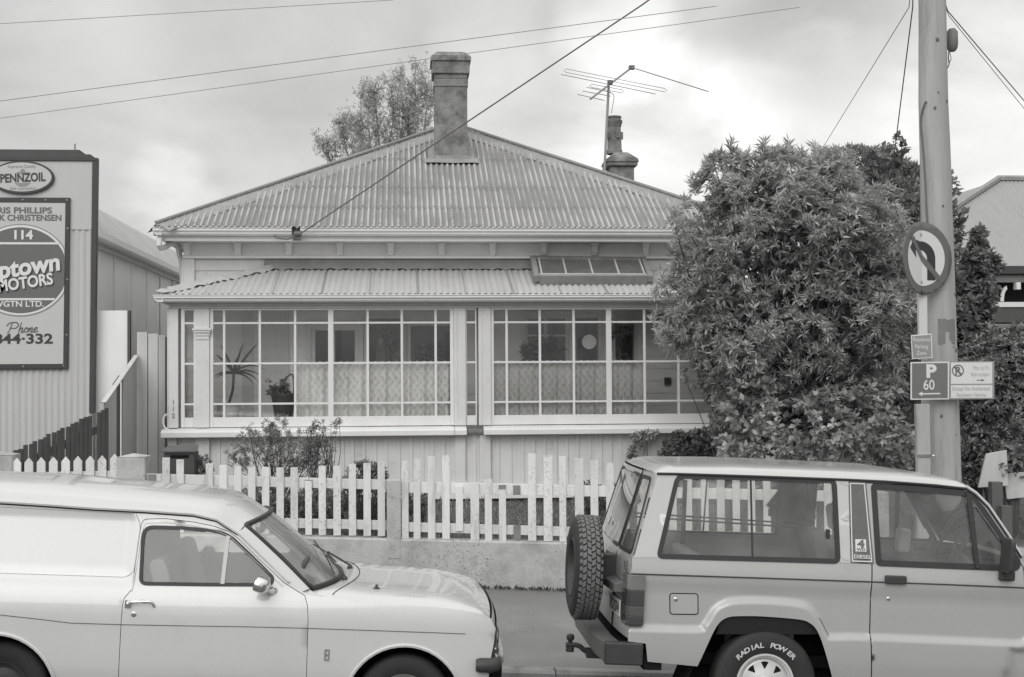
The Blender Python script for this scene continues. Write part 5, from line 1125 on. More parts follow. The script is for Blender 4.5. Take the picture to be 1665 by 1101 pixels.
# ---------------- cars: shared ----------------
M['vanpaint'] = simple('van_paint', .54, .30, .02, 1.5, 30, .5, coat=.8, bump=0, dirt=.12, dirtv=.94, speck=.04)
M['suvpaint'] = simple('silver_paint', .39, .38, .03, 1.5, 300, .5, metal=.06, coat=.6, bump=0, dirt=.12, dirtv=.94, speck=.04)
M['suvwhite'] = simple('pale_roof_paint', .48, .3, .02, 1.5, 30, .5, coat=.7, bump=0)
M['seal'] = simple('window_rubber', .03, .5, .15, 9, 60, .4, bump=0)
M['plastic'] = simple('dark_plastic', .045, .5, .15, 9, 90, .4)
M['greyplastic'] = simple('grey_plastic', .12, .55, .15, 9, 90, .4)
M['seat'] = simple('seat_cloth', .3, .9, .15, 9, 90, .2)
M['trimgrey'] = simple('inner_trim', .42, .8, .08, 5, 60, .2)
M['carglass'] = glass('car_glass', .93, 1.7, 0, .10)  # veil lifts the dark cabin with painted-in haze
M['screenglass'] = glass('windscreen_glass', .84, 1.4, 0, .2)  # stronger veil stands in for the pale reflection on the screen
M['well'] = simple('wheel_well', .014, .9, .3, 9, 60, .1)
M['gap'] = simple('shut_line', .015, .9, .1, 9, 60, .1, bump=0)
class Car:
    def __init__(s, root, Yn, tilt, W, yfn): s.r = root; s.o = ROOTLOC[root]; s.Y = Yn; s.c = math.cos(tilt); s.s = math.sin(tilt); s.W = W; s.y = yfn
    def loc(s, p): d = Vector(p) - s.o; return Vector((d.x * s.c - d.z * s.s, d.y, d.x * s.s + d.z * s.c))
    def L(s, px, py, yo=None):
        """photo pixel -> local point on the near side surface (or at depth yo)"""
        y = yo if yo is not None else 0.
        for _ in range(4 if yo is None else 1):
            q = s.loc(at(px, py, s.Y + y))
            if yo is None: y = s.y(q.x, q.z)
        return q
    def P2(s, pts, yo=None): return [(q.x, q.z) for q in (s.L(*p[:2], yo) for p in pts)]
    def S(s, h=0.): return lambda u, v: (u, s.y(u, v) - h, v)
    def F(s, h=0.): return lambda u, v: (u, s.W - s.y(u, v) + h, v)
def fn2(tab):
    xs = [t[0] for t in tab]; ys = [t[1] for t in tab]; return lambda v: float(np.interp(v, xs, ys))
def arch(cx_, cz_, r, zb, n=18, rx=1.):
    """points of a wheel arch from front-bottom to rear-bottom"""
    a0 = math.asin(max(-1, min(1, (zb - cz_) / r))); return [(cx_ + r * rx * math.cos(a), cz_ + r * math.sin(a)) for a in [lerp(a0, math.pi - a0, k / n) for k in range(n + 1)]]
def wheel(car, x, z, yc, r, w, rimr, kind, lettering=None, outer=-1, ang=0.):
    """tyre with tread grooves and a rim; outer=-1 faces the camera"""
    t = MB(); hw = w / 2; sh = r * .90
    t.lathe([(rimr, outer * hw * .72), (rimr * 1.03, outer * hw * .92), (rimr * 1.15, outer * hw * 1.0), (lerp(rimr, sh, .55), outer * hw * 1.05), (sh, outer * hw * .98), (r * .965, outer * hw * .88), (r * .99, outer * hw * .72), (r, outer * hw * .5), (r, -outer * hw * .5), (r * .965, -outer * hw * .88), (sh, -outer * hw * .98), (rimr * 1.1, -outer * hw * .95), (rimr, -outer * hw * .7)], (x, yc, z), 'Y', 56)
    tag_ = MB()
    wobj = t.build('wheel', M['rubber'], car.r, smooth=True, local=True, angle=50)
    rb = MB(); o = outer
    if kind in ('steel', 'dull'):
        rb.lathe([(rimr * 1.02, o * hw * .80), (rimr * 1.0, o * hw * .86), (rimr * .93, o * hw * .80), (rimr * .90, o * hw * .45), (rimr * .72, o * hw * .32), (rimr * .5, o * hw * .55), (rimr * .42, o * hw * .72), (rimr * .25, o * hw * .78), (0, o * hw * .8)], (x, yc, z), 'Y', 40)
    else:
        rb.lathe([(rimr * 1.03, o * hw * .82), (rimr * 1.02, o * hw * .93), (rimr * .95, o * hw * .93), (rimr * .94, o * hw * .78), (rimr * .87, o * hw * .76), (rimr * .85, o * hw * .62), (rimr * .80, o * hw * .40)], (x, yc, z), 'Y', 48)
        # spoke disc with triangular openings
        rb.lathe([(rimr * .84, o * hw * .45), (rimr * .78, o * hw * .56), (rimr * .70, o * hw * .60), (rimr * .45, o * hw * .60), (rimr * .36, o * hw * .70), (rimr * .2, o * hw * .70)], (x, yc, z), 'Y', 48)
        for k in range(8):
            ob = MB(); a = k * math.pi / 4 + math.pi / 2; ob.add([(x + rimr * q * math.cos(a + d), yc + o * hw * .62, z + rimr * q * math.sin(a + d)) for (q, d) in ((.72, -.19), (.73, 0), (.72, .19), (.47, .02), (.47, -.02))], [(0, 1, 2, 3, 4)])
            ob.build('vent_hole', M['well'], wobj, local=True)
        rb.lathe([(rimr * .26, o * hw * .55), (rimr * .25, o * hw * .85), (rimr * .15, o * hw * .92), (0, o * hw * .93)], (x, yc, z), 'Y', 24)
    rb.build('rim', M['chrome'] if kind == 'steel' else M['plastic'] if kind == 'dull' else M['alurim'], wobj, smooth=True, local=True, angle=35)
    d_ = MB(); d_.lathe([(rimr * .9, o * hw * .1), (0, o * hw * .1)], (x, yc, z), 'Y', 24); d_.build('brake_drum', M['well'], wobj, local=True)
    return wobj
M['alurim'] = simple('painted_rim', .62, .4, .05, 5, 50, .4, metal=.2, bump=0)
def ringpart(car, name, poly, d0, d1, mat, parent, h=.004, S=None, th=None):
    a = offset_poly(poly, d0); b_ = offset_poly(poly, d1); b = MB(); F_ = (S or car.S)
    b.ring(a, b_, F_(h)); b.ring(a, [(p[0], p[1]) for p in a], lambda u, v: F_(h)(u, v)) if False else None
    m = len(a); v = [F_(-.012)(*p) for p in a] + [F_(h)(*p) for p in a] + [F_(h)(*p) for p in b_] + [F_(-.012)(*p) for p in b_]; q = MB(); q.add(v, [(k * m + i, k * m + (i + 1) % m, (k + 1) * m + (i + 1) % m, (k + 1) * m + i) for k in range(3) for i in range(m)])
    return q.build(name, mat, parent, smooth=True, local=True, angle=30)
def panelpart(car, name, poly, holes, mat, parent, h=0., step=.05, S=None, smooth=True, solid=0, extra=(), clear=0.):
    b = MB(); b.panel(poly, holes, (S or car.S)(h), step, extra, clear); return b.build(name, mat, parent, smooth='all' if smooth else False, local=True, solid=solid)
def seat(car, x, yc, zs, back=.6, w=.46, mat='seat', hr=False):
    b = MB(); b.grid(lambda u, v: (x + .5 * (u - .05), yc + (v - .5) * w, zs + .06 * math.sin(math.pi * min(1, u * 1.02)) * math.sin(math.pi * v) ** .5), 10, 10); b.box(x + .02, x + .46, yc - w / 2, yc + w / 2, zs - .14, zs); 
    pr = rounded([(x + .06, zs - .02), (x - .06, zs - .02), (x - .20, zs + back), (x - .10, zs + back + .02)], [.02, .02, .05, .06])
    b.prism(pr, lambda u, q: (u, yc - w / 2, q), lambda u, q: (u, yc + w / 2, q))
    if hr:
        pr = rounded([(x - .13, zs + back + .06), (x - .22, zs + back + .06), (x - .25, zs + back + .24), (x - .17, zs + back + .25)], .04); b.prism(pr, lambda u, q: (u, yc - .13, q), lambda u, q: (u, yc + .13, q)); b.box(x - .18, x - .165, yc - .06, yc + .06, zs + back - .02, zs + back + .07)
    return b.build('seat', M[mat], car.r, smooth=True, local=True, bevel=.012, angle=50)
def steer(car, c, r, tilt, mat='plastic'):
    b = MB(); Rm = Matrix.Rotation(tilt, 4, 'Y'); T = Matrix.Translation(c) @ Rm
    b.tube([T @ Vector((r * math.cos(a), r * math.sin(a), 0)) for a in [2 * math.pi * k / 32 for k in range(32)]], .014, 8, closed=True)
    for a in (0, 2.1, -2.1): b.tube([T @ Vector((0, 0, -.03)), T @ Vector((r * math.cos(a), r * math.sin(a), 0))], .012, 6)
    b.tube([T @ Vector((0, 0, -.03)), T @ Vector((0, 0, -.5))], .025, 8); return b.build('steering_wheel', M[mat], car.r, smooth=True, local=True)
# ---------------- white panel van ----------------
VYn = 8.5; vt = math.atan(.05)
vroot = thing('panel_van', (-.012, VYn, road_z(-.012, VYn)), 'white panel van with chrome door mirror parked on the left facing right', 'van', rot=(0, vt, 0))
_vy = fn2([(.15, .09), (.30, .035), (.45, .004), (.55, 0), (.76, 0), (.84, .008), (.90, .028), (.95, .05), (1.0, .062), (1.42, .17), (1.7, .24)])
def vyf(x, z):
    y = _vy(z)
    if x > .35: y += .10 * max(0, (x - .35) / .45) ** 2.2
    # pressed recess in the load panel
    if x < -1.62 and z > .9:
        d = min(-1.655 - x, z - .995, 1.375 - (x + 2.4) * 0 - z); t = max(0, min(1, d / .03)); y += .014 * t * t * (3 - 2 * t)
    return y
van = Car(vroot, VYn, vt, 1.57, vyf); Wv = 1.57
drip = van.P2([(11, 816), (90, 821), (157, 826), (236, 830), (315, 835.5), (354, 844.5), (387, 866)])
rear0 = [(-3.36, .30), (-3.40, .62), (-3.39, .95), (-3.30, drip[0][1] + .012)]
apil = van.P2([(391, 869), (432, 909), (470, 946), (490, 963)])
fend = van.P2([(500, 967.5), (560, 975), (610, 980.5), (660, 983.5), (708, 987), (750, 991.5), (782, 998), (799, 1006)])
nose = van.P2([(806, 1022), (803, 1046), (798, 1070)]); nose.append((nose[-1][0] - .02, .28))
wr = .292; Ax = -2.40
fa = arch(0, wr, .355, .28); ra = arch(Ax, wr, .355, .28)
outline = [(nose[-1][0] - .05, .26)] + [(.345, .26)] + fa[1:-1] + [(-.345, .22), (Ax + .345, .24)] + ra[1:-1] + [(Ax - .345, .28)] + rear0 + drip + apil + fend + nose
dpx = [(192, 1130), (194.5, 1050), (196.5, 1010), (198.5, 985), (202, 972), (209, 964), (214.5, 957), (220, 915), (226, 874), (229.5, 852), (233, 845.5), (240, 843.5), (270, 843), (315, 848.5), (350, 855.5), (372, 864), (386, 874), (430, 917), (462, 947), (484, 961), (496, 968), (500.5, 985), (501.5, 1010), (500, 1060), (498, 1130)]
door = van.P2(dpx); dr = [.0] * len(door)
win = rounded(van.P2([(234, 857), (300, 859), (352, 864), (374, 872), (410, 906), (444, 940), (440, 950.5), (330, 950), (229, 948.5)]), [.06, .0, .05, .05, 0, .035, .02, 0, .035])
panelpart(van, 'body', outline, [door], M['vanpaint'], vroot, step=.035)
panelpart(van, 'body', outline, [door], M['vanpaint'], vroot, step=.06, S=van.F)
for S_ in (van.S, van.F):
    d_ = panelpart(van, 'door', offset_poly(door, .0035), [win], M['vanpaint'], vroot, step=.04, S=S_)
    ringpart(van, 'window_seal', win, -.012, .008, M['seal'], d_, .003, S_)
    panelpart(van, 'window_glass', win, [], M['carglass'], d_, -.008, .15, S_)
    q0, q1 = van.L(371, 870), van.L(361.5, 951); b = MB(); S9 = S_(.004); b.add([S9(q0.x - .012, q0.z - .004), S9(q0.x + .012, q0.z - .004), S9(q1.x + .012, q1.z + .006), S9(q1.x - .012, q1.z + .006)] , [(0, 1, 2, 3)]); b.build('vent_divider', M['signpale'], d_, local=True, solid=.012)
    b = MB(); b.grid(lambda u, v: Vector(S_(-.02)(lerp(door[0][0] + .03, door[-1][0] - .02, u), lerp(.3, .93, v))), 6, 5); b.build('door_lining', M['trimgrey'], d_, local=True)
    # raised frame step of the door above the waist
    b = MB(); fr = van.P2([(214, 962), (222, 920), (230, 868), (236, 851), (270, 849.5), (315, 855), (349, 862), (374, 873), (420, 917), (460, 954)])
    b.tube([S_(-.001)(*p) for p in fr], .0045, 6, cap=False); b.build('frame_step', M['vanpaint'], d_, local=True, smooth=True)
    # shut line and waist line
    st = van.P2([(-60, 993), (11, 1001), (66, 1007), (115, 1013), (193, 1015.5), (300, 1017.5), (400, 1019), (500, 1021.5), (600, 1025), (700, 1028.5), (786, 1031.5)])
    b = MB(); P = [S_(.0015)(lerp(a[0], c[0], t), lerp(a[1], c[1], t)) for a, c in zip(st, st[1:]) for t in (0, .33, .66)]; b.tube(P, .0022, 5); b.build('side_stripe', M['plastic'], vroot, local=True)
    b = MB(); dd = offset_poly(door, .0015); P = [S_(-.006)(*p) for p in dd]; b.tube(P, .006, 4, closed=True); b.build('shut_gap', M['gap'], vroot, local=True)
    # drip rail
    b = MB(); P = [S_(.012)(p[0], p[1] + .0) for p in [(-3.3, drip[0][1] + .012)] + drip + apil[:3]]; b.tube(P, .011, 6); b.build('drip_rail', M['vanpaint'], vroot, local=True, smooth=True)
    b = MB(); P = [S_(.002)(p[0], p[1] - .012) for p in [(-3.3, drip[0][1] + .012)] + drip]; b.tube(P, .007, 5); b.build('drip_shadow_line', M['seal'], vroot, local=True)  # dark tube put in as the shade under the drip rail
    for (cx_, rr2) in ((0, .36), (Ax, .36)):
        b = MB(); P = [S_(.004)(cx_ + .357 * math.cos(a), wr + .357 * math.sin(a)) for a in [math.radians(-2 + 184 * k / 24) for k in range(25)]]; b.tube(P, .012, 6); b.build('arch_lip', M['vanpaint'], vroot, local=True, smooth=True)
for S_ in (van.S, van.F):
    gp = [(-3.6, .995), (-1.69, .995), (-1.64, 1.02), (-1.625, 1.30), (-1.66, 1.365), (-3.6, 1.378)]; gp = rounded(gp[1:-1], [.0, .05, .05, .0], 5); gp = [(-3.28, .995)] + gp + [(-3.28, 1.385)]
    b = MB(); b.tube([S_(-.001)(*p) for p in gp], .0045, 5); b.build('panel_swage', M['vanpaint'], vroot, local=True, smooth=True)
# roof
fdz = lambda x: float(np.interp(x, [-3.3] + [p[0] for p in drip], [drip[0][1] + .012] + [p[1] for p in drip]))
crown = van.P2([(-200, 764), (11, 771), (98, 774.5), (236, 787), (315, 794.5), (377, 803.5), (410, 815), (430, 828.5), (436, 834)], .72)
fcz = lambda x: float(np.interp(x, [-3.3] + [p[0] for p in crown], [crown[0][1] - .01] + [p[1] for p in crown]))
hn = van.L(390, 852, .21); hf = van.L(433, 829, Wv - .21); bn = van.L(491, 948.5, .12); bf_ = van.L(534, 920.5, Wv - .12)
hx = (hn.x + hf.x) / 2; bx_ = (bn.x + bf_.x) / 2; hz = (hn.z + hf.z) / 2; bz_ = (bn.z + bf_.z) / 2
def header(u):  # u -1..1 across
    return Vector((hx + .10 * (1 - u * u), Wv / 2 + u * (Wv / 2 - .205), hz + .030 * (1 - u * u)))
def wbase(u): return Vector((bx_ + .16 * (1 - u * u), Wv / 2 + u * (Wv / 2 - .125), bz_ + .004 * (1 - u * u)))
def rooff(a, t):
    u = a * 2 - 1; xr = -3.30; h_ = header(u); x = lerp(xr, h_.x, t); yd = vyf(min(x, .3), fdz(x)) - .004; c_ = fcz(x); zd = fdz(x) + .006; k = (1 - abs(u) ** 2.5) ** (1 / 2.1)
    z = zd + (c_ - zd) * k; y = Wv / 2 + u * (Wv / 2 - yd) * 1.0
    bl = max(0, (t - .90) / .10); bl = bl * bl
    return Vector((x, lerp(y, h_.y, bl), lerp(z, h_.z, bl)))
b = MB(); b.grid(rooff, 40, 50); b.build('roof', M['vanpaint'], vroot, smooth='all', local=True)
# windscreen, seal, pillars
def wsf(u, v, h=0): return header(u).lerp(wbase(u), v) + Vector((.05 * math.sin(math.pi * v) * .3 + h, 0, h * .8))
b = MB(); b.grid(lambda a, v: wsf(a * 1.96 - .98, v * .97 + .015), 20, 8); ws = b.build('windscreen', M['screenglass'], vroot, smooth='all', local=True)
b = MB(); lp = [wsf(u, .0, .003) for u in [k / 10 - .95 for k in range(20)]] + [wsf(.985, v, .003) for v in (.02, .06, .25, .5, .75, .93)] + [wsf(u, 1, .003) for u in [.95 - k / 10 for k in range(20)]] + [wsf(-.985, v, .003) for v in (.93, .75, .5, .25, .06, .02)]
b.tube(lp, .017, 6, closed=True); b.build('windscreen_seal', M['seal'], ws, smooth=True, local=True)
for sg in (-1, 1):
    S_ = van.S if sg < 0 else van.F; outer = [S_(0)(*p) for p in [drip[-1]] + apil]; n = len(outer); b = MB(); ol = smoothpath([Vector(p) for p in outer], 5); m = len(ol)
    il = [wsf(sg * 1.0, k / (m - 1)) for k in range(m)]; v = []
    for k in range(m):
        for j in range(4): q = ol[k].lerp(il[k], j / 3); q.x += .02 * math.sin(math.pi * j / 3); q.z += .012 * math.sin(math.pi * j / 3); v.append(q)
    b.add(v, [(k * 4 + j, (k + 1) * 4 + j, (k + 1) * 4 + j + 1, k * 4 + j + 1) for k in range(m - 1) for j in range(3)])
    # close header corner to the drip end
    hc = rooff(0 if sg < 0 else 1, 1.0); hc2 = [rooff(0 if sg < 0 else 1, t) for t in (.90, .93, .96, 1.0)]; b.add([ol[0] + Vector((-.05, 0, .0))] + [ol[0], il[0]] + hc2, [(0, 1, 2, 6, 5, 4, 3)]); b.build('windscreen_pillar', M['vanpaint'], vroot, smooth='all', local=True)
# bonnet and cowl
fz = lambda x: float(np.interp(x, [p[0] for p in [apil[-1]] + fend], [p[1] for p in [apil[-1]] + fend]))
xb = fend[-1][0]
def bonf(a, t):
    u = a * 2 - 1; w0 = wbase(u) + Vector((.012, 0, -.012)); xe = xb - .012 + .035 * (1 - u * u); x = lerp(w0.x, xe, t); ye = vyf(x, fz(min(x, xb))) ; ze_ = fz(min(max(x, apil[-1][0]), xb)); k = (1 - abs(u) ** 3.2) ** (1 / 2.2)
    dome = .052 * min(1, (1 - t) * 3.2 + .0) ** .6 + .006; z = ze_ + dome * k; y = Wv / 2 + u * (Wv / 2 - ye)
    bl = max(0, 1 - t / .10); bl = bl * bl; return Vector((x, lerp(y, w0.y, bl), lerp(z, w0.z, bl)))
b = MB(); b.grid(bonf, 36, 40); bon = b.build('bonnet', M['vanpaint'], vroot, smooth='all', local=True)
b = MB(); P = [bonf((u + 1) / 2, .115 + .0 * u) + Vector((0, 0, .001)) for u in [k / 20 - .97 for k in range(39)] if u < .97]; b.tube(P, .0028, 5); b.build('cowl_gap', M['gap'], bon, local=True)
# side of the cowl below pillar foot
for sg in (-1, 1):
    S_ = van.S if sg < 0 else van.F; b = MB(); A = [Vector(S_(0)(*p)) for p in (apil[-2], apil[-1], fend[0], fend[1])]; e_ = 0 if sg < 0 else 1; Bq = [wsf(sg, .8), wsf(sg, 1.0), bonf(e_, .02), bonf(e_, .1)]
    b.add(A + Bq, [(i, i + 1, 5 + i, 4 + i) for i in range(3)]); b.build('cowl_corner', M['vanpaint'], vroot, local=True, smooth='all')
# nose
zf_ = [.28] + [p[1] for p in nose[::-1][1:]] + [fend[-1][1] + .004]; xf_ = [nose[-1][0]] + [p[0] for p in nose[::-1][1:]] + [fend[-1][0]]
def nosef(a, t):
    u = a * 2 - 1; z = lerp(.28, zf_[-1], t); x = float(np.interp(z, zf_, xf_)) + .035 * (1 - u * u); y0 = vyf(x - .03, z); return Vector((x, Wv / 2 + u * (Wv / 2 - y0), z + .008 * (1 - u * u) * t))
b = MB(); b.grid(nosef, 24, 14); b.build('front_panel', M['vanpaint'], vroot, smooth='all', local=True)
b = MB(); b.grid(lambda a, t: nosef(.06 + .88 * a, .52 + .38 * t) + Vector((.006, 0, 0)), 20, 6); gr = b.build('grille', M['plastic'], vroot, local=True)
for y in (.12, .88):
    b = MB(); c_ = nosef(y if y < .5 else y, .71); b.lathe([(0, .03), (.05, .026), (.078, .012), (.085, 0)], (c_.x + .004, c_.y + (.06 if y < .5 else -.06), c_.z), 'X', 24); b.build('headlight', M['chrome'], vroot, smooth=True, local=True)
b = MB(); P = [nosef(.012, t) + Vector((.004, -.003, 0)) for t in (.50, .6, .75, .9)]; b.tube(P, .009, 5); b.build('headlight_surround', M['plastic'], vroot, local=True)
# bumper with rubber ends
q = van.L(774, 1082, -.03); q2 = van.L(806, 1082, -.03); zc = q.z; xm = xf_[1] + .03
bp = [Vector((q.x, -.025, zc)), Vector((q2.x - .03, -.02, zc)), Vector((q2.x, .03, zc)), Vector((q2.x + .035, .25, zc)), Vector((q2.x + .05, Wv / 2, zc)), Vector((q2.x + .035, Wv - .25, zc)), Vector((q2.x, Wv - .03, zc)), Vector((q2.x - .03, Wv + .02, zc)), Vector((q.x, Wv + .025, zc))]
b = MB(); b.tube(smoothpath(bp[1:-1], 4), .038, 8); b.build('bumper', M['chrome'], vroot, smooth=True, local=True)
for i in (0, -1):
    b = MB(); e_ = [bp[0], bp[1], bp[2]] if i == 0 else [bp[-1], bp[-2], bp[-3]]; b.tube(smoothpath(e_, 4), [.036] + [.044] * 8, 10); b.build('bumper_end', M['plastic'], vroot, smooth=True, local=True)
# rear
b = MB(); prx = [p[0] for p in rear0]; prz = [p[1] for p in rear0]
def rearf(a, t):
    u = a * 2 - 1; z = lerp(.30, rear0[-1][1], t); x = float(np.interp(z, prz, prx)) - .03 * (1 - u * u); y0 = vyf(-1, z); return Vector((x, Wv / 2 + u * (Wv / 2 - y0), z))
b.grid(rearf, 16, 12); b.add([rearf(a / 16, 1) for a in range(17)] + [rooff(a / 16, 0) for a in range(17)], [(i, i + 1, 18 + i, 17 + i) for i in range(16)]); b.build('rear_doors', M['vanpaint'], vroot, smooth=True, local=True)
b = MB(); b.tube([Vector((-3.3, -.01, .48)), Vector((-3.43, .02, .48)), Vector((-3.46, Wv / 2, .48)), Vector((-3.43, Wv - .02, .48)), Vector((-3.3, Wv + .01, .48))], .035, 8); b.build('bumper', M['chrome'], vroot, smooth=True, local=True)
# inside and underside
b = MB(); b.box(-3.3, .62, .26, Wv - .26, .30, .34); b.build('floor_pan', M['well'], vroot, local=True)
b = MB(); b.box(-1.63, -1.60, .16, Wv - .16, .34, 1.36); b.build('bulkhead', M['trimgrey'], vroot, local=True)
b = MB(); b.box(-.62, -.30, .12, Wv - .12, .55, .90); b.build('dashboard', M['trimgrey'], vroot, local=True, bevel=.03)
b = MB(); b.box(-.66, .6, .22, Wv - .22, .34, .54); b.build('engine_bay', M['well'], vroot, local=True)
for y in (.40, Wv - .40): seat(van, -1.38, y, .62, .46, .46, 'seat')
steer(van, Vector((-.72, .42, .93)), .19, math.radians(-62))
for (cx_) in (0, Ax):
    for y0, y1 in ((.03, .30), (Wv - .30, Wv - .03)):
        b = MB(); b.lathe([(.352, y0), (.352, y1)], (cx_, 0, wr), 'Y', 30); yy = y1 if y0 < .5 else y0; b.lathe([(.352, yy), (0, yy)], (cx_, 0, wr), 'Y', 30); b.build('wheel_well', M['well'], vroot, local=True)
    w9 = wheel(van, cx_, wr, .145 if cx_ == 0 else .20, wr, .165, .172, 'steel' if cx_ == 0 else 'dull'); wheel(van, cx_, wr, Wv - .145, wr, .165, .172, 'steel', outer=1)
# fittings: handle, lock, mirror, badge, washer, wipers
def lp_(px, py, h): q = van.L(px, py); return Vector((q.x, q.y - h, q.z))
dobj = [c for c in vroot.children if c.name.startswith('door')][0]
b = MB(); b.tube(smoothpath([lp_(209, 978.5, .012), lp_(214, 978, .026), lp_(228, 977.5, .030), lp_(243, 977.5, .028), lp_(248.5, 980, .02), lp_(250.5, 986, .004)], 5), .0085, 8); b.lathe([(0, -.03), (.012, -.028), (.015, -.012), (.016, 0)], lp_(209, 981.5, 0), 'Y', 14); b.box(lp_(204, 0, 0).x if False else van.L(203.5, 984).x, van.L(213, 984).x, van.L(209, 984).y - .012, van.L(209, 984).y, van.L(209, 988).z, van.L(209, 975.5).z); b.build('door_handle', M['chrome'], dobj, smooth=True, local=True)
b = MB(); c_ = lp_(231, 982, -.006); b.lathe([(.040, -.0075), (.034, -.004), (.02, .003), (0, .005)], c_, 'Y', 20, 1.25, .6); b.build('handle_recess', M['vanpaint'], dobj, smooth=True, local=True)
b = MB(); b.lathe([(0, -.008), (.009, -.008), (.012, -.005), (.0155, -.003), (.0165, .002)], lp_(217.5, 999, 0), 'Y', 18); b.build('door_lock', M['chrome'], dobj, smooth=True, local=True)
b = MB(); c_ = lp_(427, 947, .11); Tm = Matrix.Translation(c_) @ Matrix.Rotation(math.radians(18), 4, 'Y') @ Matrix.Rotation(math.radians(-14), 4, 'Z')
pr = [(0, -.052), (.028, -.05), (.046, -.03), (.05, 0), (.05, .02), (.044, .026), (0, .02)]; mv = []; 
for (r_, h_) in pr:
    for k in range(20):
        a = 2 * math.pi * k / 20; ca_, sa_ = math.cos(a), math.sin(a); mv.append(Tm @ Vector((-h_, r_ * 1.35 * (abs(ca_) ** .7) * (1 if ca_ > 0 else -1), r_ * .92 * (abs(sa_) ** .7) * (1 if sa_ > 0 else -1))))
b.add(mv, [(i * 20 + k, i * 20 + (k + 1) % 20, (i + 1) * 20 + (k + 1) % 20, (i + 1) * 20 + k) for i in range(6) for k in range(20)])
mir = b.build('mirror', M['chrome'], dobj, smooth=True, local=True)
b = MB(); b.tube([lp_(443, 963, .0), lp_(442, 960, .035), lp_(436, 955, .08)], [.022, .014, .010], 8); b.lathe([(0, -.02), (.024, -.016), (.034, 0)], lp_(442, 961.5, .0), 'Y', 14, 1.1, .75); b.build('mirror_stem', M['chrome'], dobj, smooth=True, local=True)
b = MB(); A = van.L(527, 1074); B_ = van.L(536, 1056); y = A.y
for (x0, x1, z0, z1) in ((0, .25, 0, 1), (.75, 1, 0, 1), (.25, .75, .42, .58), (.25, .6, .84, 1), (.25, .75, 0, .14)): b.box(lerp(A.x, B_.x, x0), lerp(A.x, B_.x, x1), y - .005, y + .002, lerp(A.z, B_.z, z0), lerp(A.z, B_.z, z1))
b.build('wing_badge', M['steel'], vroot, local=True)
b = MB(); q = bonf(.16, .30); b.lathe([(.022, .0), (.02, .006), (.01, .008), (.008, .022), (.004, .026), (0, .026)], q, 'Z', 12); b.build('washer_jet', M['plastic'], bon, smooth=True, local=True)
for (u, tip) in ((-.45, (.35, .55)), (.35, (.97, .7))):
    b = MB(); p0 = wsf(u, 1.0, .02) + Vector((.05, 0, -.015)); p1 = wsf(lerp(u, tip[0], .45), lerp(1, tip[1], .62), .03); p2 = wsf(tip[0] if u < 0 else .85, tip[1], .02); p3 = wsf(u + .1, .93, .015)
    b.tube([p0, p0 + Vector((0, 0, .03)), p1], .007, 6); b.tube([p3, p1 + Vector((-.008, 0, -.004)), p2], .005, 5); b.lathe([(.02, -.02), (.018, .02), (.008, .034), (0, .034)], p0, 'Z', 10); b.build('wiper', M['plastic'], ws, local=True)
b = MB(); p = [wsf(.0, .12, -.05) + Vector((-.06, y_, z_)) for y_ in (-.11, .11) for z_ in (-.035, .035)]; b.add(p, [(0, 1, 3, 2)]); b.build('rear_view_mirror', M['plastic'], vroot, local=True, solid=.02)
b = MB(); b.panel(rounded([(0, 0), (.07, 0), (.07, .055), (0, .055)], .01), [], lambda u, v: tuple(wsf(-.90 + u * 1.2, .16 + v * 1.3, -.004)), .05); b.build('windscreen_label', M['signface'], ws, local=True)
# ---------------- off-road car ----------------
SYn = 9.35; sv = math.atan(.052); SX0 = at(1243, 1196, SYn).x
sroot = thing('off_road_car', (SX0, SYn, road_z(SX0, SYn) - .02), 'two tone off road car with spare tyre on its back door parked on the right', 'off road car', rot=(0, sv, 0))
_sy = fn2([(.3, .035), (.5, .004), (.6, 0), (.9, 0), (1.0, .006), (1.10, .02), (1.16, .032), (1.72, .150), (2, .2)])
Wsu = 1.66
suv = Car(sroot, SYn, sv, Wsu, lambda x, z: _sy(z))
UP = [(1010, 1016), (1040, 1017), (1133, 1018.5), (1145, 1009), (1158, 986), (1171, 974), (1190, 967.5), (1240, 966), (1298, 971), (1324, 979.5), (1339, 998), (1351, 1024), (1362, 1031.5), (1414, 1033), (1656, 1044), (1720, 1047)]
LO = [(1010, 1026), (1040, 1027), (1137, 1029), (1151, 1019), (1167, 995), (1180, 987), (1196, 983), (1240, 982), (1296, 987), (1315, 994), (1329, 1012), (1342, 1036), (1352, 1041.5), (1414, 1042), (1656, 1052), (1720, 1055)]
up_ = suv.P2(UP); lo_ = suv.P2(LO)
FRX = 2.31   # front wheel
def ext(l, dz): e = l[-1][1]; return l[:-1] + [(FRX - .60, e), (FRX - .50, e + .03), (FRX - .40, e + .16), (FRX - .27, e + .20), (FRX + .27, e + .20), (FRX + .40, e + .16), (FRX + .5, e + .03), (3.1, e)]
up_ = ext(up_, 0); lo_ = ext(lo_, 0)
def dense(pl, st=.012):
    P = smoothpath([Vector((q[0], q[1], 0)) for q in pl], 10); o = [(P[0].x, P[0].y)]
    for q in P[1:]:
        if math.hypot(q.x - o[-1][0], q.y - o[-1][1]) > st * .5: o.append((q.x, q.y))
    return o
_lod = np.array(dense(lo_)); _ld = np.gradient(_lod, axis=0); _ln = np.stack([-_ld[:, 1], _ld[:, 0]], 1); _ln /= np.linalg.norm(_ln, axis=1, keepdims=True)
def sd(pt, pl=None):
    d = _lod - np.array(pt[:2]); i = int(np.argmin((d * d).sum(1))); return float(-(d[i] * _ln[i]).sum()) if abs((d[i] * _ln[i]).sum()) > 1e-9 else 0.
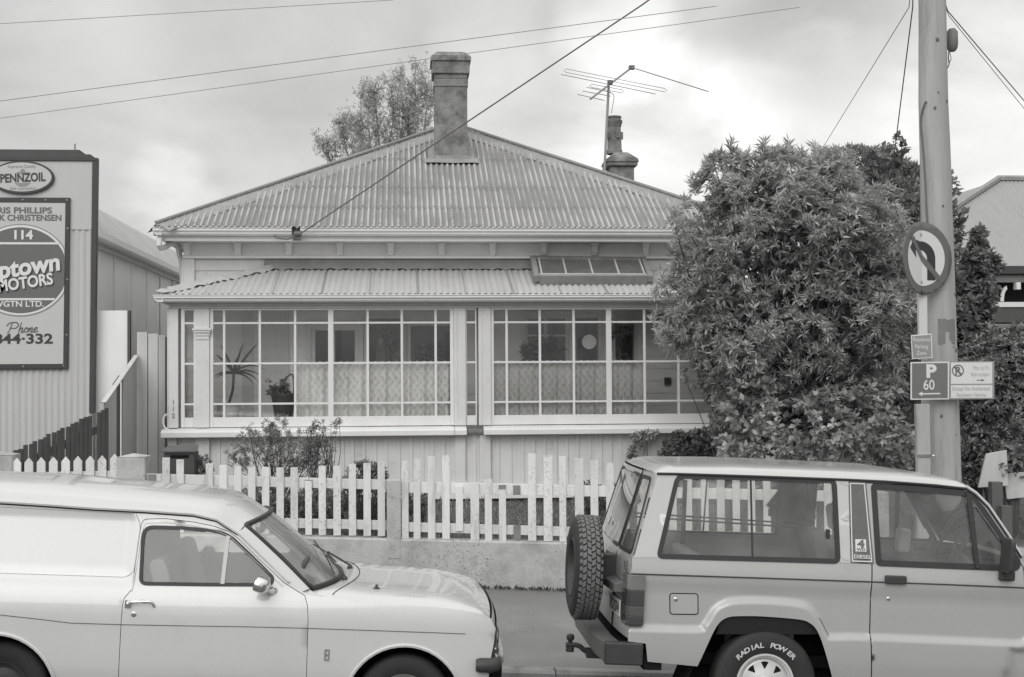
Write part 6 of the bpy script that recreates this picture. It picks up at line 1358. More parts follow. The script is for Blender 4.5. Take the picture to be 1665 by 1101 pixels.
def sd_old(pt, pl):
    """signed height above a polyline"""
    bd = 1e9; sg = 1
    for a, b_ in zip(pl, pl[1:]):
        ax_, az_ = a; dx, dz = b_[0] - ax_, b_[1] - az_; l2 = dx * dx + dz * dz
        t = max(0, min(1, ((pt[0] - ax_) * dx + (pt[1] - az_) * dz) / l2)); ex, ez = pt[0] - ax_ - t * dx, pt[1] - az_ - t * dz; d = ex * ex + ez * ez
        if d < bd: bd = d; sg = 1 if dx * ez - dz * ex > 0 else -1
    return math.sqrt(bd) * sg
def syf(x, z):
    y = _sy(z)
    if z < 1.05:
        d = sd((x, z), lo_); t = max(0, min(1, (d + .004) / .052)); y += .030 * (t * t * (3 - 2 * t)) * (1 if z < .95 else max(0, (1.05 - z) / .1))
    if x > 2.5: y += .06 * ((x - 2.5) / .6) ** 2
    return y
suv.y = syf
dripS = suv.P2([(1068, 771), (1099, 771.5), (1240, 776), (1378, 781), (1440, 784), (1520, 790), (1570, 795.5), (1586, 806), (1606, 826), (1640, 876), (1660, 908), (1668, 922)])
rearS = suv.P2([(1021, 1043), (1021.5, 1015), (1026, 934), (1028, 908), (1032, 901)])
archq = None
sillr = suv.P2([(1050, 1046.5), (1053, 1076), (1128, 1083)])
archp = suv.P2([(1134, 1083.5), (1146, 1058), (1160, 1028), (1170, 1012.5), (1182, 1004.5), (1199, 1002), (1242, 1002.5), (1300, 1007.5), (1317, 1013.5), (1327, 1023), (1336, 1042), (1347, 1078), (1354, 1105)])
archp = archp[:1] + [(q.x, q.y) for q in smoothpath([Vector((p[0], p[1], 0)) for p in archp[1:-1]], 4)] + archp[-1:]
sz = .40
hoodz = dripS[-1][1] - .02
fx = 3.08
fah = [(FRX - .46, sz), (FRX - .40, .70), (FRX - .30, .86), (FRX - .22, .90), (FRX + .22, .90), (FRX + .32, .86), (FRX + .44, .62)]
outS = rearS[::-1] + [] # placeholder order: go round from the rear top
outS = [dripS[0]] + [rearS[4], rearS[3], rearS[2], rearS[1], rearS[0]] + sillr + archp + [(archp[-1][0] + .02, sz)] + fah + [(fx - .02, .60), (fx, .80), (fx - .01, hoodz - .05), (fx - .06, hoodz - .03), (2.2, hoodz), (dripS[-1][0] + .05, hoodz + .01)] + dripS[1:][::-1]
qwo = rounded(suv.P2([(1101, 773.5), (1240, 777), (1357.5, 781.5), (1364, 914), (1210, 909.5), (1070, 905.5)]), [.05, 0, .04, .04, 0, .035])
doorS = suv.P2([(1404, 784.5), (1470, 788), (1520, 792), (1567, 797), (1582, 807), (1602, 829), (1636, 880), (1655, 908), (1664, 922), (1672, 960), (1676, 1010), (1677, 1075), (1677, 1140), (1416, 1140), (1415.5, 1040), (1416, 960), (1417.5, 919), (1412, 860)])
dwo = rounded(suv.P2([(1419.5, 789.5), (1500, 795), (1570, 801.5), (1580, 806.5), (1600, 830), (1634, 880), (1657, 914), (1653, 925), (1590, 923), (1500, 919.5), (1427.5, 916.5)]), [.02, 0, .03, .02, 0, 0, .04, .03, 0, 0, .02])
flap = rounded(suv.P2([(1089, 965), (1134.5, 965.5), (1135, 999), (1089.5, 998.5)]), .02)
ex_ = []
for pl in (up_, lo_):
    for a, b_ in zip(pl, pl[1:]):
        n = max(1, int(math.hypot(b_[0] - a[0], b_[1] - a[1]) / .025))
        for k in range(n):
            p = (lerp(a[0], b_[0], k / n), lerp(a[1], b_[1], k / n))
            for off in ((0, 0),): ex_.append(p)
ex_ = []
def resamp(pl, st):
    o = []
    for a, b_ in zip(pl, pl[1:]):
        n = max(1, int(math.hypot(b_[0] - a[0], b_[1] - a[1]) / st)); o += [(lerp(a[0], b_[0], k / n), lerp(a[1], b_[1], k / n)) for k in range(n)]
    return o
sm_lo = resamp(dense(lo_), .022); nl = len(sm_lo)
for off in (-.010, -.002, .010, .024, .038, .050, .062):
    for i in range(1, nl - 1):
        dx, dz = sm_lo[i + 1][0] - sm_lo[i - 1][0], sm_lo[i + 1][1] - sm_lo[i - 1][1]; l = math.hypot(dx, dz); q = (sm_lo[i][0] - dz / l * off, sm_lo[i][1] + dx / l * off)
        if abs(abs(sd(q, lo_)) - abs(off)) < .002: ex_.append(q)
for far, S_ in ((0, suv.S), (1, suv.F)):
    st_ = .04 if not far else .08
    ins = [p for p in ex_ if inside(p, outS) and not inside(p, doorS)] if not far else []
    body = panelpart(suv, 'body', outS, [doorS, qwo], M['suvpaint'], sroot, 0, st_, S_, extra=ins, clear=.022)
    ind = [p for p in ex_ if inside(p, offset_poly(doorS, .01))] if not far else []
    d_ = panelpart(suv, 'door', offset_poly(doorS, .004), [dwo], M['suvpaint'], sroot, 0, st_, S_, extra=ind, clear=.022)
    if not far: sdoor = d_
    b = MB(); b.tube([S_(-.003)(lerp(a[0], c[0], t), lerp(a[1], c[1], t)) for a, c in zip(offset_poly(doorS, .002), offset_poly(doorS, .002)[1:] + offset_poly(doorS, .002)[:1]) for t in [k / 12 for k in range(12)]], .0055, 5, closed=True); b.build('shut_gap', M['gap'], sroot, local=True)
    # rear quarter window
    ringpart(suv, 'window_seal', qwo, -.012, .020, M['seal'], body, .005, S_)
    w_ = panelpart(suv, 'quarter_window', offset_poly(qwo, .015), [], M['carglass'], body, -.006, .2, S_)
    A, B_ = suv.L(1221, 779), suv.L(1224, 908); b = MB(); F9 = S_(-.002); b.add([F9(A.x - .006, A.z), F9(A.x + .006, A.z), F9(B_.x + .006, B_.z), F9(B_.x - .006, B_.z)], [(0, 1, 2, 3)]); b.build('slider_frame', M['seal'], w_, local=True, solid=.01)
    A = suv.L(1346, 868); b = MB(); b.box(A.x - .014, A.x + .014, F9(A.x, A.z)[1] - .012, F9(A.x, A.z)[1] + .012, A.z - .03, A.z + .03); b.build('window_catch', M['plastic'], w_, local=True, bevel=.004)
    # door window: black frame, front quarter light
    ringpart(suv, 'window_seal', dwo, -.016, .024, M['seal'], d_, .005, S_)
    panelpart(suv, 'door_window', offset_poly(dwo, .018), [], M['carglass'], d_, -.006, .2, S_)
    A, B_ = suv.L(1573, 801), suv.L(1588, 924); b = MB(); F9 = S_(.004); b.add([F9(A.x - .016, A.z), F9(A.x + .022, A.z - .01), F9(B_.x + .016, B_.z), F9(B_.x - .014, B_.z)], [(0, 1, 2, 3)]); b.build('quarter_divider', M['seal'], d_, local=True, solid=.015)
    A, B_ = suv.L(1580, 813), suv.L(1640, 899); b = MB(); b.tube([S_(.008)(A.x, A.z), S_(.008)(B_.x, B_.z)], .0055, 6); b.build('bright_strip', M['chrome'], d_, local=True, smooth=True)
    # belt moulding
    bl = suv.P2([(1026, 933), (1040, 933.5), (1240, 940), (1414, 946), (1540, 950.5), (1656, 955.5), (1700, 957)]) + [(3.0, hoodz - .14)]
    b = MB(); b.tube([S_(.0015)(lerp(a[0], c[0], t), lerp(a[1], c[1], t)) for a, c in zip(bl, bl[1:]) for t in (0, .25, .5, .75)], .0052, 6); b.build('belt_moulding', M['plastic'], sroot, local=True, smooth=True)
    # pale pillar skins
    pil = suv.P2([(1069, 772.5), (1100, 773), (1069, 906.5), (1028, 906.5), (1033, 900)]); panelpart(suv, 'pillar_skin', pil, [], M['suvwhite'], body, .0025, .06, S_)
    pil = suv.P2([(1359.5, 782), (1379, 782.5), (1382.5, 915.5), (1366, 914.5)]); panelpart(suv, 'pillar_skin', pil, [], M['suvwhite'], body, .003, .06, S_)
    if not far:
        for (y0, y1) in ((784, 789), (842, 847), (905, 911)):
            p = suv.P2([(1366, y0), (1379, y0 + .5), (1380, y1), (1372, y1 - 1)]); panelpart(suv, 'pillar_louvre', p, [], M['suvwhite'], body, .007, .06, S_)
    dec = rounded(suv.P2([(1379.5, 783), (1408, 784), (1421, 917), (1383, 915.5)]), .006); dq = panelpart(suv, 'pillar_panel', dec, [], M['greyplastic'], body, .004, .06, S_)
    if not far:
        line = offset_poly(suv.P2([(1380, 783.5), (1407, 784.3), (1419.5, 915.5), (1383.5, 914.5)]), .006); ringpart(suv, 'panel_border', line, 0, .0075, M['signface'], dq, .0058, S_)
        b = MB(); A, B_ = suv.L(1390, 897), suv.L(1408, 877); yy = syf(A.x, (A.z + B_.z) / 2)
        bd = suv.P2([(1390, 876.5), (1407.5, 877), (1408.5, 897), (1390.5, 896.5)]); panelpart(suv, 'badge', bd, [], M['signface'], dq, .0065, .1, S_)
        def stx(txt, cx_, base, cap, mat, bold=.01, sx=1., h=.008):
            v, f = text_mesh(txt, 1., 0, bold, 0, 'CENTER', sx); H = max(q[1] for q in text_mesh('H', 1.)[0]); s = cap / H * (SYn + .1) / FPX; c_ = suv.L(cx_, base); q = MB(); q.add([S_(h)(c_.x + a[0] * s, c_.z + a[1] * s) for a in v], f); return q.build('lettering', M[mat], dq, local=True)
        stx('4', 1399.5, 889.5, 11, 'signgrey', .05, 1.35, .0085); stx('WD', 1399.5, 895.3, 4.2, 'signgrey', .03, 1.3, .0085); stx('DIESEL', 1402, 908, 5.5, 'signface', .02, 1.25, .007)
        # fuel flap, handle, lock
        b = MB(); b.tube([S_(.0)(*p) for p in flap], .0042, 5, closed=True); fo = b.build('fuel_flap', M['gap'], body, local=True); b = MB(); b.panel(offset_poly(flap, .003), [], S_(.002), .08); b.build('flap_skin', M['suvpaint'], fo, local=True, smooth='all') if False else b.build('flap_skin', M['suvpaint'], body, local=True, smooth='all')
        A = suv.L(1098.5, 974.5); b = MB(); b.lathe([(0, -.008), (.008, -.008), (.013, -.006), (.015, 0), (.015, .004)], (A.x, A.y, A.z), 'Y', 16); b.build('flap_lock', M['chrome'], body, smooth=True, local=True)
    A, B_ = suv.L(1438, 948.5), suv.L(1472, 936); Yh = S_(.03)(A.x, A.z)[1]; Yb = S_(-.004)(A.x, A.z)[1]
    b = MB(); b.box(A.x, B_.x, min(Yh, Yb), max(Yh, Yb), A.z, B_.z); b.build('door_handle', M['plastic'], d_, local=True, bevel=.008)
    A = suv.L(1444.5, 973.5); b = MB(); o_ = -1 if not far else 1; b.lathe([(0, o_ * .006), (.010, o_ * .006), (.014, o_ * .003), (.016, 0)], (A.x, S_(0)(A.x, A.z)[1], A.z), 'Y', 16); b.build('door_lock', M['chrome'], d_, smooth=True, local=True)
    # door mirror
    A = suv.L(1635, 935); Yq = S_(0)(A.x, A.z)[1]; b = MB()
    b.box(A.x - .055, A.x + .05, min(Yq, Yq + o_ * .05), max(Yq, Yq + o_ * .05), A.z - .035, A.z + .035); b.build('mirror_base', M['plastic'], d_, local=True, bevel=.012)
    c_ = suv.L(1638, 899); b = MB(); hz_ = .118
    b.prism(rounded([(-.09, -hz_), (.08, -hz_), (.09, hz_), (-.08, hz_)], .045), lambda u, w: (c_.x - .052 + w * .03, Yq + o_ * (.13 + u), c_.z + w), lambda u, w: (c_.x - .086 + w * .03, Yq + o_ * (.13 + u), c_.z + w)); b.tube([(A.x - .02, Yq + o_ * .03, A.z + .02), (c_.x - .06, Yq + o_ * .09, c_.z - hz_ + .02)], .016, 6); b.build('door_mirror', M['plastic'], d_, local=True, bevel=.012, smooth=True)
    # inside trim below the windows
    b = MB(); b.grid(lambda u, v: Vector(S_(-.03)(lerp(.0 - .72, 1.6, u), lerp(.93, 1.10, v))), 10, 5); b.build('inner_trim', M['trimgrey'], sroot, local=True)
# roof
sdz = lambda x: float(np.interp(x, [p[0] for p in dripS], [p[1] for p in dripS]))
crS = suv.P2([(1010, 760), (1046, 753.3), (1072, 750.3), (1180, 750.3), (1272, 753.5), (1440, 761.5), (1524, 773.5), (1563, 783.5), (1583, 792), (1606, 815)], .62)
scz = lambda x: float(np.interp(x, [p[0] for p in crS], [p[1] for p in crS]))
xr0 = dripS[0][0]; xf0 = suv.P2([(1584, 803)])[0][0]
rtop = suv.L(1021, 771.5, Wsu - .17)
def sroof(a, t):
    u = a * 2 - 1; xr = xr0 - .03 * (1 - u * u); xe = xf0 + .06 * (1 - u * u); x = lerp(xr, xe, t); zd = sdz(min(max(x, xr0), xf0)) + .003; yd = _sy(zd) - .006
    k = (1 - abs(u) ** 6) ** .5; c_ = scz(x); e_ = min(1, t / .05); e2 = min(1, (1 - t) / .03); z = zd + (c_ - zd) * k * (1 - (1 - e_) ** 2.2 * .75) * (.35 + .65 * e2 ** .5)
    return Vector((x, Wsu / 2 + u * (Wsu / 2 - yd), z))
b = MB(); b.grid(lambda a, t: sroof(.5 - .5 * math.cos(math.pi * a) if False else a, t * t * .15 + t * .85), 60, 50); b.build('roof', M['suvwhite'], sroot, smooth='all', local=True)
for S_ in (suv.S, suv.F):
    b = MB(); b.tube([S_(.008)(p[0], p[1] + .004) for p in dripS[:-1]], .009, 6); b.build('drip_rail', M['seal'], sroot, local=True, smooth=True)
    b = MB(); b.tube([S_(.004)(p[0], p[1] + .018) for p in dripS[6:-1]], .014, 6); b.build('screen_pillar', M['suvwhite'], sroot, local=True, smooth=True)
# windscreen, bonnet, front (mostly beyond the picture)
def sh_(u): return Vector((xf0 + .06 * (1 - u * u) - .0, Wsu / 2 + u * (Wsu / 2 - .15), sdz(xf0) + .0 + .03 * (1 - u ** 4)))
bx2, bz2 = dripS[-1]
def sb_(u): return Vector((bx2 + .08 * (1 - u * u), Wsu / 2 + u * (Wsu / 2 - .05), bz2 + .01))
b = MB(); b.grid(lambda a, v: sh_(a * 2 - 1).lerp(sb_(a * 2 - 1), v), 16, 6); b.build('windscreen', M['carglass'], sroot, smooth='all', local=True)
b = MB(); b.grid(lambda a, t: Vector((lerp(bx2 + .0, fx - .04, t) + .05 * (1 - (a * 2 - 1) ** 2), lerp(.03, Wsu - .03, a), hoodz + .005 + .03 * (1 - (a * 2 - 1) ** 4) - .03 * t)), 16, 12); b.build('bonnet', M['suvpaint'], sroot, smooth='all', local=True)
b = MB(); b.grid(lambda a, t: Vector((fx + .03 * (1 - (a * 2 - 1) ** 2), lerp(.06, Wsu - .06, a), lerp(.5, hoodz - .02, t))), 12, 4); b.build('front_panel', M['suvpaint'], sroot, smooth='all', local=True)
b = MB(); b.grid(lambda a, t: Vector((fx + .04, lerp(.12, Wsu - .12, a), lerp(.72, .92, t))), 4, 2); b.build('grille', M['plastic'], sroot, local=True, solid=.01)
for y in (.22, Wsu - .22):
    b = MB(); b.box(fx + .035, fx + .055, y - .09, y + .09, .76, .9); b.build('headlight', M['chrome'], sroot, local=True, bevel=.01)
b = MB(); b.box(fx + .03, fx + .15, -.01, Wsu + .01, .46, .62); b.build('bumper', M['greyplastic'], sroot, local=True, bevel=.02)
# back: two unequal doors with windows
rz_ = [p[1] for p in rearS] + [dripS[0][1]]; rx_ = [p[0] for p in rearS] + [dripS[0][0]]
def rbk(y, z, h=0.):
    u = (y - Wsu / 2) / (Wsu / 2); return Vector((float(np.interp(z, rz_, rx_)) - .035 * (1 - abs(u) ** 2.6) - h, y, z))
ztop_ = dripS[0][1] + .0; zb0_ = rearS[0][1] + .02
yl = lambda z: _sy(z) + .0
bo = [(yl(zb0_), zb0_), (Wsu - yl(zb0_), zb0_), (Wsu - yl(.9), .9), (Wsu - yl(1.12), 1.12), (Wsu - yl(ztop_), ztop_), (yl(ztop_), ztop_), (yl(1.12), 1.12), (yl(.9), .9)]
zw0, zw1 = suv.L(1030, 903).z + .01, ztop_ - .035
sp_ = .50
yq0 = lambda z: _sy(z) + .06
wn = rounded([(yq0(zw0), zw0), (sp_ - .03, zw0), (sp_ - .03, zw1), (yq0(zw1), zw1)], .03)
wf = rounded([(sp_ + .03, zw0), (Wsu - yq0(zw0), zw0), (Wsu - yq0(zw1), zw1), (sp_ + .03, zw1)], .03)
b = MB(); b.panel(bo, [wn, wf], lambda u, v: tuple(rbk(u, v)), .06); back = b.build('back_door', M['suvpaint'], sroot, smooth='all', local=True)
for w_ in (wn, wf):
    b = MB(); b.panel(offset_poly(w_, .004), [], lambda u, v: tuple(rbk(u, v, .002)), .2); g = b.build('back_window', M['carglass'], back, local=True, smooth='all')
    b = MB(); a_ = offset_poly(w_, -.012); c_ = offset_poly(w_, .014); m = len(a_); b.add([rbk(p[0], p[1], h) for (l_, h) in ((a_, -.005), (a_, .006), (c_, .006), (c_, -.005)) for p in l_], [(k * m + i, k * m + (i + 1) % m, (k + 1) * m + (i + 1) % m, (k + 1) * m + i) for k in range(3) for i in range(m)]); b.build('window_seal', M['seal'], back, smooth=True, local=True, angle=30)
b = MB(); b.tube([rbk(sp_, z, .002) for z in (zb0_, .7, .9, 1.1, 1.3, 1.5, ztop_)], .006, 5); b.build('shut_gap', M['gap'], back, local=True)
b = MB(); b.tube([rbk(y, .985, .003) for y in (.05, .3, .6, .9, 1.2, 1.5)], .005, 5); b.build('crease', M['gap'], back, local=True)
for (py) in (918, 1022):
    A = suv.L(1022, py, .14); b = MB(); b.box(A.x - .03, A.x + .0, .11, .15, A.z - .03, A.z + .03); b.build('hinge', M['greyplastic'], back, local=True, bevel=.004)
# number plate with its lamp housing
zp0, zp1 = suv.L(1008, 995, .4).z, suv.L(1008, 969, .4).z
b = MB(); b.add([rbk(y, z, h) for h in (.012, .018) for (y, z) in ((.20, zp0), (.56, zp0), (.56, zp1), (.20, zp1))], [(0, 1, 2, 3), (4, 5, 6, 7), (0, 1, 5, 4), (1, 2, 6, 5), (2, 3, 7, 6), (3, 0, 4, 7)]); npl = b.build('number_plate', M['signwhite'], back, local=True)
v, f = text_mesh('PC1574', 1., 0, .02); w0_ = max(q[0] for q in v) - min(q[0] for q in v); s_ = .31 / w0_; hh = max(q[1] for q in v); b = MB(); b.add([rbk(.38 - q[0] * s_, lerp(zp0 + .018, zp1 - .018, q[1] / hh), .020) for q in v], f); b.build('lettering', M['signink'], npl, local=True)
A = suv.L(1018, 944, .16); B_ = suv.L(988, 944, .75); b = MB(); zt = suv.L(1002, 937, .4).z; zl = suv.L(1002, 955, .4).z
b.add([rbk(y, z, h) for (y, z, h) in ((.16, zl, 0), (.62, zl, 0), (.62, zt, 0), (.16, zt, 0), (.17, zl, .07), (.60, zl, .085), (.60, zt - .02, .085), (.17, zt - .02, .07))], [(0, 1, 2, 3), (4, 5, 6, 7), (0, 1, 5, 4), (1, 2, 6, 5), (2, 3, 7, 6), (3, 0, 4, 7)]); b.build('plate_lamp', M['greyplastic'], back, local=True, bevel=.006)
b = MB(); p0 = rbk(.62, 1.02, .0); b.box(p0.x - .05, p0.x, .58, .66, .99, 1.05); b.tube([rbk(.62, 1.03, .04), rbk(.62, 1.08, .03)], .02, 6); b.build('door_handle', M['plastic'], back, local=True, bevel=.006)
b = MB()
p0 = rbk(.78, 1.07, .0); v, f = text_mesh('4WD', .07, .001, .01); b.add([rbk(.86 - q[0], 1.055 + q[1], .004) for q in v], f); b.build('lettering', M['signgrey'], back, local=True)
# tail lamps wrapping the corners
for S_, sg in ((suv.S, 1), (suv.F, -1)):
    segs = [(934, 958, 'amber'), (958.6, 984, 'lampdark'), (984.6, 1000, 'lampmid'), (1000.6, 1014.5, 'lampdark')]
    M.setdefault('amber', simple('amber_lens', .17, .2, .1, 9, 80, .5, coat=.8, bump=0)); M.setdefault('lampdark', simple('dark_lens', .055, .2, .1, 9, 80, .5, coat=.8, bump=0)); M.setdefault('lampmid', simple('mid_lens', .09, .2, .1, 9, 80, .5, coat=.8, bump=0))
    z0, z1 = suv.L(1022, 1015.5).z, suv.L(1022, 933.5).z; x0 = suv.L(1044.5, 975).x; xb_ = lambda z: float(np.interp(z, rz_, rx_))
    yy = lambda y: y if sg > 0 else Wsu - y
    b = MB(); pr = lambda z, e: [(x0 + e, yy(.016)), (x0 + e, yy(-.004 - e)), (xb_(z) - .002, yy(-.004 - e)), (xb_(z) - .016 - e, yy(.012)), (xb_(z) - .03 - e, yy(.11)), (xb_(z) - .01, yy(.115))]
    b.add([(x, y, z) for z in (z0, z1) for (x, y) in pr(z, .003)], [(i, (i + 1) % 6, 6 + (i + 1) % 6, 6 + i) for i in range(6)] + [(0, 1, 2, 3, 4, 5), (11, 10, 9, 8, 7, 6)]); tl = b.build('tail_lamp', M['plastic'], sroot, local=True)
    for (a_, c_, m_) in segs:
        b = MB(); za, zc_ = suv.L(1022, c_).z, suv.L(1022, a_).z; b.add([(x, y, z) for z in (za, zc_) for (x, y) in pr(z, .007)[:-1]], [(i, i + 1, 6 + i, 5 + i) for i in range(4)] + [(0, 1, 2, 3, 4), (9, 8, 7, 6, 5)]); b.build('lens', M[m_], tl, local=True, bevel=.003)
# bumper at the back with its end caps
zt_, zb_ = suv.L(985, 1045, 0).z, suv.L(983, 1079, 0).z; xo = suv.L(985, 1045, .0).x; xi = suv.L(1046, 1053, -.01).x
b = MB()
def hull(pl, z0, z1, ch=.012):
    n = len(pl); c_ = (sum(p[0] for p in pl) / n, sum(p[1] for p in pl) / n); sh = lambda p, k: (c_[0] + (p[0] - c_[0]) * k, c_[1] + (p[1] - c_[1]) * k)
    b.add([(p[0], p[1], z0) for p in pl] + [(p[0], p[1], z1) for p in pl], [tuple(range(n)), tuple(range(n, 2 * n))[::-1]] + [(i, (i + 1) % n, n + (i + 1) % n, n + i) for i in range(n)])
hull([(xo, .02), (xo - .03, .30), (xo - .03, Wsu - .30), (xo, Wsu - .02), (xo + .11, Wsu - .02), (xo + .09, Wsu - .3), (xo + .09, .3), (xo + .11, .02)], zb_ + .004, zt_ - .004)
bmp = b.build('bumper', M['greyplastic'], sroot, local=True, bevel=.008)
for sg in (0, 1):
    b = MB(); yy = (lambda y: y) if sg == 0 else (lambda y: Wsu - y); hull([(xo - .004, yy(.05)), (xo - .003, yy(-.015)), (xi, yy(-.02)), (xi, yy(.05))], zb_ - .006, zt_ + .006); b.build('bumper_end', M['plastic'], bmp, local=True, bevel=.012)
b = MB(); b.box(xo + .10, xo + .25, .2, Wsu - .2, zb_ + .02, zt_ - .03); b.box(xi + .012, rearS[0][0] + .24, .03, .2, zb_ - .04, zb_ + .06); b.build('chassis', M['well'], sroot, local=True)
b = MB(); q = suv.L(927, 1047, .83); b.lathe([(.03, -.055), (.03, -.02), (.016, -.018), (.014, .01), (.016, .022), (.027, .034), (.03, .05), (.024, .068), (0, .076)], q, 'Z', 14); b.tube(smoothpath([q + Vector((-.03, 0, -.006)), q + Vector((.06, 0, -.01)), q + Vector((.12, 0, -.05)), q + Vector((.22, 0, -.06))], 4), .018, 8); b.box(q.x + .12, q.x + .24, q.y - .05, q.y + .05, q.z - .09, q.z - .03); b.build('tow_ball', M['plastic'], sroot, smooth=True, local=True)
# spare wheel with moulded tread
ysp = .55; rs_ = .366; so_, si_ = suv.L(928, 922, ysp).x, suv.L(973, 922, ysp).x; zs_ = suv.L(950, 922, ysp).z; w2 = (si_ - so_)
b = MB(); b.lathe([(.20, w2 * .30), (.205, w2 * .06), (.225, .0), (.29, -.004), (.335, w2 * .06), (.352, w2 * .14), (rs_ - .010, w2 * .2), (rs_ - .010, w2 * .8), (.352, w2 * .86), (.335, w2 * .94), (.28, w2 * 1.0), (.2, w2)], (so_, ysp, zs_), 'X', 60)
sw_ = b.build('spare_wheel', M['rubber'], sroot, smooth=True, local=True, angle=50)
b = MB(); nb_ = 46; rows = [(.20, .33, 0), (.36, .49, .5), (.51, .64, .0), (.67, .80, .5)]
for k in range(nb_):
    for (a0, a1, ph) in rows:
        t0 = 2 * math.pi * (k + ph) / nb_; dt = 2 * math.pi / nb_ * .74; sk = .35 if ph else -.35
        v = []
        for rr_2 in (rs_ - .012, rs_ + .001):
            for (fx_, ft) in ((0, 0), (.5, .12), (1, 0), (1, 1), (.5, 1.12), (0, 1)):
                a = t0 + dt * (ft + sk * (fx_ - .5)); v.append((so_ + w2 * lerp(a0, a1, fx_), ysp + rr_2 * math.cos(a), zs_ + rr_2 * math.sin(a)))
        b.add(v, [(6, 7, 8, 9, 10, 11)] + [(i, (i + 1) % 6, 6 + (i + 1) % 6, 6 + i) for i in range(6)])
    t0 = 2 * math.pi * k / nb_
    for (xa_, xc_) in ((.10, .185), (.815, .90)):
        v = [(so_ + w2 * x, ysp + r_ * math.cos(a), zs_ + r_ * math.sin(a)) for (x, r_) in ((xa_, rs_ - .016), (xc_, rs_ + .0)) for a in (t0, t0 + 2 * math.pi / nb_ * .55)]; v2 = [(so_ + w2 * x, ysp + (r_ - .02) * math.cos(a), zs_ + (r_ - .02) * math.sin(a)) for (x, r_) in ((xa_, rs_ - .016), (xc_, rs_ + .0)) for a in (t0, t0 + 2 * math.pi / nb_ * .55)]
        b.add(v + v2, [(0, 1, 3, 2), (0, 1, 5, 4), (2, 3, 7, 6), (0, 2, 6, 4), (1, 3, 7, 5)])
M['tread'] = simple('worn_tread', .14, .75, .25, 9, 60, .25)
b.build('tread', M['tread'], sw_, local=True)
b = MB(); b.lathe([(.208, .012), (.200, .0), (.19, .012), (.185, .06), (.15, .095), (.1, .09), (.06, .08), (0, .08)], (so_, ysp, zs_), 'X', 40); b.build('rim', M['plastic'], sw_, smooth=True, local=True)
b = MB(); b.box(si_ - .03, rbk(ysp, zs_).x + .01, ysp - .08, ysp + .08, zs_ - .1, zs_ + .1); b.build('carrier', M['plastic'], back, local=True)
# wheels, wells, inside
rw = .355
for cx_ in (0, FRX):
    for far in (0, 1):
        yc = .13 if not far else Wsu - .13; wo = wheel(suv, cx_, rw, yc, rw, .20, .195, 'spoke', outer=-1 if not far else 1)
        if not far and cx_ == 0:
            b = MB(); txt = 'RADIAL POWER'; a = math.radians(138)
            for ch_ in txt:
                v, f = text_mesh(ch_, .046, 0, .0015, .1)
                if ch_ != ' ':
                    w_ = max(q[0] for q in v); rot = a - math.pi / 2; ro = .245
                    b.add([(cx_ + (ro + q[1]) * math.cos(a) + q[0] * 1.25 * math.cos(rot), yc - .1115 + .004 * ((q[1]) / .04), rw + (ro + q[1]) * math.sin(a) + q[0] * 1.25 * math.sin(rot)) for q in v], f)
                    a -= (w_ * 1.25 * 2 + .016) / .262 * .62 if ch_ != 'I' else .12
                else: a -= .17
            b.build('lettering', M['signmid'] if False else simple('raised_white_lettering', .5, .6, .1), wo, local=True)
# deep dark wells
for cx_ in (0, FRX):
    for (y0, y1) in ((.015, .42), (Wsu - .42, Wsu - .015)):
        b = MB(); pf = [(-.56, .30), (-.47, .55), (-.34, .80), (-.22, .87), (.22, .87), (.36, .80), (.50, .55), (.58, .30)]
        n = len(pf); b.add([(cx_ + p[0], y, p[1]) for y in (y0, y1) for p in pf], [(i, i + 1, n + i + 1, n + i) for i in range(n - 1)] + [tuple(range(n)) if y0 > .5 else tuple(range(n, 2 * n))]); b.build('wheel_well', M['well'], sroot, local=True)
b = MB(); A, B_ = suv.L(1163, 1031, .06), suv.L(1333, 1031, .06); t_ = suv.L(1240, 1003, .03)
b.add([(A.x - .0, .05, A.z - .0), (B_.x, .05, B_.z + .0), (B_.x - .05, .02, t_.z - .0), (A.x + .05, .02, t_.z + .0)], [(0, 1, 2, 3)]); b.build('mud_flap_liner', simple('arch_liner', .02, .7, .2), sroot, local=True)
b = MB(); b.box(-.78, 1.7, .30, Wsu - .30, .42, .50); b.box(.60, 1.68, .05, .299, .42, .499); b.box(.60, 1.68, Wsu - .299, Wsu - .05, .42, .499); b.box(1.68, 3.0, .3, Wsu - .3, .42, .95); b.build('floor_pan', M['well'], sroot, local=True)
for (x, y, bk, hr) in ((.55, .42, .58, True), (.55, Wsu - .42, .58, True)): seat(suv, x + .22, y, .72, bk, .5, 'seat', hr)
seat(suv, -.22, Wsu / 2, .68, .44, 1.2, 'trimgrey')
b = MB(); b.box(1.28, 1.62, .1, Wsu - .1, .80, 1.10); b.build('dashboard', M['plastic'], sroot, local=True, bevel=.03)
st_ = suv.L(1543, 890, .42); steer(suv, st_, .20, math.radians(-55))
b = MB(); zb1 = suv.L(1150, 838, 1.2).z; b.bar((-.72, 1.3, zb1 - .012), (.55, 1.3, zb1 - .045), .02, .012); b.bar((-.72, 1.3, zb1 - .04), (.55, 1.3, zb1 - .075), .02, .012); b.box(-.36, -.33, 1.28, 1.31, .9, 1.62); b.build('cargo_barrier', M['plastic'], sroot, local=True)
A = suv.L(1507, 810, .75); b = MB(); b.box(A.x - .01, A.x + .02, .62, .88, A.z - .03, A.z + .03); b.build('rear_view_mirror', M['plastic'], sroot, local=True, bevel=.01)
A = suv.L(1468, 877, 1.2); b = MB(); b.prism(rounded([(-.05, -.095), (.045, -.095), (.055, .08), (-.04, .085)], .025), lambda u, w: (A.x + u, 1.16, A.z + w), lambda u, w: (A.x + u, 1.26, A.z + w)); b.build('pale_headrest', M['signface'], sroot, local=True, bevel=.015)
